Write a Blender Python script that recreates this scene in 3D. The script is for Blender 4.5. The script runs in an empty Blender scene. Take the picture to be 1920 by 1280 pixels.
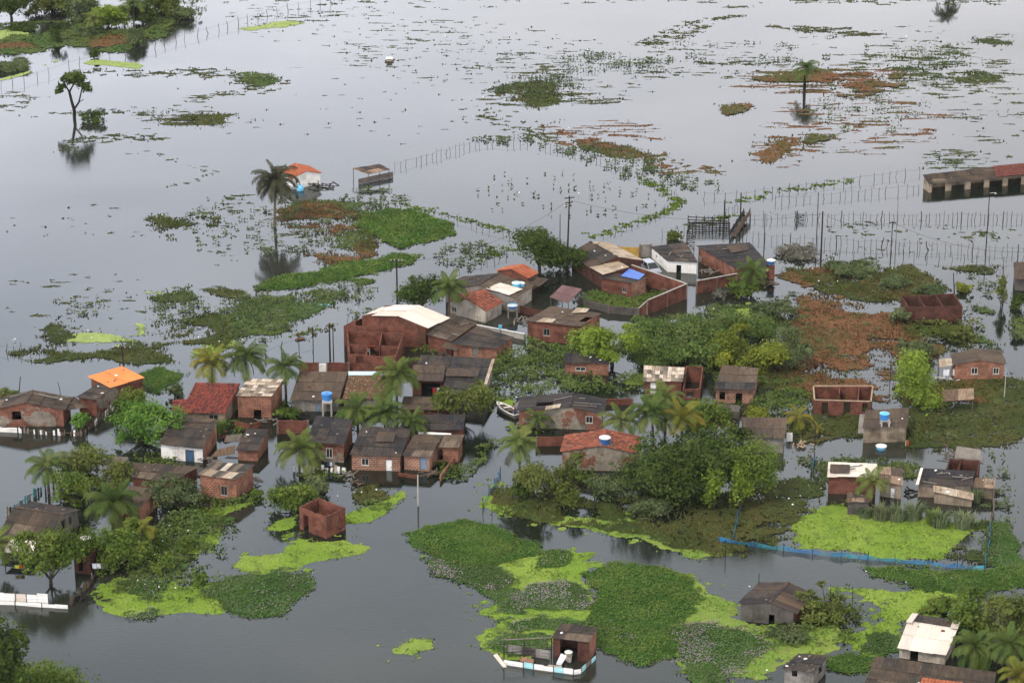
import bpy, math, random
import numpy as np
from mathutils import Vector, Matrix

# ------------------------------------------------------------------ camera, sky, sun, exposure
SC = bpy.context.scene
COL = SC.collection
FPX, PITCH, HCAM = 5200.0, math.radians(21.0), 122.0
cam = bpy.data.objects.new('camera', bpy.data.cameras.new('camera'))
COL.objects.link(cam)
cam.location = (0, 0, HCAM)
cam.rotation_euler = (math.pi / 2 - PITCH, 0, 0)
cam.data.sensor_width = 36.0
cam.data.lens = FPX / 1920.0 * 36.0
cam.data.clip_start, cam.data.clip_end = 1.0, 9000.0
SC.camera = cam
SC.view_settings.view_transform = 'Standard'
SC.view_settings.look = 'None'
SC.view_settings.gamma = 1.0
SC.view_settings.exposure = 0.36
SC.cycles.use_denoising = True
SC.cycles.max_bounces = 6
SC.cycles.transparent_max_bounces = 6
SUN_EL, SUN_AZ = math.radians(52), math.radians(215)   # azimuth clockwise from +Y: behind the camera, to its left

W = bpy.data.worlds.new('World')
SC.world = W
W.use_nodes = True
wn, wl = W.node_tree.nodes, W.node_tree.links
wn.clear()
w_out = wn.new('ShaderNodeOutputWorld')
w_bg = wn.new('ShaderNodeBackground')
w_sky = wn.new('ShaderNodeTexSky')
w_sky.sky_type = 'NISHITA'
w_sky.sun_disc = False
w_sky.sun_elevation, w_sky.sun_rotation = SUN_EL, SUN_AZ
w_tc = wn.new('ShaderNodeTexCoord')
w_sep = wn.new('ShaderNodeSeparateXYZ')
wl.new(w_tc.outputs['Generated'], w_sep.inputs[0])
w_ramp = wn.new('ShaderNodeValToRGB')          # brightness of an overcast sky by height (times 10 below)
els = w_ramp.color_ramp.elements
els[0].position, els[0].color = 0.0, (0.92, 0.92, 0.93, 1)
els[1].position, els[1].color = 1.0, (0.235, 0.225, 0.21, 1)
for pos, c in ((0.22, (0.97, 0.965, 0.985, 1)), (0.29, (0.84, 0.85, 0.895, 1)), (0.37, (0.66, 0.70, 0.755, 1)), (0.46, (0.47, 0.505, 0.53, 1)), (0.6, (0.32, 0.315, 0.305, 1))):
    e = els.new(pos); e.color = c
wl.new(w_sep.outputs['Z'], w_ramp.inputs[0])
w_map = wn.new('ShaderNodeMapping')
w_map.inputs['Scale'].default_value = (2.2, 2.2, 7.0)
wl.new(w_tc.outputs['Generated'], w_map.inputs[0])
w_noise = wn.new('ShaderNodeTexNoise')
w_noise.inputs['Scale'].default_value = 2.4
w_noise.inputs['Detail'].default_value = 5.0
wl.new(w_map.outputs[0], w_noise.inputs['Vector'])
w_mr = wn.new('ShaderNodeMapRange')
w_mr.inputs[1].default_value, w_mr.inputs[2].default_value = 0.3, 0.7
w_mr.inputs[3].default_value, w_mr.inputs[4].default_value = 20.5, 31.5
wl.new(w_noise.outputs[0], w_mr.inputs[0])
w_side = wn.new('ShaderNodeValToRGB')          # the cloud deck is thinner and bluer toward the left
se = w_side.color_ramp.elements
se[0].position, se[0].color = 0.36, (1.01, 1.045, 1.135, 1)
se[1].position, se[1].color = 0.60, (0.815, 0.805, 0.81, 1)
w_sx = wn.new('ShaderNodeMapRange')
w_sx.inputs[1].default_value, w_sx.inputs[2].default_value = -1.0, 1.0
wl.new(w_sep.outputs['X'], w_sx.inputs[0]); wl.new(w_sx.outputs[0], w_side.inputs[0])
w_tint = wn.new('ShaderNodeMixRGB'); w_tint.blend_type = 'MULTIPLY'; w_tint.inputs[0].default_value = 1.0
wl.new(w_ramp.outputs[0], w_tint.inputs[1]); wl.new(w_side.outputs[0], w_tint.inputs[2])
w_mul = wn.new('ShaderNodeVectorMath'); w_mul.operation = 'SCALE'
wl.new(w_tint.outputs[0], w_mul.inputs[0]); wl.new(w_mr.outputs[0], w_mul.inputs['Scale'])
w_mix = wn.new('ShaderNodeMixRGB')
w_mix.inputs[0].default_value = 0.93
wl.new(w_sky.outputs[0], w_mix.inputs[1]); wl.new(w_mul.outputs[0], w_mix.inputs[2])
w_bg.inputs['Strength'].default_value = 0.1
wl.new(w_mix.outputs[0], w_bg.inputs[0]); wl.new(w_bg.outputs[0], w_out.inputs[0])

sun = bpy.data.objects.new('sun', bpy.data.lights.new('sun', 'SUN'))
COL.objects.link(sun)
sun.data.energy, sun.data.angle, sun.data.color = 2.0, math.radians(11), (1.0, 0.93, 0.82)
sd = Vector((math.sin(SUN_AZ) * math.cos(SUN_EL), math.cos(SUN_AZ) * math.cos(SUN_EL), math.sin(SUN_EL)))
sun.rotation_euler = sd.to_track_quat('Z', 'Y').to_euler()
sun.location = (0, 200, 200)

# ------------------------------------------------------------------ helpers
rnd = random.Random(5)
rng = np.random.default_rng(5)
SP, CP = math.sin(PITCH), math.cos(PITCH)

def at(px, py, h=0.0):
    """where the photograph's pixel lies at height h above the water"""
    x, v = (px - 960) / FPX, (py - 640) / FPX
    d = Vector((x, CP - v * SP, -SP - v * CP))
    t = (h - HCAM) / d.z
    return Vector((d.x * t, d.y * t, h))

def proj(p):
    q = Vector((p[0], p[1], p[2] - HCAM))
    z = q.y * CP - q.z * SP
    return 960 + FPX * q.x / z, 640 - FPX * (q.y * SP + q.z * CP) / z

def ppm(py):                                 # pixels of the photograph per metre across, at row py
    return (py + 1356) * 0.00766

def vpm(py):                                 # pixels per metre of height
    return ppm(py) * math.cos(PITCH + (py - 640) / FPX)

ORG = {}

def tag(o, label=None, cat=None, group=None, kind=None):
    if label: o['label'] = label
    if cat: o['category'] = cat
    if group: o['group'] = group
    if kind: o['kind'] = kind
    return o

def thing(name, label, cat, loc, group=None):
    o = bpy.data.objects.new(name, None)
    o.empty_display_size = 0.3
    COL.objects.link(o)
    o.location = loc
    ORG[o.name] = Vector(loc)
    return tag(o, label, cat, group)

def link(name, me, parent=None, loc=None):
    o = bpy.data.objects.new(name, me)
    COL.objects.link(o)
    if parent is not None:
        o.parent = parent
        ORG[o.name] = ORG.get(parent.name, Vector((0, 0, 0)))
    else:
        o.location = loc if loc is not None else (0, 0, 0)
        ORG[o.name] = Vector(o.location)
    return o

class MB:
    """collects faces in world coordinates; build() links them as ONE mesh object"""
    def __init__(s):
        s.v, s.f, s.m, s.uv = [], [], [], []
    def face(s, pts, m=0, uv=None):
        b = len(s.v)
        s.v += [tuple(p) for p in pts]
        s.f.append(tuple(range(b, b + len(pts))))
        s.m.append(m)
        if uv is None:
            p = [Vector(q) for q in pts]
            n = (p[1] - p[0]).cross(p[2] - p[0])
            if n.length < 1e-9: n = Vector((0, 0, 1))
            n.normalize()
            t = Vector((0, 0, 1)).cross(n)
            t = Vector((1, 0, 0)) if t.length < 0.05 else t.normalized()
            k = n.cross(t)
            uv = [(q.dot(t), q.dot(k)) for q in p]
        s.uv += uv
    def hexa(s, b, t, m=0, uvtop=None):
        s.face([t[0], t[1], t[2], t[3]], m, uvtop)
        s.face([b[3], b[2], b[1], b[0]], m)
        for i in range(4):
            j = (i + 1) % 4
            s.face([b[i], b[j], t[j], t[i]], m)
    def box(s, lo, hi, m=0):
        x0, y0, z0 = lo; x1, y1, z1 = hi
        s.hexa([(x0, y0, z0), (x1, y0, z0), (x1, y1, z0), (x0, y1, z0)], [(x0, y0, z1), (x1, y0, z1), (x1, y1, z1), (x0, y1, z1)], m)
    def beam(s, p, q, w, h, m=0):            # a bar from p to q
        p, q = Vector(p), Vector(q)
        d = (q - p).normalized()
        a = d.cross(Vector((0, 0, 1)))
        a = Vector((1, 0, 0)) if a.length < 0.05 else a.normalized()
        c = a.cross(d)
        o = [a * w / 2 - c * h / 2, a * w / 2 + c * h / 2, -a * w / 2 + c * h / 2, -a * w / 2 - c * h / 2]
        s.hexa([p + k for k in o], [q + k for k in o], m)
    def tube(s, p, q, r0, r1, n=6, m=0):
        p, q = Vector(p), Vector(q)
        d = (q - p).normalized()
        a = d.cross(Vector((0.31, 0.95, 0.05))).normalized()
        c = d.cross(a)
        A = [p + (a * math.cos(2 * math.pi * i / n) + c * math.sin(2 * math.pi * i / n)) * r0 for i in range(n)]
        B = [q + (a * math.cos(2 * math.pi * i / n) + c * math.sin(2 * math.pi * i / n)) * r1 for i in range(n)]
        for i in range(n):
            j = (i + 1) % n
            s.face([A[i], A[j], B[j], B[i]], m)
        s.face(B, m); s.face(A[::-1], m)
    def path(s, pts, r0, r1, n=6, m=0):
        k = len(pts) - 1
        for i in range(k):
            s.tube(pts[i], pts[i + 1], r0 + (r1 - r0) * i / k, r0 + (r1 - r0) * (i + 1) / k, n, m)
    def lathe(s, c, prof, n=14, m=0, cap=True):
        c = Vector(c)
        R = [[c + Vector((r * math.cos(2 * math.pi * i / n), r * math.sin(2 * math.pi * i / n), z)) for i in range(n)] for r, z in prof]
        for a, b in zip(R, R[1:]):
            for i in range(n):
                j = (i + 1) % n
                s.face([a[i], a[j], b[j], b[i]], m)
        if cap:
            s.face(R[-1], m); s.face(R[0][::-1], m)
    def build(s, name, mats, parent=None, loc=None):
        if not isinstance(mats, (list, tuple)): mats = [mats]
        if parent is not None: org = ORG.get(parent.name, Vector((0, 0, 0)))
        else: org = Vector(loc) if loc is not None else Vector((0, 0, 0))
        me = bpy.data.meshes.new(name)
        me.from_pydata([(a - org.x, b - org.y, c - org.z) for a, b, c in s.v], [], s.f)
        for m in mats: me.materials.append(m)
        if len(mats) > 1: me.polygons.foreach_set('material_index', s.m)
        u = me.uv_layers.new(name='UVMap')
        u.data.foreach_set('uv', [k for q in s.uv for k in q])
        me.update()
        return link(name, me, parent, org if parent is None else None)

def quads_object(name, V, mat, parent=None, loc=None, mi=None, dens=None):
    """V: (n, k, 3) array of k-gons, world coordinates"""
    org = np.array(ORG.get(parent.name, Vector((0, 0, 0)))) if parent is not None else np.array(loc if loc is not None else (0, 0, 0), float)
    n, k = V.shape[0], V.shape[1]
    me = bpy.data.meshes.new(name)
    me.vertices.add(n * k); me.loops.add(n * k); me.polygons.add(n)
    me.vertices.foreach_set('co', (V - org).astype(np.float32).ravel())
    me.loops.foreach_set('vertex_index', np.arange(n * k, dtype=np.int32))
    me.polygons.foreach_set('loop_start', np.arange(0, n * k, k, dtype=np.int32))
    mats = mat if isinstance(mat, (list, tuple)) else [mat]
    for m in mats: me.materials.append(m)
    if mi is not None: me.polygons.foreach_set('material_index', mi.astype(np.int32))
    if dens is not None:
        at_ = me.attributes.new('dens', 'FLOAT', 'POINT'); at_.data.foreach_set('value', dens.astype(np.float32).ravel())
    me.update(calc_edges=True)
    return link(name, me, parent, Vector(org) if parent is None else None)

def vnoise(x, y, seed=0):
    xi, yi = np.floor(x).astype(np.int64), np.floor(y).astype(np.int64)
    fx, fy = x - xi, y - yi
    fx, fy = fx * fx * (3 - 2 * fx), fy * fy * (3 - 2 * fy)
    def h(a, b):
        n = (a * 374761393 + b * 668265263 + seed * 982451653) & 0x7fffffff
        n = ((n ^ (n >> 13)) * 1274126177) & 0x7fffffff
        return ((n ^ (n >> 16)) & 0xffff) / 65535.0
    return (h(xi, yi) * (1 - fx) + h(xi + 1, yi) * fx) * (1 - fy) + (h(xi, yi + 1) * (1 - fx) + h(xi + 1, yi + 1) * fx) * fy

def fbm(x, y, seed=0, oct=4):
    s, a, t = 0, 1.0, 0
    for o in range(oct):
        s = s + a * vnoise(x * 2 ** o + 17.3 * o, y * 2 ** o - 9.1 * o, seed + o); t += a; a *= 0.55
    return s / t - 0.5

# ------------------------------------------------------------------ materials
MATS = {}

def nodes_of(name, rough=0.85, spec=0.3):
    m = bpy.data.materials.new(name)
    m.use_nodes = True
    nt = m.node_tree
    b = nt.nodes['Principled BSDF']
    b.inputs['Roughness'].default_value = rough
    b.inputs['Specular IOR Level'].default_value = spec
    MATS[name] = m
    return m, nt, b

def N(nt, typ, **kw):
    n = nt.nodes.new(typ)
    for k, v in kw.items():
        if k.startswith('i_'): n.inputs[k[2:].replace('_', ' ')].default_value = v
        else: setattr(n, k, v)
    return n

def ramp(nt, src, stops, interp='LINEAR'):
    r = nt.nodes.new('ShaderNodeValToRGB')
    r.color_ramp.interpolation = interp
    e = r.color_ramp.elements
    while len(e) < len(stops): e.new(0.5)
    for k, (p, c) in enumerate(stops):
        e[k].position = p
        e[k].color = (c, c, c, 1) if isinstance(c, (int, float)) else (*c, 1)
    nt.links.new(src, r.inputs[0])
    return r.outputs[0]

def mixc(nt, f, a, b, mode='MIX'):
    m = nt.nodes.new('ShaderNodeMixRGB'); m.blend_type = mode
    for sock, v in ((m.inputs[0], f), (m.inputs[1], a), (m.inputs[2], b)):
        if isinstance(v, (int, float)): sock.default_value = v
        elif isinstance(v, tuple): sock.default_value = (*v, 1)
        else: nt.links.new(v, sock)
    return m.outputs[0]

def uvmap(nt, scale=(1, 1, 1)):
    u = N(nt, 'ShaderNodeUVMap'); mp = N(nt, 'ShaderNodeMapping')
    mp.inputs['Scale'].default_value = scale
    oi = N(nt, 'ShaderNodeObjectInfo'); cm = N(nt, 'ShaderNodeCombineXYZ')
    mu = N(nt, 'ShaderNodeMath', operation='MULTIPLY'); mu.inputs[1].default_value = 97.0
    nt.links.new(oi.outputs['Random'], mu.inputs[0]); nt.links.new(mu.outputs[0], cm.inputs[2])
    nt.links.new(cm.outputs[0], mp.inputs['Location'])
    nt.links.new(u.outputs[0], mp.inputs[0])
    return mp.outputs[0]

def noise(nt, vec, scale, detail=4.0, rough=0.6):
    n = N(nt, 'ShaderNodeTexNoise')
    n.inputs['Scale'].default_value, n.inputs['Detail'].default_value, n.inputs['Roughness'].default_value = scale, detail, rough
    nt.links.new(vec, n.inputs['Vector'])
    return n.outputs[0]

def plain(name, c, rough=0.7, var=0.25, spec=0.3, sc=1.3):
    m, nt, b = nodes_of(name, rough, spec)
    t = N(nt, 'ShaderNodeTexCoord')
    n = noise(nt, t.outputs['Object'], sc, 5)
    f = ramp(nt, n, ((0.3, 1 - var), (0.7, 1 + var * 0.4)))
    nt.links.new(mixc(nt, 1.0, c, f, 'MULTIPLY'), b.inputs['Base Color'])
    return m

def brick(name, c1, c2, mortar, plaster=None, pthr=0.55, grime=0.5, damp=(0.05, 0.045, 0.03)):
    m, nt, b = nodes_of(name, 0.95, 0.06)
    uv = uvmap(nt)
    t = N(nt, 'ShaderNodeTexBrick')
    t.inputs['Scale'].default_value = 1.0
    t.inputs['Brick Width'].default_value, t.inputs['Row Height'].default_value = 0.38, 0.22
    t.inputs['Mortar Size'].default_value, t.inputs['Mortar Smooth'].default_value = 0.028, 0.3
    t.inputs['Color1'].default_value, t.inputs['Color2'].default_value, t.inputs['Mortar'].default_value = (*c1, 1), (*c2, 1), (*mortar, 1)
    t.inputs['Bias'].default_value = -0.1
    nt.links.new(uv, t.inputs['Vector'])
    g = ramp(nt, noise(nt, uv, 0.9, 6), ((0.36, 1 - grime), (0.62, 1.05)))
    col = mixc(nt, 1.0, t.outputs['Color'], g, 'MULTIPLY')
    g2 = ramp(nt, noise(nt, uv, 3.3, 3), ((0.52, 0.0), (0.68, 0.55)))
    col = mixc(nt, g2, col, tuple(0.5 * (a + d) for a, d in zip(c1, (0.1, 0.08, 0.07))))
    if plaster:
        n = noise(nt, uv, 0.42, 5)
        k = ramp(nt, n, ((pthr - 0.015, 0.0), (pthr + 0.015, 1.0)))
        pl = mixc(nt, ramp(nt, noise(nt, uv, 1.7, 6), ((0.35, 0.0), (0.7, 1.0))), tuple(x * 0.6 for x in plaster), plaster)
        col = mixc(nt, k, col, pl)
    st = ramp(nt, noise(nt, uvmap(nt, (0.5, 0.22, 1)), 2.0, 5), ((0.56, 0.0), (0.70, 0.7)))
    col = mixc(nt, st, col, damp)
    nt.links.new(col, b.inputs['Base Color'])
    return m

def plaster(name, c, dirt=(0.12, 0.10, 0.08), amt=0.7, thr=0.52):
    m, nt, b = nodes_of(name, 0.85, 0.25)
    uv = uvmap(nt)
    k = ramp(nt, noise(nt, uv, 0.7, 7, 0.65), ((thr - 0.06, 0.0), (thr + 0.16, amt)))
    col = mixc(nt, k, c, dirt)
    s = ramp(nt, noise(nt, uvmap(nt, (3.5, 0.35, 1)), 1.4, 4), ((0.5, 0.0), (0.72, amt * 0.6)))
    col = mixc(nt, s, col, tuple(x * 0.7 for x in dirt))
    nt.links.new(col, b.inputs['Base Color'])
    return m

def sheetmat(name, stops, interp='CONSTANT', streak=0.45, blotch=(0.05, 0.042, 0.035), bthr=0.56, rough=0.9, spec=0.1):
    """roof sheets: a tint of its own for each sheet, rain streaks down the slope, mould"""
    m, nt, b = nodes_of(name, rough, spec)
    g = N(nt, 'ShaderNodeNewGeometry')
    col = ramp(nt, g.outputs['Random Per Island'], stops, interp)
    uvs = uvmap(nt, (5.5, 0.55, 1))
    f = ramp(nt, noise(nt, uvs, 1.2, 4), ((0.32, 1 - streak), (0.68, 1 + streak * 0.35)))
    col = mixc(nt, 1.0, col, f, 'MULTIPLY')
    uv = uvmap(nt)
    if name in ('roof_dark', 'roof_slate', 'roof_mossy', 'roof_brown'):
        col = mixc(nt, ramp(nt, noise(nt, uv, 0.33, 6, 0.7), ((0.47, 0.0), (0.62, 0.8))), col, (0.098, 0.068, 0.047) if name != 'roof_slate' else (0.062, 0.05, 0.043))
        col = mixc(nt, ramp(nt, noise(nt, uv, 1.9, 5, 0.7), ((0.60, 0.0), (0.70, 0.5))), col, (0.17, 0.14, 0.115))
    k = ramp(nt, noise(nt, uv, 0.75, 6, 0.65), ((bthr, 0.0), (bthr + 0.13, 0.75)))
    col = mixc(nt, k, col, blotch)
    nt.links.new(col, b.inputs['Base Color'])
    w = N(nt, 'ShaderNodeTexWave'); w.inputs['Scale'].default_value = 1.75
    nt.links.new(uv, w.inputs['Vector'])
    bp = N(nt, 'ShaderNodeBump'); bp.inputs['Strength'].default_value = 0.35; bp.inputs['Distance'].default_value = 0.04
    nt.links.new(w.outputs[0], bp.inputs['Height']); nt.links.new(bp.outputs[0], b.inputs['Normal'])
    return m

def foliage(name, c1, c2, c3=None, sc=0.45, trans=0.3):
    m, nt, b = nodes_of(name, 0.75, 0.06)
    g = N(nt, 'ShaderNodeNewGeometry')
    col = ramp(nt, g.outputs['Random Per Island'], ((0.0, c1), (0.55, tuple((a + d) / 2 for a, d in zip(c1, c2))), (1.0, c2)))
    n = noise(nt, g.outputs['Position'], sc, 4)
    col = mixc(nt, ramp(nt, n, ((0.42, 0.0), (0.62, 0.75))), col, c3 or tuple((x * 1.5) for x in c2))
    dk = mixc(nt, 1.0, col, (0.62, 0.66, 0.60), 'MULTIPLY')
    col = mixc(nt, ramp(nt, noise(nt, g.outputs['Position'], sc * 0.42, 5, 0.65), ((0.47, 0.0), (0.60, 0.85))), col, dk)
    nt.links.new(col, b.inputs['Base Color'])
    tr = N(nt, 'ShaderNodeBsdfTranslucent'); mx = N(nt, 'ShaderNodeMixShader')
    mx.inputs[0].default_value = trans
    nt.links.new(col, tr.inputs[0])
    nt.links.new(b.outputs[0], mx.inputs[1]); nt.links.new(tr.outputs[0], mx.inputs[2])
    nt.links.new(mx.outputs[0], nt.nodes['Material Output'].inputs[0])
    return m

def sheetveg(name, c1, c2, c3, sc=0.12, grain=0.35, lo=0.44, hi=0.56, soft=0.0, cover=1.08):
    """a low plant mat seen from above: two plants in large drifts plus grain"""
    m, nt, b = nodes_of(name, 0.9, 0.05)
    g = N(nt, 'ShaderNodeNewGeometry')
    mp = N(nt, 'ShaderNodeMapping'); mp.inputs['Scale'].default_value = (1, 0.6, 1)
    nt.links.new(g.outputs['Position'], mp.inputs[0])
    v = mp.outputs[0]
    col = mixc(nt, ramp(nt, noise(nt, v, sc, 6, 0.62), ((lo, 0.0), (hi, 1.0))), c1, c2)
    col = mixc(nt, ramp(nt, noise(nt, v, sc * 5, 5, 0.6), ((0.5, 0.0), (0.66, 0.85))), col, c3)
    f = ramp(nt, noise(nt, v, 4.5, 3, 0.7), ((0.3, 1 - grain), (0.7, 1 + grain)))
    nt.links.new(mixc(nt, 1.0, col, f, 'MULTIPLY'), b.inputs['Base Color'])
    if soft:                                  # the plants stand thinner toward the rim of the mat: water shows between them
        at_ = N(nt, 'ShaderNodeAttribute', attribute_name='dens')
        dv = N(nt, 'ShaderNodeMath', operation='DIVIDE'); dv.inputs[1].default_value = soft
        nt.links.new(at_.outputs['Fac'], dv.inputs[0])
        cl = N(nt, 'ShaderNodeMath', operation='MINIMUM'); cl.inputs[1].default_value = 1.0
        nt.links.new(dv.outputs[0], cl.inputs[0])
        nz = ramp(nt, noise(nt, v, 1.3, 6, 0.75), ((0.30, 0.0), (0.66, 1.0)))
        sb = N(nt, 'ShaderNodeMath', operation='MULTIPLY_ADD'); sb.inputs[1].default_value = cover
        ng = N(nt, 'ShaderNodeMath', operation='MULTIPLY'); ng.inputs[1].default_value = -1.0
        nt.links.new(nz, ng.inputs[0]); nt.links.new(cl.outputs[0], sb.inputs[0]); nt.links.new(ng.outputs[0], sb.inputs[2])
        ga = N(nt, 'ShaderNodeMath', operation='MULTIPLY', use_clamp=True); ga.inputs[1].default_value = 5.0
        nt.links.new(sb.outputs[0], ga.inputs[0]); nt.links.new(ga.outputs[0], b.inputs['Alpha'])
    return m

brick('brick', (0.29, 0.100, 0.056), (0.215, 0.070, 0.044), (0.36, 0.25, 0.185), grime=0.5)
brick('brick_red', (0.205, 0.060, 0.037), (0.145, 0.045, 0.031), (0.175, 0.105, 0.08), grime=0.55)
brick('brick_dark', (0.105, 0.036, 0.026), (0.075, 0.028, 0.022), (0.10, 0.06, 0.045), grime=0.5)
brick('brick_pale', (0.29, 0.115, 0.068), (0.215, 0.075, 0.048), (0.48, 0.37, 0.285), grime=0.4)
brick('brick_patchy', (0.24, 0.075, 0.045), (0.175, 0.054, 0.037), (0.27, 0.175, 0.13), plaster=(0.28, 0.235, 0.19), pthr=0.55, grime=0.55)
brick('brick_plaster', (0.24, 0.075, 0.045), (0.175, 0.054, 0.037), (0.27, 0.175, 0.13), plaster=(0.31, 0.265, 0.21), pthr=0.49, grime=0.5)
plaster('white_wall', (0.78, 0.75, 0.71), (0.3, 0.26, 0.21), 0.6, 0.58)
plaster('cream_wall', (0.46, 0.40, 0.33), (0.13, 0.10, 0.075), 0.8, 0.5)
plaster('grey_wall', (0.25, 0.23, 0.205), (0.085, 0.073, 0.06), 0.8, 0.49)
plaster('tan_wall', (0.30, 0.235, 0.17), (0.09, 0.07, 0.048), 0.85, 0.48)
plaster('dark_wall', (0.10, 0.085, 0.075), (0.03, 0.03, 0.025), 0.8, 0.5)
sheetmat('roof_dark', ((0, (0.044, 0.040, 0.039)), (0.3, (0.036, 0.033, 0.034)), (0.6, (0.053, 0.046, 0.043)), (0.85, (0.064, 0.053, 0.046))))
sheetmat('roof_slate', ((0, (0.037, 0.035, 0.039)), (0.3, (0.031, 0.029, 0.032)), (0.6, (0.044, 0.041, 0.043)), (0.88, (0.06, 0.053, 0.048))))
sheetmat('roof_brown', ((0, (0.115, 0.084, 0.060)), (0.3, (0.092, 0.068, 0.052)), (0.6, (0.138, 0.10, 0.072)), (0.9, (0.08, 0.062, 0.052))), bthr=0.58)
sheetmat('roof_mossy', ((0, (0.075, 0.056, 0.043)), (0.35, (0.050, 0.042, 0.036)), (0.6, (0.098, 0.07, 0.05)), (0.9, (0.17, 0.13, 0.095))), bthr=0.5)
sheetmat('roof_tan', ((0, (0.44, 0.34, 0.24)), (0.35, (0.38, 0.29, 0.21)), (0.7, (0.50, 0.41, 0.31))), bthr=0.62, blotch=(0.12, 0.09, 0.07))
sheetmat('roof_white', ((0, (0.72, 0.63, 0.54)), (0.4, (0.66, 0.57, 0.49)), (0.75, (0.76, 0.68, 0.60))), streak=0.16, bthr=0.72, blotch=(0.4, 0.33, 0.28))
sheetmat('roof_patch', ((0, (0.08, 0.07, 0.062)), (0.22, (0.50, 0.40, 0.30)), (0.42, (0.17, 0.13, 0.10)), (0.6, (0.60, 0.50, 0.40)), (0.72, (0.06, 0.055, 0.05)), (0.88, (0.33, 0.25, 0.18))), bthr=0.64)
sheetmat('roof_pale_patch', ((0, (0.26, 0.21, 0.165)), (0.22, (0.60, 0.49, 0.38)), (0.42, (0.15, 0.125, 0.10)), (0.6, (0.66, 0.56, 0.45)), (0.78, (0.36, 0.28, 0.21))), bthr=0.68)
sheetmat('roof_maroon', ((0, (0.2, 0.115, 0.11)), (0.5, (0.16, 0.09, 0.09))), bthr=0.6, blotch=(0.35, 0.27, 0.25))
sheetmat('roof_orange', ((0, (0.78, 0.27, 0.085)), (0.5, (0.74, 0.25, 0.08))), streak=0.12, bthr=0.74, blotch=(0.3, 0.12, 0.06))
sheetmat('roof_rusty', ((0, (0.10, 0.07, 0.055)), (0.3, (0.055, 0.045, 0.042)), (0.5, (0.15, 0.10, 0.068)), (0.72, (0.075, 0.058, 0.05)), (0.88, (0.30, 0.21, 0.145))), bthr=0.58)
sheetmat('tile_dark', ((0, (0.22, 0.056, 0.04)), (0.3, (0.17, 0.045, 0.037)), (0.55, (0.27, 0.072, 0.047)), (0.74, (0.10, 0.04, 0.037)), (0.88, (0.05, 0.033, 0.034))), streak=0.1, bthr=0.55, blotch=(0.055, 0.034, 0.035))
sheetmat('tile_red', ((0, (0.29, 0.095, 0.06)), (0.3, (0.23, 0.075, 0.05)), (0.6, (0.34, 0.12, 0.075)), (0.8, (0.085, 0.05, 0.042))), streak=0.15, bthr=0.57, blotch=(0.10, 0.06, 0.05))
sheetmat('tile_old', ((0, (0.17, 0.062, 0.048)), (0.4, (0.13, 0.05, 0.042)), (0.8, (0.20, 0.078, 0.056))), streak=0.1, bthr=0.6, blotch=(0.06, 0.04, 0.038))
sheetmat('tile_orange', ((0, (0.40, 0.125, 0.065)), (0.4, (0.34, 0.105, 0.055)), (0.8, (0.44, 0.15, 0.078))), streak=0.15, bthr=0.66, blotch=(0.2, 0.08, 0.055))
sheetmat('tile_mossy', ((0, (0.17, 0.085, 0.05)), (0.3, (0.13, 0.08, 0.05)), (0.6, (0.20, 0.12, 0.075)), (0.85, (0.3, 0.2, 0.12))), streak=0.1, bthr=0.52, blotch=(0.10, 0.08, 0.045))
plain('wood', (0.12, 0.085, 0.06), 0.85, 0.4, 0.2)
plain('wood_tan', (0.36, 0.26, 0.18), 0.85, 0.3)
plain('wood_dark', (0.028, 0.024, 0.021), 0.9, 0.4, 0.15)
plain('wood_grey', (0.2, 0.175, 0.15), 0.9, 0.35, 0.2)
plain('concrete', (0.40, 0.37, 0.33), 0.85, 0.35)
plain('pier_grey', (0.17, 0.12, 0.095), 0.9, 0.35)
plain('frame_pale', (0.50, 0.47, 0.43), 0.7, 0.2)
plain('white_paint', (0.78, 0.76, 0.73), 0.6, 0.15)
plain('cyan_paint', (0.36, 0.62, 0.66), 0.6, 0.15)
plain('pale_cyan', (0.55, 0.75, 0.80), 0.6, 0.15)
plain('teal_paint', (0.10, 0.33, 0.36), 0.7, 0.3)
plain('blue_paint', (0.05, 0.10, 0.18), 0.5, 0.2)
plain('blue_grey', (0.16, 0.22, 0.30), 0.5, 0.2)
plain('blue_plastic', (0.05, 0.24, 0.62), 0.4, 0.12, 0.5)
plain('deep_blue', (0.03, 0.12, 0.32), 0.4, 0.15, 0.5)
plain('sky_blue_plastic', (0.15, 0.48, 0.72), 0.4, 0.12, 0.5)
plain('blue_tarp', (0.05, 0.14, 0.50), 0.5, 0.2, 0.4)
plain('yellow_paint', (0.50, 0.31, 0.07), 0.7, 0.35)
plain('orange_paint', (0.60, 0.16, 0.06), 0.7, 0.2)
plain('red_cloth', (0.50, 0.03, 0.045), 0.8, 0.2)
plain('yellow_cloth', (0.70, 0.66, 0.05), 0.8, 0.2)
plain('orange_cloth', (0.42, 0.07, 0.02), 0.8, 0.3)
plain('white_cloth', (0.74, 0.74, 0.78), 0.8, 0.15)
plain('skin', (0.25, 0.12, 0.075), 0.6, 0.1)
plain('shirt', (0.30, 0.16, 0.155), 0.8, 0.2)
plain('jeans', (0.03, 0.075, 0.16), 0.8, 0.2)
plain('hair', (0.012, 0.009, 0.008), 0.6, 0.1)
plain('black_rubber', (0.02, 0.02, 0.021), 0.7, 0.2)
plain('car_paint', (0.34, 0.37, 0.42), 0.3, 0.05, 0.6)
plain('bark', (0.06, 0.048, 0.038), 0.9, 0.4, 0.15)
plain('bark_dark', (0.022, 0.018, 0.015), 0.9, 0.4, 0.1)
plain('palm_bark', (0.13, 0.10, 0.07), 0.9, 0.35, 0.15)
plain('coconut', (0.33, 0.15, 0.03), 0.6, 0.3)
plain('litter_white', (0.82, 0.82, 0.80), 0.6, 0.1)
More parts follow.
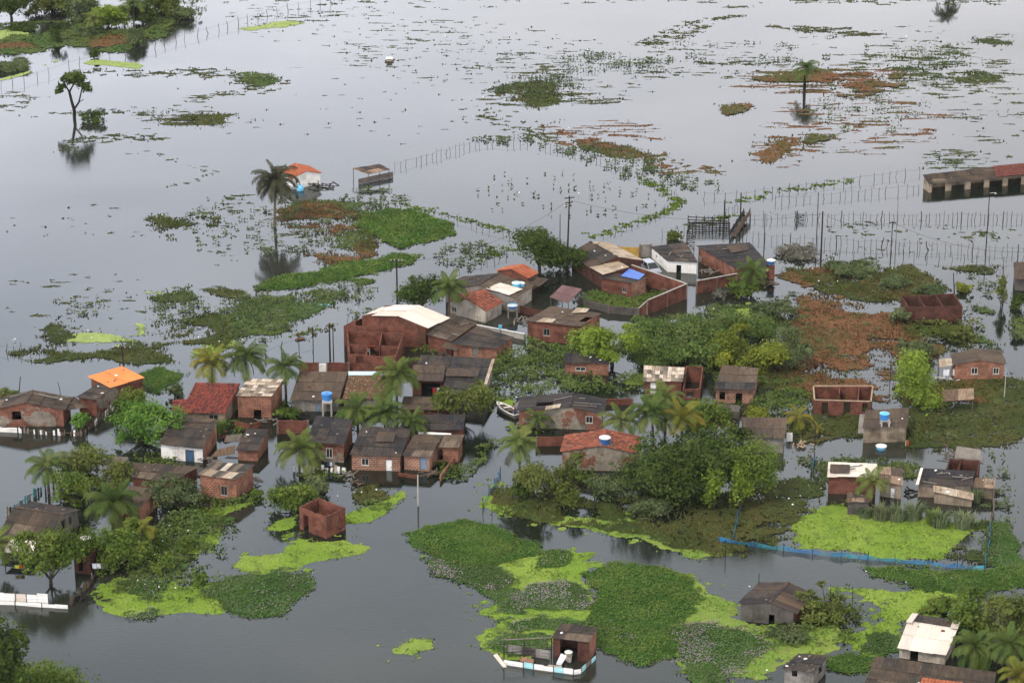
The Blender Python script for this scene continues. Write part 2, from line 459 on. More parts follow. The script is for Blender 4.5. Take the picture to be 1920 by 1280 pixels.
m, nt, b = nodes_of('glass', 0.15, 0.6); b.inputs['Base Color'].default_value = (0.015, 0.018, 0.02, 1)
m, nt, b = nodes_of('car_glass', 0.08, 0.7); b.inputs['Base Color'].default_value = (0.02, 0.025, 0.03, 1)
# woven net: see-through between threads
m, nt, b = nodes_of('blue_net', 0.6, 0.3)
g = N(nt, 'ShaderNodeNewGeometry')
col = ramp(nt, noise(nt, g.outputs['Position'], 0.35, 3), ((0.42, (0.015, 0.17, 0.42)), (0.58, (0.03, 0.23, 0.30))))
nt.links.new(col, b.inputs['Base Color'])
tp = N(nt, 'ShaderNodeBsdfTransparent'); mx = N(nt, 'ShaderNodeMixShader')
nt.links.new(ramp(nt, noise(nt, g.outputs['Position'], 0.5, 3), ((0.42, 0.75), (0.60, 0.35))), mx.inputs[0])
nt.links.new(tp.outputs[0], mx.inputs[1]); nt.links.new(b.outputs[0], mx.inputs[2])
nt.links.new(mx.outputs[0], nt.nodes['Material Output'].inputs[0])

foliage('leaf_dark', (0.030, 0.052, 0.012), (0.070, 0.108, 0.024), (0.105, 0.14, 0.03))
foliage('leaf_mid', (0.06, 0.108, 0.018), (0.135, 0.195, 0.034), (0.18, 0.22, 0.042))
foliage('leaf_fresh', (0.075, 0.165, 0.024), (0.14, 0.265, 0.042), (0.17, 0.28, 0.05))
foliage('leaf_lime', (0.15, 0.225, 0.028), (0.28, 0.36, 0.045), (0.18, 0.25, 0.045))
foliage('leaf_yellow', (0.15, 0.18, 0.022), (0.27, 0.28, 0.036), (0.16, 0.2, 0.035))
foliage('leaf_olive', (0.085, 0.115, 0.024), (0.155, 0.19, 0.042), (0.16, 0.165, 0.05))
foliage('leaf_grey', (0.075, 0.105, 0.04), (0.135, 0.175, 0.072), (0.165, 0.19, 0.085))
foliage('leaf_feather', (0.075, 0.125, 0.028), (0.145, 0.215, 0.05), (0.17, 0.205, 0.07))
foliage('leaf_dead', (0.15, 0.14, 0.11), (0.27, 0.25, 0.21), (0.10, 0.10, 0.075))
foliage('palm_green', (0.055, 0.095, 0.022), (0.11, 0.165, 0.042), (0.16, 0.185, 0.05))
foliage('palm_pale', (0.085, 0.125, 0.03), (0.165, 0.21, 0.055), (0.20, 0.21, 0.06))
foliage('palm_yellow', (0.13, 0.16, 0.03), (0.23, 0.24, 0.045), (0.27, 0.20, 0.035))
foliage('palm_dry', (0.05, 0.055, 0.03), (0.085, 0.085, 0.05), (0.10, 0.09, 0.05))
foliage('hyacinth', (0.058, 0.115, 0.020), (0.130, 0.215, 0.042), (0.165, 0.21, 0.05), sc=0.35)
foliage('hyacinth_dull', (0.07, 0.125, 0.036), (0.13, 0.2, 0.065), (0.15, 0.175, 0.09), sc=0.3)
foliage('flowers', (0.26, 0.20, 0.22), (0.42, 0.34, 0.37), (0.33, 0.25, 0.30))
foliage('weed_green', (0.075, 0.115, 0.04), (0.135, 0.18, 0.065), (0.1, 0.125, 0.055))
foliage('weed_dark', (0.055, 0.068, 0.034), (0.1, 0.11, 0.055), (0.085, 0.075, 0.045))
foliage('weed_rust', (0.11, 0.062, 0.03), (0.17, 0.092, 0.046), (0.11, 0.095, 0.035))
foliage('weed_olive', (0.075, 0.088, 0.022), (0.125, 0.14, 0.036), (0.1, 0.09, 0.03))
foliage('weed_lime', (0.12, 0.20, 0.026), (0.20, 0.29, 0.038), (0.11, 0.17, 0.03))
foliage('reed', (0.12, 0.165, 0.075), (0.21, 0.26, 0.13), (0.23, 0.23, 0.13))
sheetveg('duckweed', (0.145, 0.228, 0.030), (0.185, 0.255, 0.042), (0.105, 0.150, 0.030), 0.16, 0.38, soft=0.7)
sheetveg('duckweed_dull', (0.19, 0.255, 0.05), (0.14, 0.22, 0.04), (0.17, 0.185, 0.055), 0.2, 0.28, soft=0.6)
sheetveg('duckweed_pale', (0.30, 0.36, 0.12), (0.25, 0.32, 0.10), (0.20, 0.25, 0.08), 0.2, 0.2, soft=0.8)
sheetveg('mat_green', (0.035, 0.085, 0.016), (0.055, 0.115, 0.022), (0.03, 0.06, 0.015), 0.2, 0.3, soft=0.4)
sheetveg('marsh_rust', (0.145, 0.068, 0.033), (0.066, 0.072, 0.021), (0.10, 0.07, 0.027), 0.10, 0.42, 0.48, 0.60, 0.6, 0.90)
sheetveg('marsh_olive', (0.038, 0.052, 0.015), (0.070, 0.066, 0.022), (0.062, 0.088, 0.027), 0.13, 0.3, 0.45, 0.60, 0.6, 0.86)
sheetveg('marsh_green', (0.048, 0.088, 0.02), (0.075, 0.098, 0.026), (0.075, 0.075, 0.024), 0.16, 0.45, soft=0.6, cover=0.82)
M = MATS

# ------------------------------------------------------------------ the flood water
m, nt, b = nodes_of('flood_water', 0.06, 0.5)
b.inputs['IOR'].default_value = 1.43
g = N(nt, 'ShaderNodeNewGeometry')
nt.links.new(mixc(nt, ramp(nt, noise(nt, g.outputs['Position'], 0.02, 6), ((0.42, 0.0), (0.60, 1.0))), (0.008, 0.012, 0.008), (0.026, 0.028, 0.021)), b.inputs['Base Color'])
mp = N(nt, 'ShaderNodeMapping'); mp.inputs['Scale'].default_value = (0.006, 0.016, 1); mp.inputs['Rotation'].default_value = (0, 0, 0.5)
nt.links.new(g.outputs['Position'], mp.inputs[0])
calm = noise(nt, mp.outputs[0], 1.0, 5)
nt.links.new(ramp(nt, calm, ((0.40, 0.02), (0.62, 0.10))), b.inputs['Roughness'])
mp2 = N(nt, 'ShaderNodeMapping'); mp2.inputs['Scale'].default_value = (0.8, 2.2, 1); mp2.inputs['Rotation'].default_value = (0, 0, 0.3)
nt.links.new(g.outputs['Position'], mp2.inputs[0])
bp = N(nt, 'ShaderNodeBump'); bp.inputs['Distance'].default_value = 0.025
nt.links.new(ramp(nt, calm, ((0.44, 0.03), (0.62, 0.5))), bp.inputs['Strength'])
nt.links.new(noise(nt, mp2.outputs[0], 1.6, 4), bp.inputs['Height'])
nt.links.new(bp.outputs[0], b.inputs['Normal'])
mb = MB()
for i in range(-2, 3):
    for j in range(0, 4):
        mb.face([(i * 800 - 400, j * 800 - 500, 0), (i * 800 + 400, j * 800 - 500, 0), (i * 800 + 400, j * 800 + 300, 0), (i * 800 - 400, j * 800 + 300, 0)])
tag(mb.build('water', M['flood_water']), 'still grey flood water covering the whole plain', 'water', kind='structure')

# ------------------------------------------------------------------ floating and drowned vegetation
def wpoly(px):
    return np.array([list(at(x, y))[:2] for x, y in px])

def sdist(poly, P):
    """signed distance, positive inside"""
    n = len(poly); inside = np.zeros(len(P), bool); d = np.full(len(P), 1e9)
    for i in range(n):
        a, c = poly[i], poly[(i + 1) % n]
        ab = c - a
        t = np.clip(((P - a) @ ab) / max(ab @ ab, 1e-9), 0, 1)
        d = np.minimum(d, np.hypot(*(P - a - t[:, None] * ab).T))
        cond = (a[1] > P[:, 1]) != (c[1] > P[:, 1])
        xi = a[0] + (P[:, 1] - a[1]) / (c[1] - a[1] if abs(c[1] - a[1]) > 1e-9 else 1e-9) * ab[0]
        inside ^= cond & (P[:, 0] < xi)
    return np.where(inside, d, -d)

SEED = [100]

def field_of(px, amp, sc, hole=0.0, hsc=0.25, sat=0.0):
    poly = wpoly(px); SEED[0] += 7; sd_ = SEED[0]
    def f(P):
        s0 = sdist(poly, P)
        v = s0 + min(0.9, 0.5 * amp) + amp * 3.2 * fbm(P[:, 0] / (sc * 1.9), P[:, 1] / (sc * 1.5), sd_) + amp * 1.1 * fbm(P[:, 0] / 0.9, P[:, 1] / 0.75, sd_ + 1, 3)
        if sat: v = np.maximum(v, np.minimum(s0 + sat, (fbm(P[:, 0] / 1.3, P[:, 1] / 0.8, sd_ + 2, 3) + 0.5 - 0.64) * 5))
        if hole:
            hv = fbm(P[:, 0] * hsc * 0.6, P[:, 1] * hsc * 0.8, sd_ + 3, 5) + 0.5
            v = np.minimum(v, (0.5 + (0.5 - hole) * 0.42 - hv) * 6)
        return v
    return poly, f

def march(poly, f, cell, pad):
    lo, hi = poly.min(0) - pad, poly.max(0) + pad
    xs, ys = np.arange(lo[0], hi[0] + cell, cell), np.arange(lo[1], hi[1] + cell, cell)
    X, Y = np.meshgrid(xs, ys)
    X = X + rng.uniform(-.3, .3, X.shape) * cell; Y = Y + rng.uniform(-.3, .3, Y.shape) * cell
    F = f(np.stack([X.ravel(), Y.ravel()], 1)).reshape(X.shape)
    P = np.stack([X, Y, F], -1)
    a, b_, c, d = P[:-1, :-1], P[:-1, 1:], P[1:, 1:], P[1:, :-1]
    T = np.concatenate([np.stack([a, b_, c], 2).reshape(-1, 3, 3), np.stack([a, c, d], 2).reshape(-1, 3, 3)])
    pos = (T[:, :, 2] > 0).sum(1)
    full = T[pos == 3]
    out = [full]
    extra = []
    for t in T[(pos == 1) | (pos == 2)]:
        r = []
        for i in range(3):
            p, q = t[i], t[(i + 1) % 3]
            if p[2] > 0: r.append(p)
            if (p[2] > 0) != (q[2] > 0):
                k = p[2] / (p[2] - q[2]); r.append(p + (q - p) * k)
        for i in range(1, len(r) - 1): extra.append((r[0], r[i], r[i + 1]))
    if extra: out.append(np.array(extra))
    return np.concatenate(out)

LAYER = [0]

def tri4(T):
    """triangles as quads with a fourth corner on the last edge"""
    return np.concatenate([T, (T[:, 2:3] + T[:, 0:1]) / 2], 1)

def veg(name, label, px, mat, leaf=None, cell=0.45, amp=1.0, sc=3.0, hole=0.0, hsc=0.25, sat=0.0, cat='vegetation', **k):
    """a plant mat: the sheet on the water plus the leaves or blades that stand on it, as ONE object"""
    poly, f = field_of(px, amp, sc, hole, hsc, sat)
    T = march(poly, f, cell, amp + sat)
    LAYER[0] += 1
    dn = [tri4(T)[:, :, 2].copy()]
    T[:, :, 2] = 0.006 + 0.0015 * (LAYER[0] % 80)
    parts, mats, mi = [tri4(T)], [M[mat]], [np.zeros(len(T))]
    if leaf:
        V, m2, ml = leaf((poly, f), **k)
        for q in ml: mats.append(M[q])
        parts.append(V); mi.append(m2 + 1); dn.append(np.full(V.shape[:2], 9.0))
    c = poly.mean(0)
    o = quads_object(name, np.concatenate(parts), mats, loc=(c[0], c[1], 0), mi=np.concatenate(mi), dens=np.concatenate(dn))
    return tag(o, label, cat, kind='stuff')

def leafquads(C, Nn, L, Wd):
    """rhombic leaves: centre, normal, half length, half width"""
    r = rng.normal(size=C.shape)
    t = np.cross(Nn, r); t /= np.linalg.norm(t, axis=1, keepdims=True) + 1e-9
    k = np.cross(Nn, t)
    L = L[:, None]; Wd = Wd[:, None]
    return np.stack([C - t * L, C + k * Wd - t * L * 0.15, C + t * L, C - k * Wd - t * L * 0.15], 1)

def in_field(poly, f, dens, pad=1.5):
    lo, hi = poly.min(0) - pad, poly.max(0) + pad
    n = int((hi - lo).prod() * dens)
    P = rng.uniform(lo, hi, (n, 2))
    v = f(P)
    return P[v > 0], v[v > 0]

def leaf_geo(fld, lmat='hyacinth', dens=14, size=0.2, h=0.4, flower=0.0, lump=2.5, up=0.75, patchy=0.0):
    poly, f = fld
    P, v = in_field(poly, f, dens)
    SEED[0] += 1
    if patchy:
        kp = fbm(P[:, 0] / 2.2, P[:, 1] / 1.6, SEED[0] + 40) + 0.5 > patchy
        P, v = P[kp], v[kp]
    lum = 0.55 + 0.9 * (fbm(P[:, 0] / lump, P[:, 1] / lump, SEED[0]) + 0.1)
    z = h * np.clip(lum, 0.1, 1.5) * np.clip(v / 0.8 + 0.25, 0, 1) * rng.uniform(0.45, 1.0, len(P)) + 0.03
    C = np.column_stack([P, z])
    Nn = rng.normal(size=C.shape); Nn[:, 2] = np.abs(Nn[:, 2]) + up * 2; Nn /= np.linalg.norm(Nn, axis=1, keepdims=True)
    L = size * rng.uniform(0.7, 1.4, len(P))
    V = leafquads(C, Nn, L, L * rng.uniform(0.5, 0.8, len(P)))
    mi = np.zeros(len(P)); mats = [lmat]
    if flower:
        SEED[0] += 1
        k = fbm(P[:, 0] / 3.5, P[:, 1] / 3.5, SEED[0]) + 0.5
        mi = ((rng.uniform(size=len(P)) < np.clip((k - 0.42) * 5, 0, 1) * flower)).astype(int)
        V[mi == 1] = (V[mi == 1] - C[mi == 1][:, None]) * 0.75 + C[mi == 1][:, None] + np.array([0, 0, 0.12])
        mats = [lmat, 'flowers']
    return V, mi, mats

def leaf_mat(name, label, fld, mat, cat='thicket', **k):
    V, mi, ml = leaf_geo(fld, mat, **k)
    c = fld[0].mean(0)
    return tag(quads_object(name, V, [M[q] for q in ml], loc=(c[0], c[1], 0), mi=mi), label, cat, kind='stuff')

def tuft_geo(fld, lmat='weed_olive', dens=5, h=0.4, w=0.1):
    """blades standing out of the water"""
    poly, f = fld
    P, v = in_field(poly, f, dens)
    n = len(P)
    a = rng.uniform(0, 2 * math.pi, n)
    d = np.column_stack([np.cos(a), np.sin(a), np.zeros(n)])
    B = np.column_stack([P, np.full(n, 0.0)])
    SEED[0] += 1
    hh = h * rng.uniform(0.5, 1.3, n) * np.clip(1.0 + 2.2 * fbm(P[:, 0] / 2.5, P[:, 1] / 2.0, SEED[0]), 0.3, 1.8) * np.clip(v / 0.6 + 0.3, 0, 1)
    lean = np.column_stack([rng.normal(size=(n, 2)) * 0.4 * hh[:, None], hh])
    ww = w * rng.uniform(0.6, 1.5, n)[:, None]
    V = np.stack([B - d * ww, B + d * ww, B + lean + d * ww * 0.5, B + lean - d * ww * 0.5], 1)
    return V, np.zeros(n), [lmat]

def blobs_far(name, label, spots, sheet, leaf, cat='vegetation', dens=0.8, lh=0.10, size=0.16):
    """many low tussocks on open water: one object; spots = (x, y, rx, ry) in metres"""
    tri, leaves = [], []
    for i, (x, y, rx, ry) in enumerate(spots):
        n = 14
        ph = rng.uniform(0, 2 * math.pi)
        r = 1 + 0.25 * np.sin(np.arange(n) * 2 * math.pi / n * 2 + ph) + rng.uniform(-0.35, 0.3, n)
        a = np.arange(n) * 2 * math.pi / n
        R = np.column_stack([x + rx * r * np.cos(a) + ry * 0.4 * np.sin(a + ph), y + ry * r * np.sin(a), np.full(n, 0.004 + 0.0004 * (i % 50))])
        c = np.array([x, y, R[0, 2]])
        for k in range(n): tri.append((c, R[k], R[(k + 1) % n]))
        m_ = int(rx * ry * 3.14 * dens) + 1
        q = rng.normal(size=(m_, 2)) * 0.55
        leaves.append(np.column_stack([x + q[:, 0] * rx, y + q[:, 1] * ry, rng.uniform(0.03, lh, m_)]))
    C = np.concatenate(leaves)
    Nn = rng.normal(size=C.shape); Nn[:, 2] = np.abs(Nn[:, 2]) + 0.8; Nn /= np.linalg.norm(Nn, axis=1, keepdims=True)
    L = size * rng.uniform(0.6, 1.5, len(C))
    V = leafquads(C, Nn, L, L * 0.7)
    T = np.array(tri)
    T4 = np.concatenate([T, T[:, 2:3]], 1)                       # triangles padded to four corners
    T4[:, 3] = (T[:, 2] * 0.5 + T[:, 0] * 0.5)
    dn = np.concatenate([np.tile([1.1, 0.0, 0.0, 0.55], (len(T4), 1)), np.full((len(V), 4), 9.0)])
    A = np.concatenate([T4, V]); mi = np.r_[np.zeros(len(T4)), np.ones(len(V))]
    c = (C[:, 0].mean(), C[:, 1].mean(), 0)
    return tag(quads_object(name, A, [M[sheet], M[leaf]], loc=c, mi=mi, dens=dn), label, cat, kind='stuff')

def spots_cluster(cx, cy, rx, ry, n, r=(0.5, 2.0), el=2.2):
    out = []
    for _ in range(n):
        a, k = rnd.uniform(0, 6.283), rnd.random() ** .6
        p = at(cx + rx * k * math.cos(a), cy + ry * k * math.sin(a))
        q = (r[0] + (r[1] - r[0]) * rnd.random() ** 3) * .85
        far = cy < 320
        out.append((p.x, p.y, q * rnd.uniform(0.8, el) * (1.45 if far else 1), q * rnd.uniform(0.5, 1.0) * (.8 if far else 1)))
    return out

def spots_line(px, n, wid=1.0, r=(0.4, 1.2), el=1.8):
    pts = [at(*p) for p in px]
    seg = [(a, b_, (b_ - a).length) for a, b_ in zip(pts, pts[1:])]
    tot = sum(s[2] for s in seg); out = []
    for _ in range(n):
        d = rnd.random() * tot
        for a, b_, l in seg:
            if d <= l: break
            d -= l
        p = a + (b_ - a) * (d / l)
        q = (r[0] + (r[1] - r[0]) * rnd.random() ** 2) * .72
        out.append((p.x + rnd.gauss(0, wid), p.y + rnd.gauss(0, wid), q * rnd.uniform(0.8, el), q))
    return out

# --- bright duckweed
DUCK = [
 ('bright lime duckweed filling the netted pond beside the tall reeds', [(1470,1012),(1500,975),(1540,948),(1590,935),(1605,962),(1700,972),(1780,982),(1838,985),(1815,1000),(1795,1015),(1805,1040),(1760,1052),(1650,1045),(1560,1030),(1480,1020)], 'duckweed', 0.7),
 ('lime duckweed drifting below the lone roofless brick hut', [(440,1043),(520,1030),(558,1008),(600,1010),(640,1016),(680,1025),(640,1042),(590,1055),(560,1070),(500,1077),(470,1062)], 'duckweed', 0.7),
 ('lime duckweed around the dull weed mats by the white metal fence', [(172,1112),(230,1085),(300,1080),(350,1095),(400,1082),(420,1105),(480,1112),(400,1142),(330,1147),(260,1162),(200,1142)], 'duckweed', 1.0),
 ('broad lime duckweed behind the flooded shack with the white-walled pen', [(800,1022),(860,1078),(905,1098),(935,1128),(903,1150),(932,1165),(900,1190),(912,1212),(960,1222),(1050,1205),(1130,1150),(1100,1090),(1112,1060),(1070,1036),(1010,1045),(960,1060),(900,1050)], 'duckweed', 1.0),
 ('patchy duckweed between the hyacinth and the black roofed brick shack', [(1290,1085),(1335,1110),(1390,1135),(1400,1170),(1550,1168),(1580,1192),(1520,1212),(1450,1232),(1420,1268),(1330,1295),(1285,1245),(1265,1170)], 'duckweed_dull', 1.2),
 ('curving lime duckweed strip leading to the white roofed house', [(1560,1103),(1640,1108),(1740,1115),(1795,1118),(1760,1160),(1700,1172),(1665,1195),(1625,1218),(1605,1195),(1648,1160),(1665,1130),(1610,1112)], 'duckweed', 0.9),
 ('thin lime duckweed rim along the drowned grass of the wooded islet', [(903,950),(918,915),(940,905),(938,938),(990,958),(1080,975),(1160,968),(1210,985),(1250,1012),(1300,1030),(1380,1042),(1300,1040),(1210,1012),(1120,992),(1000,972),(935,955)], 'duckweed_dull', 0.6),
 ('small lime duckweed patch behind the roofless brick hut', [(650,965),(690,948),(750,922),(755,935),(722,962),(690,975),(640,982)], 'duckweed', 0.5),
 ('lime duckweed under the striped roof brick house', [(345,990),(400,950),(440,942),(495,932),(470,952),(425,967),(405,990),(360,1000)], 'duckweed', 0.5),
 ('lime duckweed scraps among the drowned bushes of the near shore', [(330,1030),(360,1012),(405,1003),(415,1022),(370,1040)], 'duckweed', 0.6),
 ('small round duckweed raft alone on the open water', [(730,1217),(770,1197),(812,1198),(820,1214),(780,1226),(740,1226)], 'duckweed_dull', 0.3),
 ('lime duckweed touching the hut from the bushes', [(500,992),(525,970),(560,962),(562,982),(520,996)], 'duckweed', 0.4),
 ('pale duckweed streak near the far fence line', [(440,54),(500,44),(538,40),(575,45),(520,51),(470,57)], 'duckweed_pale', 0.8),
 ('pale duckweed crescent below the far wooded bank', [(155,124),(175,114),(215,117),(263,122),(262,128),(200,123)], 'duckweed_pale', 0.6),
 ('pale duckweed at the edge of the far wooded bank', [(-20,58),(20,56),(58,66),(50,72),(-20,76)], 'duckweed_pale', 0.8),
 ('long pale duckweed thread beside the far wooded bank', [(-10,150),(40,137),(75,122),(108,113),(80,128),(40,144),(-10,157)], 'duckweed_pale', 0.4),
 ('pale duckweed strip above the green floating bank', [(112,634),(150,622),(190,626),(255,640),(200,642),(150,642)], 'duckweed_pale', 0.5),
 ('pale duckweed patch inside the ring of dark weeds', [(252,606),(276,604),(274,628),(258,626)], 'duckweed_pale', 0.4),
 ('pale duckweed bar above the ring of dark weeds', [(272,545),(300,545),(340,549),(300,554)], 'duckweed_pale', 0.4),
 ('lime duckweed behind the yellowing coconut palm', [(370,660),(400,640),(440,628),(450,645),(420,662),(380,670)], 'duckweed_dull', 0.6),
 ('lime duckweed in front of the compound trees beside the palm', [(1370,585),(1400,575),(1420,585),(1405,605),(1380,602)], 'duckweed_dull', 0.5),
 ('lime duckweed beside the moored boat', [(930,752),(960,742),(975,752),(965,764),(940,764)], 'duckweed', 0.3),
 ('lime duckweed behind the pale patch roof house', [(1165,712),(1205,702),(1206,722),(1170,722)], 'duckweed', 0.4),
]
for lab, px, mt, amp in DUCK:
    near = px[0][1] > 500
    veg('duckweed_vegetation', lab, px, mt, leaf_geo if near else None, cell=0.36 if near else 0.8, amp=amp * 1.55, sc=2.6, sat=2.0 if near else 0, cat='duckweed', **(dict(lmat='weed_lime', dens=7, size=0.12, h=0.12, patchy=0.5) if near else {}))
# --- water hyacinth mats
HYA = [
 ('thick green hyacinth raft before the pale concrete post', [(768,1003),(800,985),(860,981),(930,990),(1000,1020),(1022,1036),(960,1046),(930,1060),(870,1068),(820,1045),(780,1022)], 'hyacinth', 0.45, 0.0),
 ('large green hyacinth raft between the flooded shack and the black roofed shack', [(1103,1077),(1150,1057),(1230,1064),(1290,1090),(1312,1120),(1282,1160),(1295,1190),(1262,1232),(1200,1246),(1150,1222),(1085,1192),(1112,1150),(1122,1110)], 'hyacinth', 0.5, 0.0),
 ('dark hyacinth raft at the tip of the white sheet fence shore', [(395,1112),(440,1085),(530,1070),(572,1080),(592,1096),(560,1122),(530,1152),(470,1158),(420,1142)], 'hyacinth_dull', 0.4, 0.12),
 ('flowering hyacinth strip along the duckweed edge', [(800,1050),(850,1062),(930,1068),(965,1095),(930,1105),(880,1092),(820,1070)], 'hyacinth_dull', 0.3, 0.9),
 ('round flowering hyacinth patch inside the broad duckweed', [(970,1118),(1010,1100),(1060,1095),(1100,1108),(1095,1135),(1040,1140),(990,1135)], 'hyacinth_dull', 0.3, 0.9),
 ('flowering hyacinth patch just behind the flooded shack', [(940,1165),(1000,1158),(1060,1160),(1140,1170),(1190,1200),(1120,1195),(1040,1180),(960,1180)], 'hyacinth_dull', 0.3, 0.7),
 ('pinkish flowering hyacinth beside the black roofed brick shack', [(1255,1185),(1320,1165),(1390,1180),(1445,1205),(1400,1240),(1370,1285),(1300,1290),(1275,1245)], 'hyacinth_dull', 0.35, 0.95),
 ('hyacinth belt outside the long blue net', [(1610,1062),(1700,1066),(1850,1070),(1935,1050),(1935,1098),(1850,1104),(1780,1110),(1700,1096),(1650,1082)], 'hyacinth', 0.45, 0.05),
 ('bright green hyacinth dome by the wooden open shelter', [(690,405),(740,389),(790,400),(838,420),(842,440),(800,453),(750,462),(710,446),(668,425)], 'hyacinth', 0.5, 0.0),
 ('long green hyacinth tongue beyond the pole with white insulators', [(600,512),(650,492),(700,490),(740,478),(785,480),(770,496),(720,509),(660,521),(560,538),(480,542),(520,522)], 'hyacinth', 0.45, 0.0),
 ('small oval hyacinth clump near the pole with white insulators', [(660,526),(680,520),(698,526),(682,535)], 'hyacinth', 0.4, 0.0),
 ('grey green hyacinth patch inside the near shore duckweed', [(240,1095),(300,1085),(325,1096),(290,1116),(245,1112)], 'hyacinth_dull', 0.35, 0.1),
 ('small flowering clump at the tip of the near shore duckweed', [(242,1152),(280,1146),(300,1152),(262,1160)], 'hyacinth_dull', 0.3, 0.6),
 ('rounded hyacinth clump beside the orange roofed house', [(268,708),(305,690),(348,700),(335,718),(295,736),(262,728)], 'hyacinth', 0.35, 0.1),
 ('green hyacinth between the white roofed house and the dark mossy roof', [(1555,1240),(1600,1228),(1645,1230),(1640,1248),(1590,1262),(1558,1258)], 'hyacinth', 0.4, 0.0),
 ('green hyacinth rising beside the white roofed house wall', [(1640,1185),(1672,1190),(1680,1215),(1655,1222),(1625,1218)], 'hyacinth_dull', 0.4, 0.05),
 ('low green growth on the water between two flowering strips', [(820,1075),(900,1095),(960,1110),(980,1150),(930,1150),(940,1125),(880,1098)], 'hyacinth_dull', 0.2, 0.1),
 ('dark green hyacinth knob between two large rafts', [(1010,1048),(1040,1036),(1062,1045),(1040,1058),(1015,1058)], 'hyacinth', 0.4, 0.1),
 ('mossy green raft over the pale duckweed behind the shack', [(910,1215),(930,1190),(1000,1185),(1040,1190),(1030,1215),(960,1225)], 'hyacinth_dull', 0.2, 0.2),
 ('green plants floating outside the net corner post', [(1850,985),(1885,985),(1905,1010),(1900,1060),(1860,1055),(1850,1020)], 'hyacinth_dull', 0.35, 0.0),
]
for lab, px, mt, h, fl in HYA:
    far = px[0][1] < 600
    veg('hyacinth_vegetation', lab, px, 'mat_green', leaf_geo, cell=0.5, amp=0.9, sc=2.6, sat=0.9, cat='water plants', lmat=mt, dens=48 if not far else 26, size=0.10 if not far else 0.15, h=h, flower=fl)
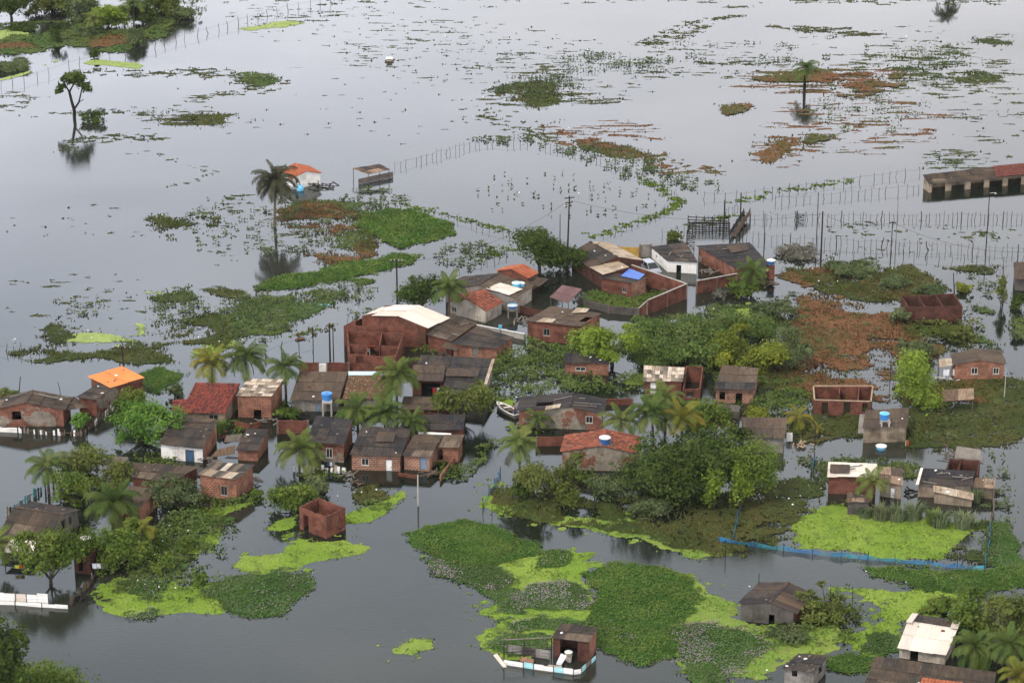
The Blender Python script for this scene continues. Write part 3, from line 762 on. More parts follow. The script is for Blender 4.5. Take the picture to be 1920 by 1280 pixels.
# --- drowned grass and marsh
MARSH = [
 ('rusty brown marsh grass beside the tall coconut palm', [(525,395),(600,377),(660,398),(690,440),(690,478),(620,492),(548,474),(600,445),(530,420)], 'marsh_rust', 'weed_rust', 0.06),
 ('olive weed ring with a hole of open water', [(285,408),(340,392),(388,394),(408,415),(390,442),(330,449),(300,430)], 'marsh_olive', 'weed_olive', 0.24),
 ('green and olive weed bank before the fence of big posts', [(420,600),(480,560),(560,548),(640,538),(650,560),(570,592),(530,618),(470,645),(420,630)], 'marsh_green', 'weed_green', 0.26),
 ('long drowned grass bank beyond the orange roofed house', [(25,662),(130,648),(180,636),(300,646),(400,630),(450,618),(425,655),(330,678),(200,672),(60,680)], 'marsh_olive', 'weed_olive', 0.12),
 ('dark weed knot at the end of the long grass bank', [(82,615),(110,598),(132,612),(128,632),(95,642)], 'marsh_olive', 'weed_dark', 0.12),
 ('olive weed clump with ragged arms on open water', [(296,556),(345,545),(372,560),(345,588),(300,578)], 'marsh_olive', 'weed_green', 0.22),
 ('curved dark weed band on open water', [(280,605),(310,590),(345,600),(360,570),(372,590),(350,622),(310,630),(285,625)], 'marsh_olive', 'weed_olive', 0.3),
 ('slim olive weed band pointing at the tall palm reflection', [(355,540),(400,538),(450,548),(470,565),(440,558),(390,550)], 'marsh_olive', 'weed_olive', 0.12),
 ('thin olive weed hook beside the green weed bank', [(362,600),(400,592),(425,610),(430,640),(412,630),(395,610)], 'marsh_olive', 'weed_olive', 0.12),
 ('wide rust red marsh with pools around the roofless dark brick building', [(1472,520),(1540,500),(1620,500),(1700,520),(1765,545),(1705,562),(1690,605),(1725,622),(1722,650),(1700,680),(1692,705),(1650,750),(1530,750),(1440,726),(1440,690),(1490,655),(1470,605),(1500,565),(1522,548),(1490,525)], 'marsh_rust', 'weed_rust', 0.15),
 ('olive grass crest of the marsh behind the roofless dark brick building', [(1462,494),(1500,488),(1560,482),(1640,486),(1710,502),(1770,545),(1700,565),(1610,560),(1540,545),(1500,520)], 'marsh_olive', 'weed_olive', 0.15),
 ('olive brown marsh before the gabled brown roof house', [(1700,745),(1760,715),(1890,705),(1930,720),(1930,800),(1900,832),(1800,842),(1702,838),(1700,790)], 'marsh_olive', 'weed_olive', 0.12),
 ('rust tinged marsh strip under the open rusty shelter', [(1690,690),(1720,650),(1760,650),(1770,700),(1850,720),(1860,770),(1740,765),(1690,750)], 'marsh_rust', 'weed_olive', 0.12),
 ('green marsh under the feathery thicket beside the neat brick cottage', [(1150,640),(1250,590),(1400,580),(1470,600),(1490,680),(1440,730),(1510,760),(1420,790),(1330,700),(1200,690)], 'marsh_green', 'weed_green', 0.1),
 ('drowned olive grass at the foot of the big dark tree', [(925,918),(1000,925),(1100,935),(1200,930),(1300,930),(1420,915),(1500,930),(1525,945),(1475,1000),(1440,1028),(1340,1037),(1270,1025),(1220,1000),(1120,985),(1000,970),(935,948)], 'marsh_olive', 'weed_olive', 0.10),
 ('drowned grass between the big dark tree and the walled shacks', [(1430,880),(1500,870),(1545,905),(1545,935),(1480,940),(1420,925)], 'marsh_olive', 'weed_green', 0.26),
 ('green drowned grass behind the white patched roof shack', [(1515,870),(1560,855),(1640,858),(1705,862),(1715,890),(1640,895),(1540,905)], 'marsh_green', 'weed_green', 0.32),
 ('murky weeds in the corner of the netted pond', [(1790,1012),(1850,985),(1850,1056),(1740,1050),(1800,1036)], 'marsh_olive', 'weed_dark', 0.25),
 ('green drowned grass under the far wooded bank', [(-30,45),(60,40),(200,42),(330,20),(375,-20),(375,30),(300,70),(230,97),(150,92),(60,102),(-30,98)], 'marsh_green', 'weed_green', 0.42),
 ('rust red marsh strip before the lime tree of the far bank', [(165,72),(200,62),(245,66),(240,82),(200,90),(160,88)], 'marsh_rust', 'weed_rust', 0.1),
 ('rust red marsh strip at the picture edge of the far bank', [(-20,84),(40,80),(62,92),(30,100),(-20,100)], 'marsh_rust', 'weed_rust', 0.15),
 ('ragged olive shallows on the far bank edge', [(-20,100),(50,95),(60,118),(30,130),(-20,135)], 'marsh_olive', 'weed_dark', 0.45),
 ('mown looking lawn inside the brick walled compound', [(1090,556),(1120,548),(1180,562),(1216,552),(1240,548),(1216,575),(1198,588),(1141,577)], 'marsh_green', 'weed_lime', 0.0),
 ('olive islet on the water above the cream hut of the marsh', [(1772,502),(1800,497),(1866,500),(1858,515),(1800,512)], 'marsh_olive', 'weed_olive', 0.0),
 ('tangled weed bank at the edge beyond the roofless dark building', [(1828,575),(1870,590),(1925,600),(1925,628),(1870,615)], 'marsh_green', 'weed_green', 0.26),
 ('weedy olive fringe behind the gabled brown roof house', [(1690,610),(1800,610),(1860,640),(1880,668),(1800,655),(1720,640)], 'marsh_green', 'weed_olive', 0.4),
 ('olive drowned grass in front of the roofless long brick house', [(1520,780),(1620,775),(1640,800),(1600,815),(1500,830),(1480,800)], 'marsh_olive', 'weed_olive', 0.12),
 ('dark green weeds around the feet of the bushes by the striped roof house', [(300,990),(370,955),(425,985),(415,1030),(340,1080),(290,1090),(225,1085),(270,1030)], 'marsh_green', 'weed_green', 0.22),
 ('dark oval weed patch behind the brick front row', [(672,920),(700,915),(728,925),(720,938),(690,940),(675,932)], 'marsh_olive', 'weed_olive', 0.0),
 ('sunken grass in the channel before the pale shed on posts', [(1100,552),(1088,560),(1120,572),(1090,575)], 'marsh_green', 'weed_green', 0.0),
 ('red brown debris raft tied to the twin wooden posts', [(565,633),(590,622),(618,612),(622,618),(595,632),(568,638)], 'marsh_rust', 'weed_rust', 0.0),
 ('weedy water before the brick wall of the compound', [(1320,575),(1350,565),(1400,570),(1450,560),(1480,575),(1400,600),(1340,600)], 'marsh_green', 'weed_green', 0.55),
 ('rust brown weed bar crossing behind the lone short palm', [(1410,147),(1480,139),(1530,132),(1580,145),(1640,134),(1725,139),(1700,158),(1600,163),(1540,154),(1460,154)], 'marsh_rust', 'weed_rust', 0.16),
 ('rust brown weed patch before the lone short palm bar', [(1535,166),(1600,160),(1650,172),(1620,184),(1560,180)], 'marsh_rust', 'weed_rust', 0.12),
 ('oval olive weed patch between the lone short palm and the terrace', [(1498,252),(1530,248),(1562,256),(1550,268),(1505,268)], 'marsh_olive', 'weed_olive', 0.0),
 ('small rust weed oval on the bare middle of the far water', [(1350,198),(1395,196),(1408,207),(1372,214)], 'marsh_rust', 'weed_rust', 0.0),
 ('forked rust weed patch above the fence corner of the terrace lane', [(1410,262),(1450,256),(1490,262),(1480,285),(1440,304),(1422,290),(1440,276)], 'marsh_rust', 'weed_olive', 0.2),
 ('long olive weed bank running down to the bent fence', [(1040,258),(1110,262),(1180,278),(1240,296),(1210,308),(1130,292),(1060,275)], 'marsh_olive', 'weed_rust', 0.18),
 ('rust weed smear at the head of the long olive weed bank', [(1000,234),(1060,228),(1100,238),(1080,248),(1020,249)], 'marsh_rust', 'weed_rust', 0.15),
 ('dark olive weed smear under the far grey sprigs', [(925,168),(985,150),(1045,158),(1030,176),(960,190)], 'marsh_olive', 'weed_dark', 0.18),
 ('dark olive weed tongue below the far grey sprigs', [(965,184),(1040,176),(1050,190),(1000,202)], 'marsh_olive', 'weed_olive', 0.12),
 ('olive weed bars at the upper picture edge side of the far water', [(1785,140),(1830,136),(1890,146),(1860,158),(1795,154)], 'marsh_olive', 'weed_olive', 0.15),
 ('thin olive weed island high on the far water', [(1822,74),(1850,71),(1890,78),(1855,86)], 'marsh_olive', 'weed_dark', 0.0),
 ('green weed head closing the ring behind the umbrella tree', [(440,136),(500,137),(525,150),(490,162),(455,150)], 'marsh_green', 'weed_green', 0.0),
 ('ragged olive weed field beside the umbrella tree bush', [(275,214),(350,208),(435,216),(425,238),(300,234)], 'marsh_olive', 'weed_olive', 0.24),
 ('green grass flank joining the rusty marsh and the hyacinth dome', [(515,412),(560,380),(640,376),(710,388),(690,430),(700,470),(640,505),(560,478),(575,440)], 'marsh_green', 'weed_green', 0.62),
]
for lab, px, sm, tm, hole in MARSH:
    far = px[0][1] < 310
    veg('marsh_vegetation', lab, px, sm, tuft_geo, cell=0.42 if not far else 0.8, amp=1.3, sc=3.0, hole=hole, hsc=0.22, sat=1.5, cat='marsh', lmat=tm, dens=9 if not far else 3, h=0.26, w=0.09)
# --- shrubby green thickets standing in the water
for lab, px, mt, h, dens in [
 ('feathery green thicket between the dark sheet roofs and the boat', [(928,672),(1000,655),(1060,665),(1062,695),(1130,705),(1205,715),(1205,742),(1130,738),(1000,738),(928,752)], 'leaf_feather', 1.1, 9),
 ('feathery green thicket beside the roofless long brick house', [(1425,722),(1500,715),(1525,745),(1480,778),(1428,768)], 'leaf_feather', 0.9, 9),
 ('green thicket before the flat patched brick house', [(985,640),(1060,652),(1110,655),(1100,668),(1000,660)], 'leaf_feather', 0.8, 8),
 ('loose weeds reaching into the channel by the brick front row', [(835,895),(870,855),(905,830),(925,832),(890,870),(860,900)], 'leaf_feather', 0.5, 7),
 ('loose thicket along the compound moat', [(1190,600),(1290,600),(1400,605),(1450,600),(1460,640),(1300,640),(1200,640)], 'leaf_feather', 0.9, 8),
 ('olive bushes before the roofless dark brick building', [(1700,610),(1760,608),(1820,610),(1835,632),(1760,640),(1705,635)], 'leaf_olive', 0.9, 8),
 ('grey bushes around the gable of the marsh', [(1690,640),(1740,640),(1760,665),(1720,680),(1690,668)], 'leaf_grey', 1.0, 8),
 ('green weeds between the bushes below the low brick house', [(290,1000),(340,970),(390,975),(385,1010),(330,1050),(285,1065)], 'leaf_feather', 0.8, 7),
 ('low green plants on the roof edge of the blue black roof', [(785,790),(800,772),(830,769),(822,785),(795,800)], 'leaf_fresh', 0.5, 0),
]:
    if dens == 0: continue
    fld = field_of(px, 1.2, 3.0, 0.22, 0.3)
    leaf_mat('thicket_undergrowth', lab, fld, mt, dens=dens * 3.6, size=0.15, h=h * 1.5, lump=1.6, up=0.3)

# --- far tussocks on the open flood
blobs_far('tussock_weeds', 'dark olive tussocks dotted over the far open water', spots_cluster(1060,150,190,55,150,(0.3,1.7)) + spots_cluster(880,95,260,60,170,(0.25,1.1)) + spots_cluster(700,60,230,55,110,(0.25,1.1)) + spots_cluster(1350,110,160,40,70,(0.3,1.4)) + spots_line([(905,205),(960,235),(1040,265)],60,2.0,(0.4,1.5)) + spots_cluster(990,180,100,25,50,(0.6,2.6)), 'marsh_olive', 'weed_dark')
blobs_far('tussock_weeds', 'rust and olive tussocks around the lone short palm', spots_cluster(1560,150,160,30,80,(0.5,2.6),3) + spots_cluster(1600,235,170,55,110,(0.4,1.9),3) + spots_cluster(1450,150,80,25,20,(0.5,2.0),3) + spots_cluster(1470,285,60,30,30,(0.5,1.8),2.5) + spots_line([(1010,245),(1090,262),(1170,285),(1230,300),(1290,318),(1350,320)],90,1.8,(0.5,1.9),2.5) + spots_cluster(1150,250,90,25,35,(0.5,1.9),3), 'marsh_rust', 'weed_rust')
blobs_far('tussock_weeds', 'green tussocks spread above the long low terrace', spots_cluster(1730,140,170,50,150,(0.4,2.2),2.6) + spots_cluster(1850,200,90,110,80,(0.3,1.5)) + spots_cluster(1780,300,60,20,40,(0.4,1.4)) + spots_cluster(1620,430,70,14,30,(0.3,1.0)) + spots_cluster(1850,440,70,14,30,(0.3,1.0)) + spots_cluster(1680,440,120,35,40,(0.2,0.6)) + spots_cluster(1700,75,200,40,60,(0.3,1.5)), 'marsh_olive', 'weed_green')
blobs_far('tussock_weeds', 'winding olive weed lines around the umbrella tree', spots_line([(160,132),(260,140),(330,133),(430,143),(520,150),(480,166)],90,1.2,(0.4,1.6),2.4) + spots_line([(60,215),(200,212),(300,205),(420,175),(525,170)],80,0.9,(0.3,1.2),2.4) + spots_cluster(350,220,85,14,60,(0.5,1.9),2.4) + spots_line([(120,285),(150,262),(230,255),(305,262)],55,0.9,(0.4,1.4),2.4) + spots_line([(240,290),(290,285),(350,310),(400,320),(370,342),(310,352)],40,0.5,(0.2,0.7),2) + spots_cluster(30,190,40,20,30,(0.4,1.3)) + spots_cluster(480,150,40,10,25,(0.7,1.8)), 'marsh_olive', 'weed_dark')
blobs_far('tussock_weeds', 'dark thin tussocks sprinkled over the water beside the tall palm', spots_cluster(150,420,150,40,22,(0.2,0.9)) + spots_cluster(150,560,160,60,42,(0.3,1.1)) + spots_cluster(430,450,60,60,40,(0.2,0.8)) + spots_cluster(450,385,50,20,20,(0.4,1.2)) + spots_cluster(500,190,300,80,40,(0.2,0.6)) + spots_cluster(800,210,140,80,30,(0.2,0.6)) + spots_cluster(560,440,90,40,40,(0.3,1.0)), 'marsh_olive', 'weed_dark')
blobs_far('tussock_weeds', 'lime weed bank following the bent fence', spots_line([(1190,330),(1230,350),(1275,378),(1245,400),(1180,420),(1110,445)],140,0.5,(0.4,1.0),1.6) + spots_line([(745,378),(800,395),(870,410),(960,437)],80,0.6,(0.3,0.9),1.6) + spots_line([(1380,378),(1450,362),(1530,350),(1600,338)],60,0.6,(0.3,1.0),2) + spots_line([(1290,425),(1370,405)],30,0.4,(0.4,0.9),1.6) + spots_line([(860,490),(960,465)],40,0.8,(0.3,0.8),1.6) + spots_line([(545,632),(600,615)],20,0.3,(0.3,0.6)), 'marsh_green', 'weed_lime', dens=5)
blobs_far('tussock_weeds', 'far dark bank line along the upper water', spots_line([(1195,82),(1240,70),(1265,55),(1315,38),(1400,30)],60,0.8,(0.5,1.6),2) + spots_line([(1195,82),(1240,82),(1290,64),(1335,45)],50,0.8,(0.5,1.6),2) + spots_line([(1300,118),(1400,122),(1480,115)],45,0.6,(0.3,1.1),3) + spots_line([(1460,52),(1540,58),(1640,68)],50,1.2,(0.5,1.9),3) + spots_line([(1240,-4),(1420,2),(1600,-2),(1900,4)],80,2.0,(0.6,2.2),3) + spots_line([(420,-2),(700,2),(1000,-4),(1240,2)],60,2.0,(0.4,1.8),3) + spots_cluster(520,30,100,20,40,(0.4,1.5)), 'marsh_olive', 'weed_dark')

def weeds(name, label, spots, mat, h=0.9, per=26, size=0.16, cat='weeds'):
    C = []
    for (x, y, rx, ry) in spots:
        k = rnd.uniform(0.25, 1.2)
        q = rng.normal(size=(max(4, int(per * min(1.3, rx * 1.2) * rnd.uniform(.4, 1.2))), 3)) * np.array([rx * 0.5, ry * 0.5, 0.28 * h * k]); q[:, 2] = np.abs(q[:, 2]) + 0.15 * h
        C.append(q + np.array([x, y, 0]))
    C = np.concatenate(C)
    Nn = rng.normal(size=C.shape); Nn[:, 2] += 0.5; Nn /= np.linalg.norm(Nn, axis=1, keepdims=True)
    L = size * rng.uniform(0.6, 1.5, len(C))
    c = (C[:, 0].mean(), C[:, 1].mean(), 0)
    return tag(quads_object(name, leafquads(C, Nn, L, L * 0.6), M[mat], loc=c), label, cat, kind='stuff')
weeds('emergent_weeds', 'grey green weed sprigs along the far fences', spots_line([(900,265),(1000,262),(1080,280),(1190,325)],50,1.5,(0.5,1.2)) + spots_cluster(1060,360,190,55,60,(0.08,0.35)) + spots_line([(1190,300),(1290,345),(1340,350)],40,1.2,(0.5,1.3)) + spots_cluster(1020,160,60,25,40,(0.9,2.2)) + spots_cluster(1150,120,120,20,30,(0.8,1.6)) + spots_cluster(1430,90,200,40,20,(0.5,1.2)) + spots_cluster(1760,120,90,40,30,(0.8,1.8)) + spots_cluster(1620,200,120,50,25,(0.6,1.4)), 'weed_green')
weeds('emergent_weeds', 'grey green weed sprigs around the rusty marsh by the tall palm', spots_cluster(560,430,110,60,70,(0.5,1.3)) + spots_cluster(700,380,60,30,40,(0.4,1.0)) + spots_cluster(480,590,70,50,60,(0.5,1.2)) + spots_cluster(650,550,60,18,30,(0.4,1.0)) + spots_cluster(690,590,40,14,12,(0.3,0.7)) + spots_cluster(880,480,70,25,50,(0.3,0.8)) + spots_cluster(400,420,60,50,30,(0.2,0.8)) + spots_cluster(340,575,50,35,40,(0.4,1.0)) + spots_cluster(150,575,60,20,14,(0.3,0.7)), 'leaf_grey')
weeds('emergent_weeds', 'sparse weed sprigs on the flood around the rusty marsh', spots_cluster(1600,620,90,110,34,(0.4,1.0)) + spots_cluster(1850,560,60,60,18,(0.4,1.0)) + spots_cluster(1480,580,40,30,22,(0.5,1.2)) + spots_cluster(1780,790,90,40,16,(0.4,1.0)) + spots_cluster(1870,930,25,90,30,(0.5,1.1)) + spots_cluster(1560,870,70,25,24,(0.4,1.0)), 'leaf_grey')
weeds('emergent_weeds', 'leafy yard weeds sprouting between the village houses', spots_cluster(430,805,30,18,16,(0.4,0.9)) + spots_cluster(600,890,45,10,14,(0.4,0.8)) + spots_cluster(835,872,16,18,14,(0.3,0.7)) + spots_cluster(1000,805,50,10,14,(0.4,0.9)) + spots_cluster(1090,900,40,14,18,(0.5,1.0)) + spots_cluster(650,790,40,20,18,(0.4,0.9)) + spots_cluster(745,650,20,14,14,(0.4,0.9)) + spots_cluster(800,660,26,10,12,(0.4,0.9)) + spots_cluster(1200,560,40,14,14,(0.3,0.7)) + spots_cluster(300,880,50,30,24,(0.5,1.1)) + spots_cluster(380,955,60,20,22,(0.5,1.1)) + spots_cluster(150,1010,30,20,14,(0.5,1.0)) + spots_cluster(520,760,20,14,12,(0.4,0.9)) + spots_cluster(1330,765,40,12,14,(0.4,0.9)), 'leaf_mid')
weeds('emergent_weeds', 'leafy weed sprigs along the near duckweed and huts', spots_cluster(360,1010,70,60,50,(0.5,1.1)) + spots_cluster(320,1100,110,35,30,(0.5,1.1)) + spots_cluster(700,945,40,20,14,(0.3,0.7)) + spots_cluster(1500,1190,80,25,24,(0.5,1.0)) + spots_cluster(1590,1170,40,40,30,(0.3,0.7)) + spots_cluster(1040,700,90,30,70,(0.6,1.2)) + spots_cluster(450,940,50,14,14,(0.3,0.7)), 'leaf_feather')

# --- white litter afloat
def litter():
    mb = MB()
    S = []
    for cx, cy, rx, ry, n in [(1500,925,60,25,14),(330,1000,70,40,26),(300,1090,90,40,14),(1600,520,120,40,16),(400,640,80,15,10),(690,570,40,20,6),(300,405,80,20,4),(1350,600,90,30,4),(1000,400,250,90,8),(1000,120,300,90,10),(1500,120,200,90,10),(200,640,150,15,8),(1420,1130,60,30,8),(680,930,60,14,8),(450,930,40,20,8),(960,745,30,14,6),(1450,1260,50,30,5),(1600,1080,200,40,4),(1530,740,40,20,5)]:
        for _ in range((n + 1) // 2):
            S.append(at(cx + rnd.gauss(0, rx * .5), cy + rnd.gauss(0, ry * .5)))
    for p in S:
        r = rnd.uniform(0.05, 0.14)
        n = rnd.choice((4, 5, 6)); a0 = rnd.uniform(0, 6)
        bt = [Vector((p.x + r * rnd.uniform(.6, 1.3) * math.cos(a0 + 6.283 * i / n), p.y + r * rnd.uniform(.6, 1.3) * math.sin(a0 + 6.283 * i / n), 0.26)) for i in range(n)]
        tp = [q * 0.5 + Vector((p.x, p.y, 0.26 + rnd.uniform(.3, .7) * r)) * 0.5 + Vector((0, 0, .05)) for q in bt]
        mb.face(tp)
        for i in range(n): mb.face([bt[i], bt[(i + 1) % n], tp[(i + 1) % n], tp[i]])
    tag(mb.build('litter', M['litter_white']), 'white plastic litter floating among the weeds', 'litter', kind='stuff')
litter()

# ------------------------------------------------------------------ the moist air over the flood
mb = MB()
mb.box((-2050, -560, -1.0), (2050, 2760, 128.0))
hz = mb.build('haze', [])
tag(hz, 'thin moist air over the flooded plain', 'haze', kind='stuff')
mh = bpy.data.materials.new('haze'); mh.use_nodes = True
hn = mh.node_tree; hn.nodes.clear()
ho = hn.nodes.new('ShaderNodeOutputMaterial'); hv = hn.nodes.new('ShaderNodeVolumePrincipled')
hv.inputs['Color'].default_value = (0.86, 0.89, 0.93, 1); hv.inputs['Density'].default_value = 0.00003
hn.links.new(hv.outputs[0], ho.inputs['Volume'])
hz.data.materials.append(mh)


# ------------------------------------------------------------------ buildings
def V2(p): return Vector((p[0], p[1], 0))

def add_sheets(mb, c, sw=1.1, sl=1.75, m=0, miss=0.0, jit=1.0):
    """overlapping roof sheets between corners c00, c10 (eave), c11, c01 (top)"""
    c00, c10, c11, c01 = [Vector(k) for k in c]
    a = ((c10 - c00).length + (c11 - c01).length) / 2; b_ = ((c01 - c00).length + (c11 - c10).length) / 2
    nx, ny = max(1, round(a / sw)), max(1, round(b_ / sl))
    nr = (c10 - c00).cross(c01 - c00).normalized()
    if nr.z < 0: nr = -nr
    sag = rnd.uniform(.04, .11) if min(a, b_) > 3 else .02
    def B(s, t): return c00 * (1 - s) * (1 - t) + c10 * s * (1 - t) + c11 * s * t + c01 * (1 - s) * t - Vector((0, 0, 16 * sag * max(0, s * (1 - s) * t * (1 - t))))
    for j in range(ny):
        for i in range(nx):
            if rnd.random() < miss: continue
            s0, s1 = i / nx - 0.012 * (i > 0), (i + 1) / nx
            t0, t1 = (j - 0.06 - (0.07 * rnd.random() * jit if j == 0 else 0)) / ny, (j + 1 + (0.05 * rnd.random() * jit if j == ny - 1 else 0)) / ny
            lo = 0.045 + 0.03 * rnd.random() * jit + (0.015 if i % 2 else 0)
            hi = 0.008 + 0.012 * rnd.random() * jit + (0.015 if i % 2 else 0)
            q = [B(s0, t0) + nr * (lo + rnd.uniform(0, .02) * jit), B(s1, t0) + nr * (lo + rnd.uniform(0, .02) * jit), B(s1, t1) + nr * hi, B(s0, t1) + nr * hi]
            mb.hexa([k - nr * 0.03 for k in q], q, m, [(s0 * a, t0 * b_), (s1 * a, t0 * b_), (s1 * a, t1 * b_), (s0 * a, t1 * b_)])

def add_tiles(mb, c, tw=0.3, tl=0.45, m=0):
    """courses of clay tiles"""
    c00, c10, c11, c01 = [Vector(k) for k in c]
    a = ((c10 - c00).length + (c11 - c01).length) / 2; b_ = ((c01 - c00).length + (c11 - c10).length) / 2
    nx, ny = max(1, round(a / tw)), max(1, round(b_ / tl))
    nr = (c10 - c00).cross(c01 - c00).normalized()
    if nr.z < 0: nr = -nr
    def B(s, t): return c00 * (1 - s) * (1 - t) + c10 * s * (1 - t) + c11 * s * t + c01 * (1 - s) * t
    mb.face([c00, c10, c11, c01], m)
    for j in range(ny):
        for i in range(nx):
            if rnd.random() < 0.012: continue
            s0, s1 = i / nx, (i + 0.93) / nx
            t0, t1 = (j - 0.12 - rnd.uniform(0, .08)) / ny, (j + 1) / ny
            u = rnd.uniform(0, .02)
            p0, p1, p2, p3 = B(s0, t0) + nr * (0.075 + u), B(s1, t0) + nr * (0.075 + u), B(s1, t1) + nr * 0.02, B(s0, t1) + nr * 0.02
            pm0, pm1 = (p0 + p1) / 2 + nr * 0.05, (p2 + p3) / 2 + nr * 0.05
            uv = lambda s, t: (s * a, t * b_)
            mb.face([p0, pm0, pm1, p3], m, [uv(s0, t0), uv((s0 + s1) / 2, t0), uv((s0 + s1) / 2, t1), uv(s0, t1)])
            mb.face([pm0, p1, p2, pm1], m, [uv((s0 + s1) / 2, t0), uv(s1, t0), uv(s1, t1), uv((s0 + s1) / 2, t1)])
            mb.face([p0 - nr * 0.05, p1 - nr * 0.05, p1, pm0, p0], m)

def roof_plane(mb, c, kind, m=0, miss=0.0, sheet=(1.1, 1.75)):
    if kind.startswith('tile'): add_tiles(mb, c, m=m)
    else: add_sheets(mb, c, sheet[0], sheet[1], m, miss)

def wall_side(mb, A, B, nin, t, topf, ops, zb=-0.6, m=0, brk=()):
    A, B = V2(A), V2(B)
    cuts = sorted({0.0, 1.0, *brk, *[o[0] for o in ops], *[o[1] for o in ops]})
    for f0, f1 in zip(cuts, cuts[1:]):
        if f1 - f0 < 1e-4: continue
        fm = (f0 + f1) / 2
        p, q = A.lerp(B, f0), A.lerp(B, f1)
        op = [o for o in ops if o[0] - 1e-6 <= fm <= o[1] + 1e-6]
        def blk(z0a, z0b, z1a, z1b):
            i = nin * t
            b4 = [p + Vector((0, 0, z0a)), q + Vector((0, 0, z0b)), q + i + Vector((0, 0, z0b)), p + i + Vector((0, 0, z0a))]
            t4 = [p + Vector((0, 0, z1a)), q + Vector((0, 0, z1b)), q + i + Vector((0, 0, z1b)), p + i + Vector((0, 0, z1a))]
            mb.hexa(b4, t4, m)
        ta, tb = topf(f0), topf(f1)
        if op:
            o = op[0]
            if o[2] > zb: blk(zb, zb, o[2], o[2])
            if o[3] < min(ta, tb) - 0.02: blk(o[3], o[3], ta, tb)
        else: blk(zb, zb, ta, tb)

def pane_and_frame(par, A, B, nin, f0, f1, z0, z1, kind, mat, t=0.14):
    A, B = V2(A), V2(B); d = (B - A).normalized()
    p, q = A.lerp(B, f0), A.lerp(B, f1)
    Z = Vector((0, 0, 1))
    def slab(mb, p, q, z0, z1, o0, o1, m=0):
        mb.hexa([p + nin * o0 + Z * z0, q + nin * o0 + Z * z0, q + nin * o1 + Z * z0, p + nin * o1 + Z * z0], [p + nin * o0 + Z * z1, q + nin * o0 + Z * z1, q + nin * o1 + Z * z1, p + nin * o1 + Z * z1], m)
    if kind == 'hole': return
    if kind == 'door':
        mb = MB(); slab(mb, p + d * .07, q - d * .07, z0 + .01, z1 - .07, .05, .09)
        dr = mb.build('door', M[mat], par)
        mb = MB()
        for a, b_ in ((p, p + d * .07), (q - d * .07, q)): slab(mb, a, b_, z0, z1 - .001, -.015, t * .7)
        slab(mb, p + d * .0701, q - d * .0701, z1 - .07, z1, -.013, t * .7)
        mb.build('frame', M['wood_grey'], dr)
        mb = MB(); mb.box((q.x - .2, q.y - .03, (z0 + z1) / 2 - .03), (q.x - .12, q.y + .03, (z0 + z1) / 2 + .05)); mb.build('handle', M['black_rubber'], dr)
        return
    mb = MB(); slab(mb, p + d * .05, q - d * .05, z0 + .05, z1 - .05, .06, .075)
    w = mb.build('window', M['glass'], par)
    mb = MB()
    for a, b_ in ((p, p + d * .06), (q - d * .06, q), (p.lerp(q, .5) - d * .025, p.lerp(q, .5) + d * .025)): slab(mb, a, b_, z0 + .06, z1 - .06, -.012, .055)
    for a, b_ in ((z0, z0 + .06), (z1 - .06, z1)): slab(mb, p, q, a, b_, -.014, .055)
    mb.build('frame', M[mat], w)
    mb = MB(); slab(mb, p - d * .06, q + d * .06, z0 - .06, z0 - .002, -.06, -.003); mb.build('sill', M['concrete'], w)

def corner(p):
    return at(p[0], p[1], p[2] if len(p) > 2 else 0.0)

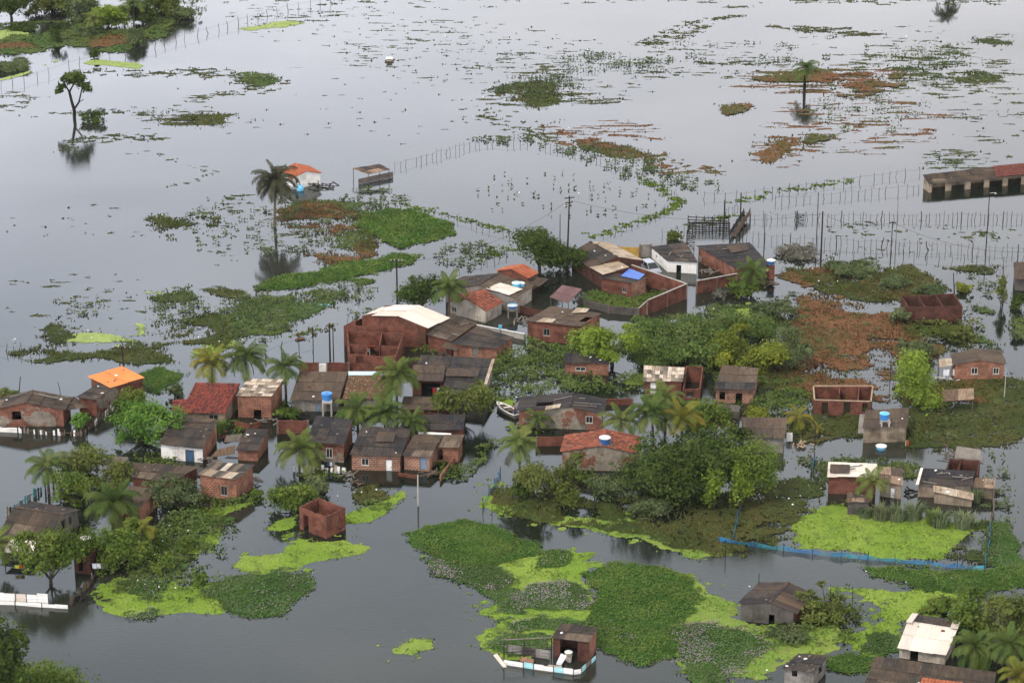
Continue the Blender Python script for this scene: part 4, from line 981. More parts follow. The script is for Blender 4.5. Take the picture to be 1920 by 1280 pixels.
def house(label, L, Mc, R, K=None, roof='mono', hr=None, ru=0.5, rmat='roof_dark', wmat='brick', ops=(), name='house', cat='house', over=0.16, wside=None, miss=0.0, sheet=(1.1, 1.75), specks=3, inner=(), planes=(), rmats=None, group=None, wt=0.14, walls='frlb', boards=0, cap=None):
    """corners as they show in the photo: L, Mc = front left and right, R, K = back right and left, each (px, py, height)"""
    c = [corner(L), corner(Mc), corner(R)]
    if K is None:
        k = c[0] + c[2] - c[1]; k.z = (c[0].z + c[2].z - c[1].z) if abs(c[2].z - c[1].z) > 0.02 else c[0].z
        k.z = c[2].z + (c[0].z - c[1].z)
        c.append(k)
    else: c.append(corner(K))
    cL, cM, cR, cK = c
    def XY(u, v): return V2(cL * (1 - u) * (1 - v) + cM * u * (1 - v) + cR * u * v + cK * (1 - u) * v)
    def EZ(u, v): return cL.z * (1 - u) * (1 - v) + cM.z * u * (1 - v) + cR.z * u * v + cK.z * (1 - u) * v
    def H(u, v):
        z = EZ(u, v)
        if roof == 'gable_v': k = u / ru if u < ru else (1 - u) / (1 - ru); return z + (hr - z) * k
        if roof == 'trap': return z + (hr - z) * min(1, u / .25, (1 - u) / .33)
        if roof == 'gable_u': k = v / ru if v < ru else (1 - v) / (1 - ru); return z + (hr - z) * k
        return z
    a, b_ = (V2(cM) - V2(cL)).length, (V2(cR) - V2(cM)).length
    root = thing(name, label, cat, XY(.5, .5), group)
    ou, ov = (over / a, over / b_) if roof else (0, 0)
    t = wt if roof else max(wt, 0.16)
    P = {'f': (XY(ou, ov), XY(1 - ou, ov), (ou, ov), (1 - ou, ov)), 'r': (XY(1 - ou, ov), XY(1 - ou, 1 - ov), (1 - ou, ov), (1 - ou, 1 - ov)),
         'b': (XY(1 - ou, 1 - ov), XY(ou, 1 - ov), (1 - ou, 1 - ov), (ou, 1 - ov)), 'l': (XY(ou, 1 - ov), XY(ou, ov), (ou, 1 - ov), (ou, ov))}
    low = 0.035 if roof else 0.0
    main, second = MB(), []
    for side in walls:
        A, B, (u0, v0), (u1, v1) = P[side]
        d = (B - A).normalized(); nin = Vector((-d.y, d.x, 0))
        if side in 'rl': A2, B2 = A + d * (t * .5), B - d * (t * .5)
        else: A2, B2 = A, B
        so = []
        for o in ops:
            if o[0] != side: continue
            pa, pb = proj(A2), proj(B2)
            fr = lambda x: (x - pa[0]) / (pb[0] - pa[0])
            f0, f1 = sorted((fr(o[1]), fr(o[2])))
            f0, f1 = max(0.02, f0), min(0.98, f1)
            fm = (f0 + f1) / 2
            yb = pa[1] + (pb[1] - pa[1]) * fm
            z1, z0 = (yb - o[3]) / vpm(yb), (yb - o[4]) / vpm(yb)
            tm = H(u0 + (u1 - u0) * fm, v0 + (v1 - v0) * fm) - low
            z1 = min(z1, tm - 0.06)
            if z0 < 0.12: z0 = -0.5
            if z1 - z0 < 0.2: continue
            so.append((f0, f1, z0, z1))
            pane_and_frame(root, A2, B2, nin, f0, f1, z0, z1, o[5], o[6] if len(o) > 6 else 'white_paint', t)
        brk = (ru if side == 'f' else 1 - ru,) if (roof == 'gable_v' and side in 'fb') else ((ru if side == 'r' else 1 - ru,) if (roof == 'gable_u' and side in 'rl') else ())
        if roof == 'trap' and side in 'fb': brk = (.25, .67) if side == 'f' else (.33, .75)
        if roof is None:                      # ragged tops of unfinished walls
            brk = tuple(k / 9 for k in range(1, 9))
        hs = {}
        def top(f, side=side, u0=u0, u1=u1, v0=v0, v1=v1, hs=hs):
            z = H(u0 + (u1 - u0) * f, v0 + (v1 - v0) * f) - low - (.004 if side in 'rl' else 0)
            if roof is None and 0.01 < f < 0.99:
                z -= hs.setdefault(round(f, 3), rnd.choice((0, 0, 0.015, 0.04, 0.08, 0.14)) if not cap else 0)
            return z
        if wside: tgt = MB(); second.append((tgt, wside if side in 'rl' else wmat))
        else: tgt = main
        wall_side(tgt, A2, B2, nin, t, top, so, brk=brk)
    for (ua, va, ub, vb) in inner:
        A, B = XY(ua, va), XY(ub, vb); d = (B - A).normalized(); A += d * (t + .01); B -= d * (t + .01)
        pm = MB(); wall_side(pm, A, B, Vector((-d.y, d.x, 0)), 0.13, lambda f: min(H(ua + (ub - ua) * f, va + (vb - va) * f) - 0.06, 9), []); pm.build('partition', M[wmat], root)
    if main.f: main.build('wall', M[wmat], root)
    for q, k in second: q.build('wall', M[k], root)
    if roof:
        mb = MB()
        pL, pM, pR, pK = cL, cM, cR, cK
        if roof == 'mono': pl = [(pL, pM, pR, pK)]
        elif roof == 'trap':
            zz = lambda u, v, h_: XY(u, v) + Vector((0, 0, h_))
            pl = [(zz(.36, 0, hr), zz(.67, 0, hr), zz(.67, 1, hr), zz(.36, 1, hr)), (pM, pR, zz(.67, 1, hr), zz(.67, 0, hr)), (zz(.2, .3, hr - .28), zz(.355, .3, hr - .02), zz(.355, 1, hr - .02), zz(.2, 1, hr - .28))]
        elif roof == 'gable_v':
            f_, k_ = XY(ru, 0) + Vector((0, 0, hr)), XY(ru, 1) + Vector((0, 0, hr))
            pl = [(pK, pL, f_, k_), (pM, pR, k_, f_)]
        else:
            l_, r_ = XY(0, ru) + Vector((0, 0, hr)), XY(1, ru) + Vector((0, 0, hr))
            pl = [(pL, pM, r_, l_), (pR, pK, l_, r_)]
        mats = [M[rmat]] + ([M[k] for k in rmats] if rmats else [])
        for i, q in enumerate(pl): roof_plane(mb, q, rmat if not (rmats and i) else rmats[0], m=(1 if rmats and i else 0), miss=miss, sheet=sheet)
        if roof not in ('mono', 'trap'):
            e = (f_, k_) if roof == 'gable_v' else (l_, r_)
            n_ = max(3, int((e[1] - e[0]).length / 0.6))
            for k in range(n_):
                if rnd.random() < .88: mb.beam(e[0].lerp(e[1], k / n_) + Vector((0, 0, .05)), e[0].lerp(e[1], (k + .95) / n_) + Vector((0, 0, .05 + rnd.uniform(0, .02))), .28, .06, 0)
        k0 = len(mats)
        mats += [M['litter_white'], M['wood_grey'], M['brick_red']]
        for _ in range(specks):                # stones, scraps and offcuts lying on the sheets
            u, v = rnd.uniform(.08, .92), rnd.uniform(.08, .92)
            p = XY(u, v) + Vector((0, 0, H(u, v) + .075)); r = rnd.uniform(.06, .17)
            an = rnd.uniform(0, 3)
            mb.beam(p, p + Vector((math.cos(an) * r * 2.2, math.sin(an) * r * 1.2, .01)), r, r * .7, k0 + rnd.choice((0, 1, 1, 2)))
        for _ in range(boards):                # planks holding the roof down
            u, v = rnd.uniform(.1, .8), rnd.uniform(.1, .8); u2, v2 = min(.97, u + rnd.uniform(.1, .35)), min(.97, v + rnd.uniform(-.1, .25))
            mb.beam(XY(u, v) + Vector((0, 0, H(u, v) + .1)), XY(u2, v2) + Vector((0, 0, H(u2, v2) + .1)), .14, .05, k0 + 1)
        mb.build('roof', mats, root)
    for pl_ in planes:                          # extra roof pieces: (name, four corner pixels, material, supports?)
        nm, cs, mt = pl_[:3]
        mb = MB(); q = [corner(k) for k in cs]
        roof_plane(mb, q, mt, sheet=sheet)
        ro = mb.build(nm, M[mt], root)
        if len(pl_) > 3 and pl_[3]:
            mb = MB()
            for k in q:
                if k.z > 0.3: mb.tube((k.x, k.y, -.5), (k.x, k.y, k.z - .03), .05, .045, 5)
            mb.build('post', M['wood'], ro)
    if cap:
        q = [XY(u, v) + Vector((0, 0, EZ(u, v) + .05)) for u, v in ((0, 0), (1, 0), (1, 1), (0, 1))]
        mb = MB()
        for i in range(4):
            d = (q[(i + 1) % 4] - q[i]).normalized() * .09
            mb.beam(q[i] + d, q[(i + 1) % 4] - d, .16, .1)
        mb.build('ring_beam', M[cap], root)
    return root

H1 = house('brick house with mouldy brown sheet gable and ragged wall opening beyond the picket fence', (-24,771,2.0), (120,769,2.0), (134,745,2.0), roof='gable_v', hr=2.95, rmat='roof_mossy', wmat='brick_patchy', ops=[('f',24,41,771,787,'hole')], boards=4, planes=[('lean_to_roof', [(121,770,1.75),(163,763,1.5),(139,743,1.7),(134,746,1.95)], 'roof_mossy')])
house('low dark roofed brick house joined to the orange roofed house', (144,744,2.15), (181,750,2.15), (227,721,2.4), rmat='roof_dark', wmat='brick_red', wside='brick_plaster')
house('brick house under one bright orange roof sheet beside the crossarm pole', (167,705,2.4), (209,727,2.4), (271,708,2.4), rmat='roof_orange', wmat='brick_red', specks=6, sheet=(2.4, 3.0))
house('house with a dark red mottled tile roof behind the white walled house', (337.5,773.5,1.5), (423,775.5,1.5), (451,719,2.7), rmat='tile_dark', wmat='tan_wall', ops=[('f',392,410,777,788,'window','wood_grey')], specks=1, planes=[('porch_roof', [(322,771,1.1),(339,773,1.4),(352,748,2.0),(324,750,1.5)], 'tile_dark')])
house('white fronted house with a blue doorway and grey sheet roof', (298,832,1.85), (381,841,1.75), (408,789,2.6), planes=[('loose_sheet', [(316,790,2.58),(398,792,2.58),(404,785,2.68),(322,783,2.68)], 'roof_brown')], rmat='roof_dark', wmat='white_wall', wside='brick', ops=[('f',348,365,843,869,'door','blue_paint')], specks=3)
house('tall brick house with a pale checkered sheet roof', (442,742,2.7), (509.6,743,2.7), (531.5,711,2.95), rmat='roof_pale_patch', wmat='brick', ops=[('f',476,490,768,789,'hole')], sheet=(.62, .75), specks=0)
house('long house with a weathered grey brown roof behind the blue tank stand', (544,749.5,1.5), (636,749.5,1.5), (652,697,2.6), rmat='roof_brown', wmat='grey_wall', ops=[('f',592,602,757,775,'door','blue_grey')], specks=6)
house('house with a mossy brown tile roof under the coconut palms', (642,748,1.4), (727,748,1.4), (738,702,2.2), rmat='tile_mossy', wmat='grey_wall', specks=2)
house('small brick outhouse with a dark sheet roof beside the leaning scrap sheets', (442,843,1.3), (484.6,845,1.3), (505,805,1.95), rmat='roof_dark', wmat='brick', specks=4)
house('house with a blue black roof and mud stained brick front behind the low palm', (574,828,2.3), (646,832,2.3), (663,784,2.9), rmat='roof_slate', wmat='brick_plaster', wside='brick', ops=[('f',612,624,840,858,'window','frame_pale')], planes=[('loose_sheet', [(592,822,2.42),(612,823,2.42),(619,805,2.65),(600,804,2.65)], 'roof_dark')])
house('front row brick house with white framed window and half white door', (656,852,1.85), (752,855,1.85), (772,803,2.7), rmat='roof_dark', wmat='brick_pale', wside='brick_patchy', ops=[('f',678,692,859,872,'window','frame_pale'),('f',723,736,861,886,'door','white_paint')], specks=5, planes=[('loose_sheet', [(704,826,2.38),(738,828,2.38),(743,811,2.62),(709,809,2.62)], 'roof_brown')])
house('low brick house with a blue door between its brick yard walls', (754,853,1.75), (807,857,1.75), (829,818,2.4), rmat='roof_mossy', wmat='brick_pale', ops=[('f',787,801,857,880,'door','blue_grey')], specks=2, name='house')
house('recessed brick house with a black doorway at the channel corner', (806,837,1.9), (861,838,1.9), (870,816,2.3), rmat='roof_mossy', wmat='brick', ops=[('f',818,831,842,862,'hole')], specks=2)
house('house with a plain black sheet roof and white gutter board by the channel', (786,806,1.9), (868,806,1.9), (873,777,2.35), rmat='roof_slate', wmat='brick_red', specks=2)
house('low house with a dull brown roof behind the channel tree', (750,767,1.8), (841,769,1.8), (847,745,2.25), rmat='roof_brown', wmat='brick_red', specks=3)
house('dark roofed house half with red and white washing at its open front', (770,713,1.9), (831,715,1.9), (849,668,2.9), rmat='roof_dark', wmat='brick_red', ops=[('f',790,826,718,745,'hole')], specks=2, planes=[('loose_sheet', [(771,712.5,2.03),(831,714.5,2.03),(836,685,2.66),(775,684,2.66)], 'roof_brown')])
house('big black roofed house with a pale ragged verge above the thicket', (832,722,2.2), (906.5,735,2.0), (926,673,3.0), (849,668,3.0), rmat='roof_slate', wmat='grey_wall', specks=2, planes=[('loose_sheet', [(836,704,2.62),(897,705,2.62),(900,691,2.86),(839,690,2.86)], 'roof_brown'), ('verge', [(902,737,2.06),(908,736,2.06),(928,673,3.06),(922,673,3.06)], 'roof_tan')])
# the terrace round the white roofed brick building
house('tall brick shell with a wide cream white sheet roof and an open gable end', (643,611.5,2.6), (798,614,2.6), (838,594,2.6), (686,592,2.6), roof='trap', hr=4.05, rmat='roof_white', wmat='brick_red', ops=[('f',668,680,598,611,'hole'),('l',645,650,622,634,'hole')], sheet=(2.4, 2.6), specks=0, name='house', over=.05)
house('roofless red brick rooms with a white chair inside', (654,664,2.2), (742,668,2.2), (758,624,2.5), (650,618,2.5), roof=None, wmat='brick_red', ops=[('f',668,682,668,681,'hole'),('l',646,652,640,655,'hole')], inner=[(0.0, .42, .38, .42), (.38, 0.0, .38, .42), (.62, .42, .62, 1.0), (.62,.42,1.0,.42)], name='ruined_house')
house('lean roofed brick house stepping down from the white roofed shell', (800,626,2.1), (848,640,2.0), (895,606,2.0), (846,588,2.4), rmat='roof_mossy', wmat='brick_red', specks=2, boards=2)
house('dark roofed corner brick house with a barred door facing the brick outbuildings', (846,644,2.0), (932,654,1.75), (964,632,1.75), (894,612,2.1), rmat='roof_dark', wmat='brick', ops=[('f',885,897,646,668,'door','wood_grey')], specks=1, planes=[('awning', [(828,650,1.3),(858,657,1.2),(867,645,1.7),(836,641,1.8)], 'roof_brown', True)])
house('wide grey roofed house with pale sheets and blue basins on its roof', (832,541,1.9), (964,559,1.9), (1001,536,1.9), roof='gable_v', hr=3.0, rmat='roof_dark', rmats=['roof_brown'], wmat='grey_wall', wside='cream_wall', specks=2, planes=[('loose_sheet', [(912,541,2.72),(956,553,2.2),(980,542,2.2),(938,530,2.72)], 'roof_white')])
house('small orange tiled gable squeezed behind the wide grey roofed house', (930,508,2.0), (990,522,2.0), (1010,511,2.0), (955,499,2.0), roof='gable_v', hr=2.7, rmat='tile_orange', wmat='brick_red', specks=1, planes=[('annex_roof', [(965,526,1.6),(1012,537,1.3),(1029,523,1.4),(990,517,1.8)], 'roof_dark')])
house('plastered house with a faded red tile gable beside the tall pole', (841,566,1.6), (911,584,1.6), (944,566,1.6), (876,548,1.6), roof='gable_v', hr=2.6, rmat='tile_red', wmat='cream_wall', ops=[('f',847,856,575,585,'window','frame_pale')], specks=1)
house('flat roofed red brick house patched with cream sheets', (985,601,2.5), (1089,612,2.5), (1128,588,2.7), (1034,574,2.7), rmat='roof_brown', wmat='brick_red', wside='brick', ops=[('f',1019,1031,616,629,'window','wood_grey')], specks=4, miss=.05, boards=2, planes=[('loose_sheet', [(1006,603,2.62),(1036,605,2.62),(1043,598,2.66),(1018,596,2.66)], 'roof_tan'), ('loose_sheet', [(1072,586,2.82),(1100,586,2.82),(1105,579,2.84),(1082,577,2.84)], 'roof_tan')])
house('small brick outbuilding with black roof and blue tarp inside the compound', (1125,521,1.75), (1183,531,2.1), (1216,521,2.1), (1156,512,1.8), rmat='roof_dark', wmat='brick_red', wside='brick_pale', ops=[('f',1167,1174,538,548,'window','grey_wall')], specks=2)
house('brick wing with light sheets in front of the compound barn', (1108,501,2.1), (1132,515,2.1), (1179,501,2.3), (1158,489,2.3), rmat='roof_tan', wmat='brick_dark', specks=1)
house('long compound barn with one dark slope and one tan slope', (1109,503,1.9), (1206,489,2.0), (1141,455,2.3), (1070,474,2.0), roof='gable_v', hr=3.0, ru=.5, rmat='roof_dark', rmats=['roof_tan'], wmat='brick_dark', specks=3, boards=2, name='barn', cat='barn')
house('white walled house with a dark sheet roof and old battens', (1250,489,1.55), (1309,493,1.6), (1286,455,1.9), (1219,462.5,1.5), rmat='roof_dark', wmat='white_wall', wside='white_wall', ops=[('f',1268,1277,497,514,'hole'),('l',1229,1232,478,484,'hole')], specks=2, boards=5)
house('long brick house with a patchwork slate roof in front of the stick fences', (1377,502,1.65), (1444,498,1.7), (1406,455,2.4), (1305,461,2.2), rmat='roof_slate', wmat='brick_red', wside='brick_patchy', specks=3, boards=1, sheet=(1.6, 2.2), planes=[('awning', [(1420,509,1.1),(1449,508,1.0),(1444,497,1.5),(1426,498,1.5)], 'roof_tan', True), ('loose_sheet', [(1372,474,2.15),(1404,468,2.2),(1398,457,2.42),(1362,462,2.35)], 'roof_brown')])
house('roofless dark red brick building alone in the rusty marsh', (1703,575,1.95), (1805,574,1.95), (1789,550,1.95), (1689,555,1.95), roof=None, wmat='brick_dark', inner=[(.33, 0, .33, 1), (.66, 0, .66, 1)], name='ruined_house')
house('long low terrace of dark bays with white pillars and a tiled end', (1741,345,1.35), (1975,325,1.35), (1965,301,2.1), (1730,328,2.0), rmat='roof_mossy', wmat='tan_wall', ops=[('f',x, x + 25, 345 - (x - 1741) * .085, 360 - (x - 1741) * .085, 'hole') for x in (1747, 1783, 1819, 1854, 1889, 1922)], specks=8, boards=7, planes=[('loose_sheet', [(1868,331.5,1.52),(1990,321.5,1.52),(1985,300,2.25),(1862,311.5,2.22)], 'tile_old')], name='terrace', cat='terrace')
house('weathered grey plank building cut by the picture edge', (1902,522,1.6), (1960,528,1.6), (1958,490,2.6), (1900,492,2.6), rmat='roof_brown', wmat='dark_wall', specks=1)
house('brick house with a brown gable roof and lean-to porch in the marsh', (1789,684,2.0), (1886,683,2.0), (1875,658,2.0), (1784,664,2.0), roof='gable_v', hr=2.55, rmat='roof_brown', wmat='brick', ops=[('f',1820,1832,689,701,'window','frame_pale'),('f',1861,1872,689,701,'window','frame_pale')], specks=2, planes=[('porch_roof', [(1761,687,1.75),(1789,684,1.85),(1786,671,1.95),(1760,674,1.9)], 'roof_tan', True)])
house('roofless long brick house with a wooden ring beam', (1527,750,1.8), (1633,753,1.8), (1636.6,724,1.85), (1525,724,1.85), roof=None, wmat='brick_red', ops=[('f',1540,1552,754,778,'hole'),('f',1581,1594,754,778,'hole'),('f',1616,1626,756,772,'hole')], inner=[(.45, .5, .45, 1), (.78, 0, .78, 1)], name='ruined_house', cap='wood_tan')
house('mud stained house with a blue tank above its brown roof', (1617,801.6,1.9), (1702,798.5,1.95), (1704,765,2.35), (1623,769,2.3), rmat='roof_brown', wmat='tan_wall', specks=2)
house('dark roofed beige house with a white barge board above the reeds', (1719,906,1.6), (1823,912,1.6), (1829,883,2.1), (1727,878,2.1), rmat='roof_slate', wmat='tan_wall', specks=6, boards=4, planes=[('verge', [(1717,907,1.68),(1723,907,1.68),(1731,877,2.2),(1726,877,2.2)], 'roof_white')])
house('low shack under rusty tan corrugated sheets behind the last reeds', (1750,921,1.4), (1825,937,.9), (1826,924,1.1), (1750,909,1.6), rmat='roof_tan', wmat='tan_wall', specks=3, sheet=(.8, 1.0))
house('small dark lean-to shack at the ragged corner fence', (1823,911,1.4), (1866,916,1.3), (1866,898,1.6), (1829,895,1.7), rmat='roof_rusty', wmat='tan_wall', specks=4, boards=2)
house('red walled shack with a white patched roof beside the duckweed pond', (1551,893,2.1), (1646,894,2.1), (1644,869,2.3), (1553,866,2.35), rmat='roof_white', wmat='brick_red', specks=4, boards=2, planes=[('loose_sheet', [(1556,884,2.32),(1592,886,2.32),(1594,872,2.44),(1557,870,2.46)], 'roof_brown')])
house('narrow black roofed shack between the white patched roof and the reeds', (1648,901,1.8), (1693,910,1.7), (1692,877,2.1), (1650,875,2.2), rmat='roof_rusty', wmat='tan_wall', ops=[('f',1668,1678,914,934,'door','white_paint')], specks=4)
house('tiny maroon plank shack standing at the duckweed edge', (1587,941,1.5), (1632,941,1.5), (1632,924,1.7), (1589,923,1.7), rmat='roof_rusty', wmat='dark_wall', specks=2, sheet=(.6, 1.0), name='shack', cat='shack')
house('squat brick hut with a black roof and white plaque under the lime tree', (1057,679,1.6), (1144,681,1.6), (1143,665,2.0), (1058.5,662,2.0), rmat='roof_slate', wmat='brick', ops=[('f',1079,1098,688,695,'window','frame_pale')], specks=2)
house('black roofed house losing sheets, with a mud plastered brick front', (970,771,2.0), (1131,777,2.0), (1134,748,2.0), (978,745,2.0), roof='gable_v', hr=2.75, ru=.62, rmat='roof_slate', wmat='brick_plaster', ops=[('f',1098,1111,780,793,'window','frame_pale')], specks=4, boards=5, miss=.03, planes=[('loose_sheet', [(1022,768,2.55),(1050,764,2.7),(1052,757,2.75),(1024,761,2.6)], 'roof_tan')])
house('red tiled house with a water tank on its roof', (1051,847,2.2), (1192,850,2.2), (1204,819,2.2), (1061,815,2.2), roof='gable_v', hr=3.0, ru=.53, rmat='tile_red', wmat='brick_plaster', specks=1)
house('brick house with a pale striped plank roof and white door', (1206,715,2.0), (1280,715,2.0), (1284,689,2.4), (1207,685,2.4), rmat='roof_pale_patch', wmat='brick_red', ops=[('f',1218,1231,716,740,'door','white_paint')], sheet=(.45, 1.0), specks=0)
house('narrow roofless brick room joined to the pale striped roof house', (1280,730,1.35), (1313.5,728,1.35), (1318.7,687,2.0), (1286,685,2.0), roof=None, wmat='brick_red', ops=[('f',1287,1301,734,746,'hole')], name='ruined_house')
house('neat brick cottage with a brown roof, black window and half open door', (1339.5,729.7,1.75), (1414.6,730.7,1.8), (1423,690,2.5), (1354,684,2.5), rmat='roof_brown', wmat='brick_pale', ops=[('f',1349,1359,735,749,'hole'),('f',1379,1391,737,760,'hole')], specks=1, planes=[('loose_sheet', [(1340,729.5,1.84),(1414,730.5,1.88),(1417,717,2.1),(1344,716,2.08)], 'roof_slate')])
house('grey block house with a brown sheet roof and white box at its side', (1393,819,1.9), (1472,821,1.9), (1475,784,2.6), (1389,782,2.6), rmat='roof_brown', wmat='grey_wall', specks=3)
house('low brick house with a mouldy brown roof below the white fronted house', (246,894,1.5), (322,903,1.5), (375,875,1.9), (249,867,1.9), rmat='roof_mossy', wmat='brick_red', specks=5)
house('square brick house with a dark and cream striped roof', (371,889,2.6), (444,898.6,2.5), (478,871.5,2.6), (399,866,2.7), rmat='roof_patch', wmat='brick', ops=[('f',415,427,911,928,'window','wood_grey')], sheet=(.55, 1.6), specks=0)
house('brick house half hidden under the large shaggy palm', (203,952,1.9), (256,958,1.9), (297,916,2.0), (240,911,2.0), rmat='roof_brown', wmat='brick', specks=1)
house('wide house with a black back slope and brown front slope near the teal fence', (-4,1001,1.7), (95,1013,1.7), (150,957,1.7), (58,941,1.7), roof='gable_u', hr=2.9, rmat='roof_mossy', rmats=['roof_dark'], wmat='grey_wall', ops=[('r',117,124,975,993,'hole'),('r',131,136,968,985,'hole')], specks=4, planes=[('porch_roof', [(8,1033,1.2),(64,1036,1.2),(68,1014,1.6),(18,1011,1.6)], 'roof_white', True)])
house('dark red roofless brick room beside the yellow green tree', (138,1040,2.0), (168,1043,2.0), (187,1020,2.2), (150,1000,2.6), roof=None, wmat='brick_dark', ops=[('f',148,156,1046,1070,'hole')], name='ruined_house')
house('lone roofless brick hut standing in open water', (561,949.5,2.55), (611,969,2.45), (647.5,951,2.5), (597,931.5,2.5), roof=None, wmat='brick_red', ops=[('f',569,579,966,1003,'hole'),('r',636,645,957,992,'hole')], name='hut', cat='hut', wt=.16)
house('flooded brick shack with a plank roof and white walled pen', (1034.6,1194.6,2.1), (1105.4,1203,2.2), (1121,1176,2.4), (1052,1167.5,2.3), rmat='roof_mossy', wmat='brick_dark', wside='brick', ops=[('f',1050,1083,1200,1240,'hole')], specks=2, over=.1, name='shack', cat='shack')
house('black roofed brick shack with one rusty brown slope', (1385,1131,1.9), (1490,1149,1.5), (1521,1111,1.5), (1427,1092,1.9), roof='gable_v', hr=2.35, ru=.55, rmat='roof_dark', rmats=['roof_rusty'], wmat='dark_wall', wside='brick_red', ops=[('f',1441,1452,1152,1168,'hole')], specks=4, name='shack', cat='shack')
house('house with a clean white sheet roof patched with black at the back', (1683,1213,1.15), (1775,1226,1.2), (1797,1176,1.9), (1703,1162,1.9), rmat='roof_white', wmat='cream_wall', ops=[('f',1706,1721,1219,1238,'hole')], specks=3, sheet=(1.1, 2.4), planes=[('back_roof', [(1704,1162,1.95),(1797,1176,1.95),(1803,1164,1.8),(1711,1150,1.8)], 'roof_dark'), ('loose_sheet', [(1700,1164,2.06),(1711,1166,2.06),(1722,1150,1.92),(1710,1149,1.92)], 'roof_white'), ('loose_sheet', [(1782,1176,2.06),(1796,1178,2.06),(1802,1164,1.92),(1787,1162,1.92)], 'roof_white')])
house('small shack with a black rubble strewn roof beside the pale duckweed', (1467,1252,1.6), (1528,1262,1.6), (1554,1228,1.8), (1496,1225,1.8), rmat='roof_dark', wmat='grey_wall', specks=9, ops=[('f',1484,1494,1256,1268,'hole'),('r',1534,1541,1240,1262,'hole')], name='shack', cat='shack')
house('long mouldy brown roofed house along the bottom edge', (1618,1290,2.0), (1858,1318,2.0), (1868,1260,2.7), (1640,1230,2.7), rmat='roof_mossy', wmat='grey_wall', specks=3, planes=[('loose_sheet', [(1722,1290,2.2),(1800,1300,2.2),(1806,1279,2.5),(1730,1270,2.5)], 'tile_orange')])
house('small white house with an orange gable roof behind the tall palm', (546,337,1.6), (603,325,1.6), (577,311,1.6), (526,321,1.6), roof='gable_v', hr=2.35, rmat='tile_orange', wmat='white_wall', ops=[('f',555,560,335,344,'hole')], specks=0)
house('red brick ruin with a collapsed box of boards on top', (1772,882,1.5), (1833,890,1.6), (1838,862,1.8), (1780,858,1.9), roof=None, wmat='brick_dark', name='ruined_house', inner=[(.4, 0, .4, 1)])

# ------------------------------------------------------------------ open shelters
def shelter(label, cs, mat, post='wood', name='shelter', back=None, sheet=(1.1, 1.75), group=None, extra=None):
    q = [corner(k) for k in cs]
    c = sum(q, Vector()) / 4
    root = thing(name, label, 'shelter', (c.x, c.y, 0), group)
    mb = MB(); roof_plane(mb, q, mat, sheet=sheet); mb.build('roof', M[mat], root)
    for k in q:
        k2 = k.lerp(Vector((c.x, c.y, k.z)), .06)
        mb = MB(); mb.tube((k2.x, k2.y, -.6), (k2.x, k2.y, k2.z - .02), .06, .05, 6); mb.build('post', M[post], root)
    if back:
        mb = MB(); a, b_ = corner(back[0]), corner(back[1]); n = int(back[2] / .2)
        for i in range(n):
            z = .02 + i * .205
            mb.beam((a.x, a.y, z + .09), (b_.x, b_.y, z + .09 + rnd.uniform(-.02, .02)), .04, .17)
        mb.build('plank_wall', M['wood'], root)
    return root
shelter('small shed with a faded maroon sheet roof on posts', [(1031,557,1.8),(1066,568,1.8),(1091,542,2.3),(1054,534.5,2.3)], 'roof_maroon')
shelter('open shelter with a rusty brown roof before the gabled marsh house', [(1767,752,1.6),(1826,748,1.7),(1826,728,1.9),(1767,731,1.85)], 'roof_rusty', sheet=(1.6, 2.4))
shelter('lone open shelter with tan and brown sheets and a plank wall', [(690,327,1.5),(731,318,1.6),(712,308,1.9),(660,316,1.8)], 'roof_rusty', back=((672,346),(737,332),.85), sheet=(.9, 1.2))

# ------------------------------------------------------------------ garden and yard walls
def wall(label, pts, h, mat, t=.16, name='wall', cat='wall', piers=True, cap=None):
    P = [at(*p[:2]) for p in pts]
    hs = [p[2] if len(p) > 2 else h for p in pts]
    c = sum(P, Vector()) / len(P)
    root = thing(name, label, cat, c)
    mb = MB()
    for i in range(len(P) - 1):
        a, b_ = P[i], P[i + 1]; d = (b_ - a).normalized(); nn = Vector((-d.y, d.x, 0))
        a2 = a + d * (t * .5 + .002 if i else 0); b2 = b_ - d * (t * .5 + .002 if i < len(P) - 2 else 0)
        brk = tuple(k / 5 for k in range(1, 5))
        js = {}
        wall_side(mb, a2, b2, nn, t, lambda f: hs[i] + (hs[i + 1] - hs[i]) * f - (js.setdefault(round(f, 2), rnd.choice((0, 0, .03, .07))) if 0.01 < f < .99 else 0), [], brk=brk)
    mb.build('panel', M[mat], root)
    if piers:
        for i in range(len(P)):
            mb = MB(); a = P[i]
            mb.box((a.x - .11, a.y - .11, -.6), (a.x + .11, a.y + .11, hs[i] + .05)); mb.build('pier', M['pier_grey'], root)
        for i in range(len(P) - 1):
            L_ = (P[i + 1] - P[i]).length; n = int(L_ // 3)
            for k in range(1, n):
                a = P[i].lerp(P[i + 1], k / n); mb = MB()
                d = (P[i + 1] - P[i]).normalized(); nn = Vector((d.y, -d.x, 0))
                mb.tube(a + nn * .03 - Vector((0, 0, .6)), a + nn * .03 + Vector((0, 0, hs[i] + (hs[i + 1] - hs[i]) * k / n - .04)), .08, .08, 4); mb.build('pier', M['pier_grey'], root)
    if cap:
        mb = MB()
        for i in range(len(P) - 1): mb.beam(P[i] + Vector((0, 0, hs[i] + .04)), P[i + 1] + Vector((0, 0, hs[i + 1] + .04)), t + .05, .05)
        mb.build('coping', M[cap], root)
    return root
wall('red brick compound wall with a sharp corner beside the parked car', [(1192,591,.5),(1213,590,1.9),(1287,560.5,2.05),(1184,524,2.0)], 2.0, 'brick_red', cap='concrete')
wall('low dark concrete wall along the compound lawn', [(1086,572),(1141,587),(1197,592)], 1.0, 'dark_wall')
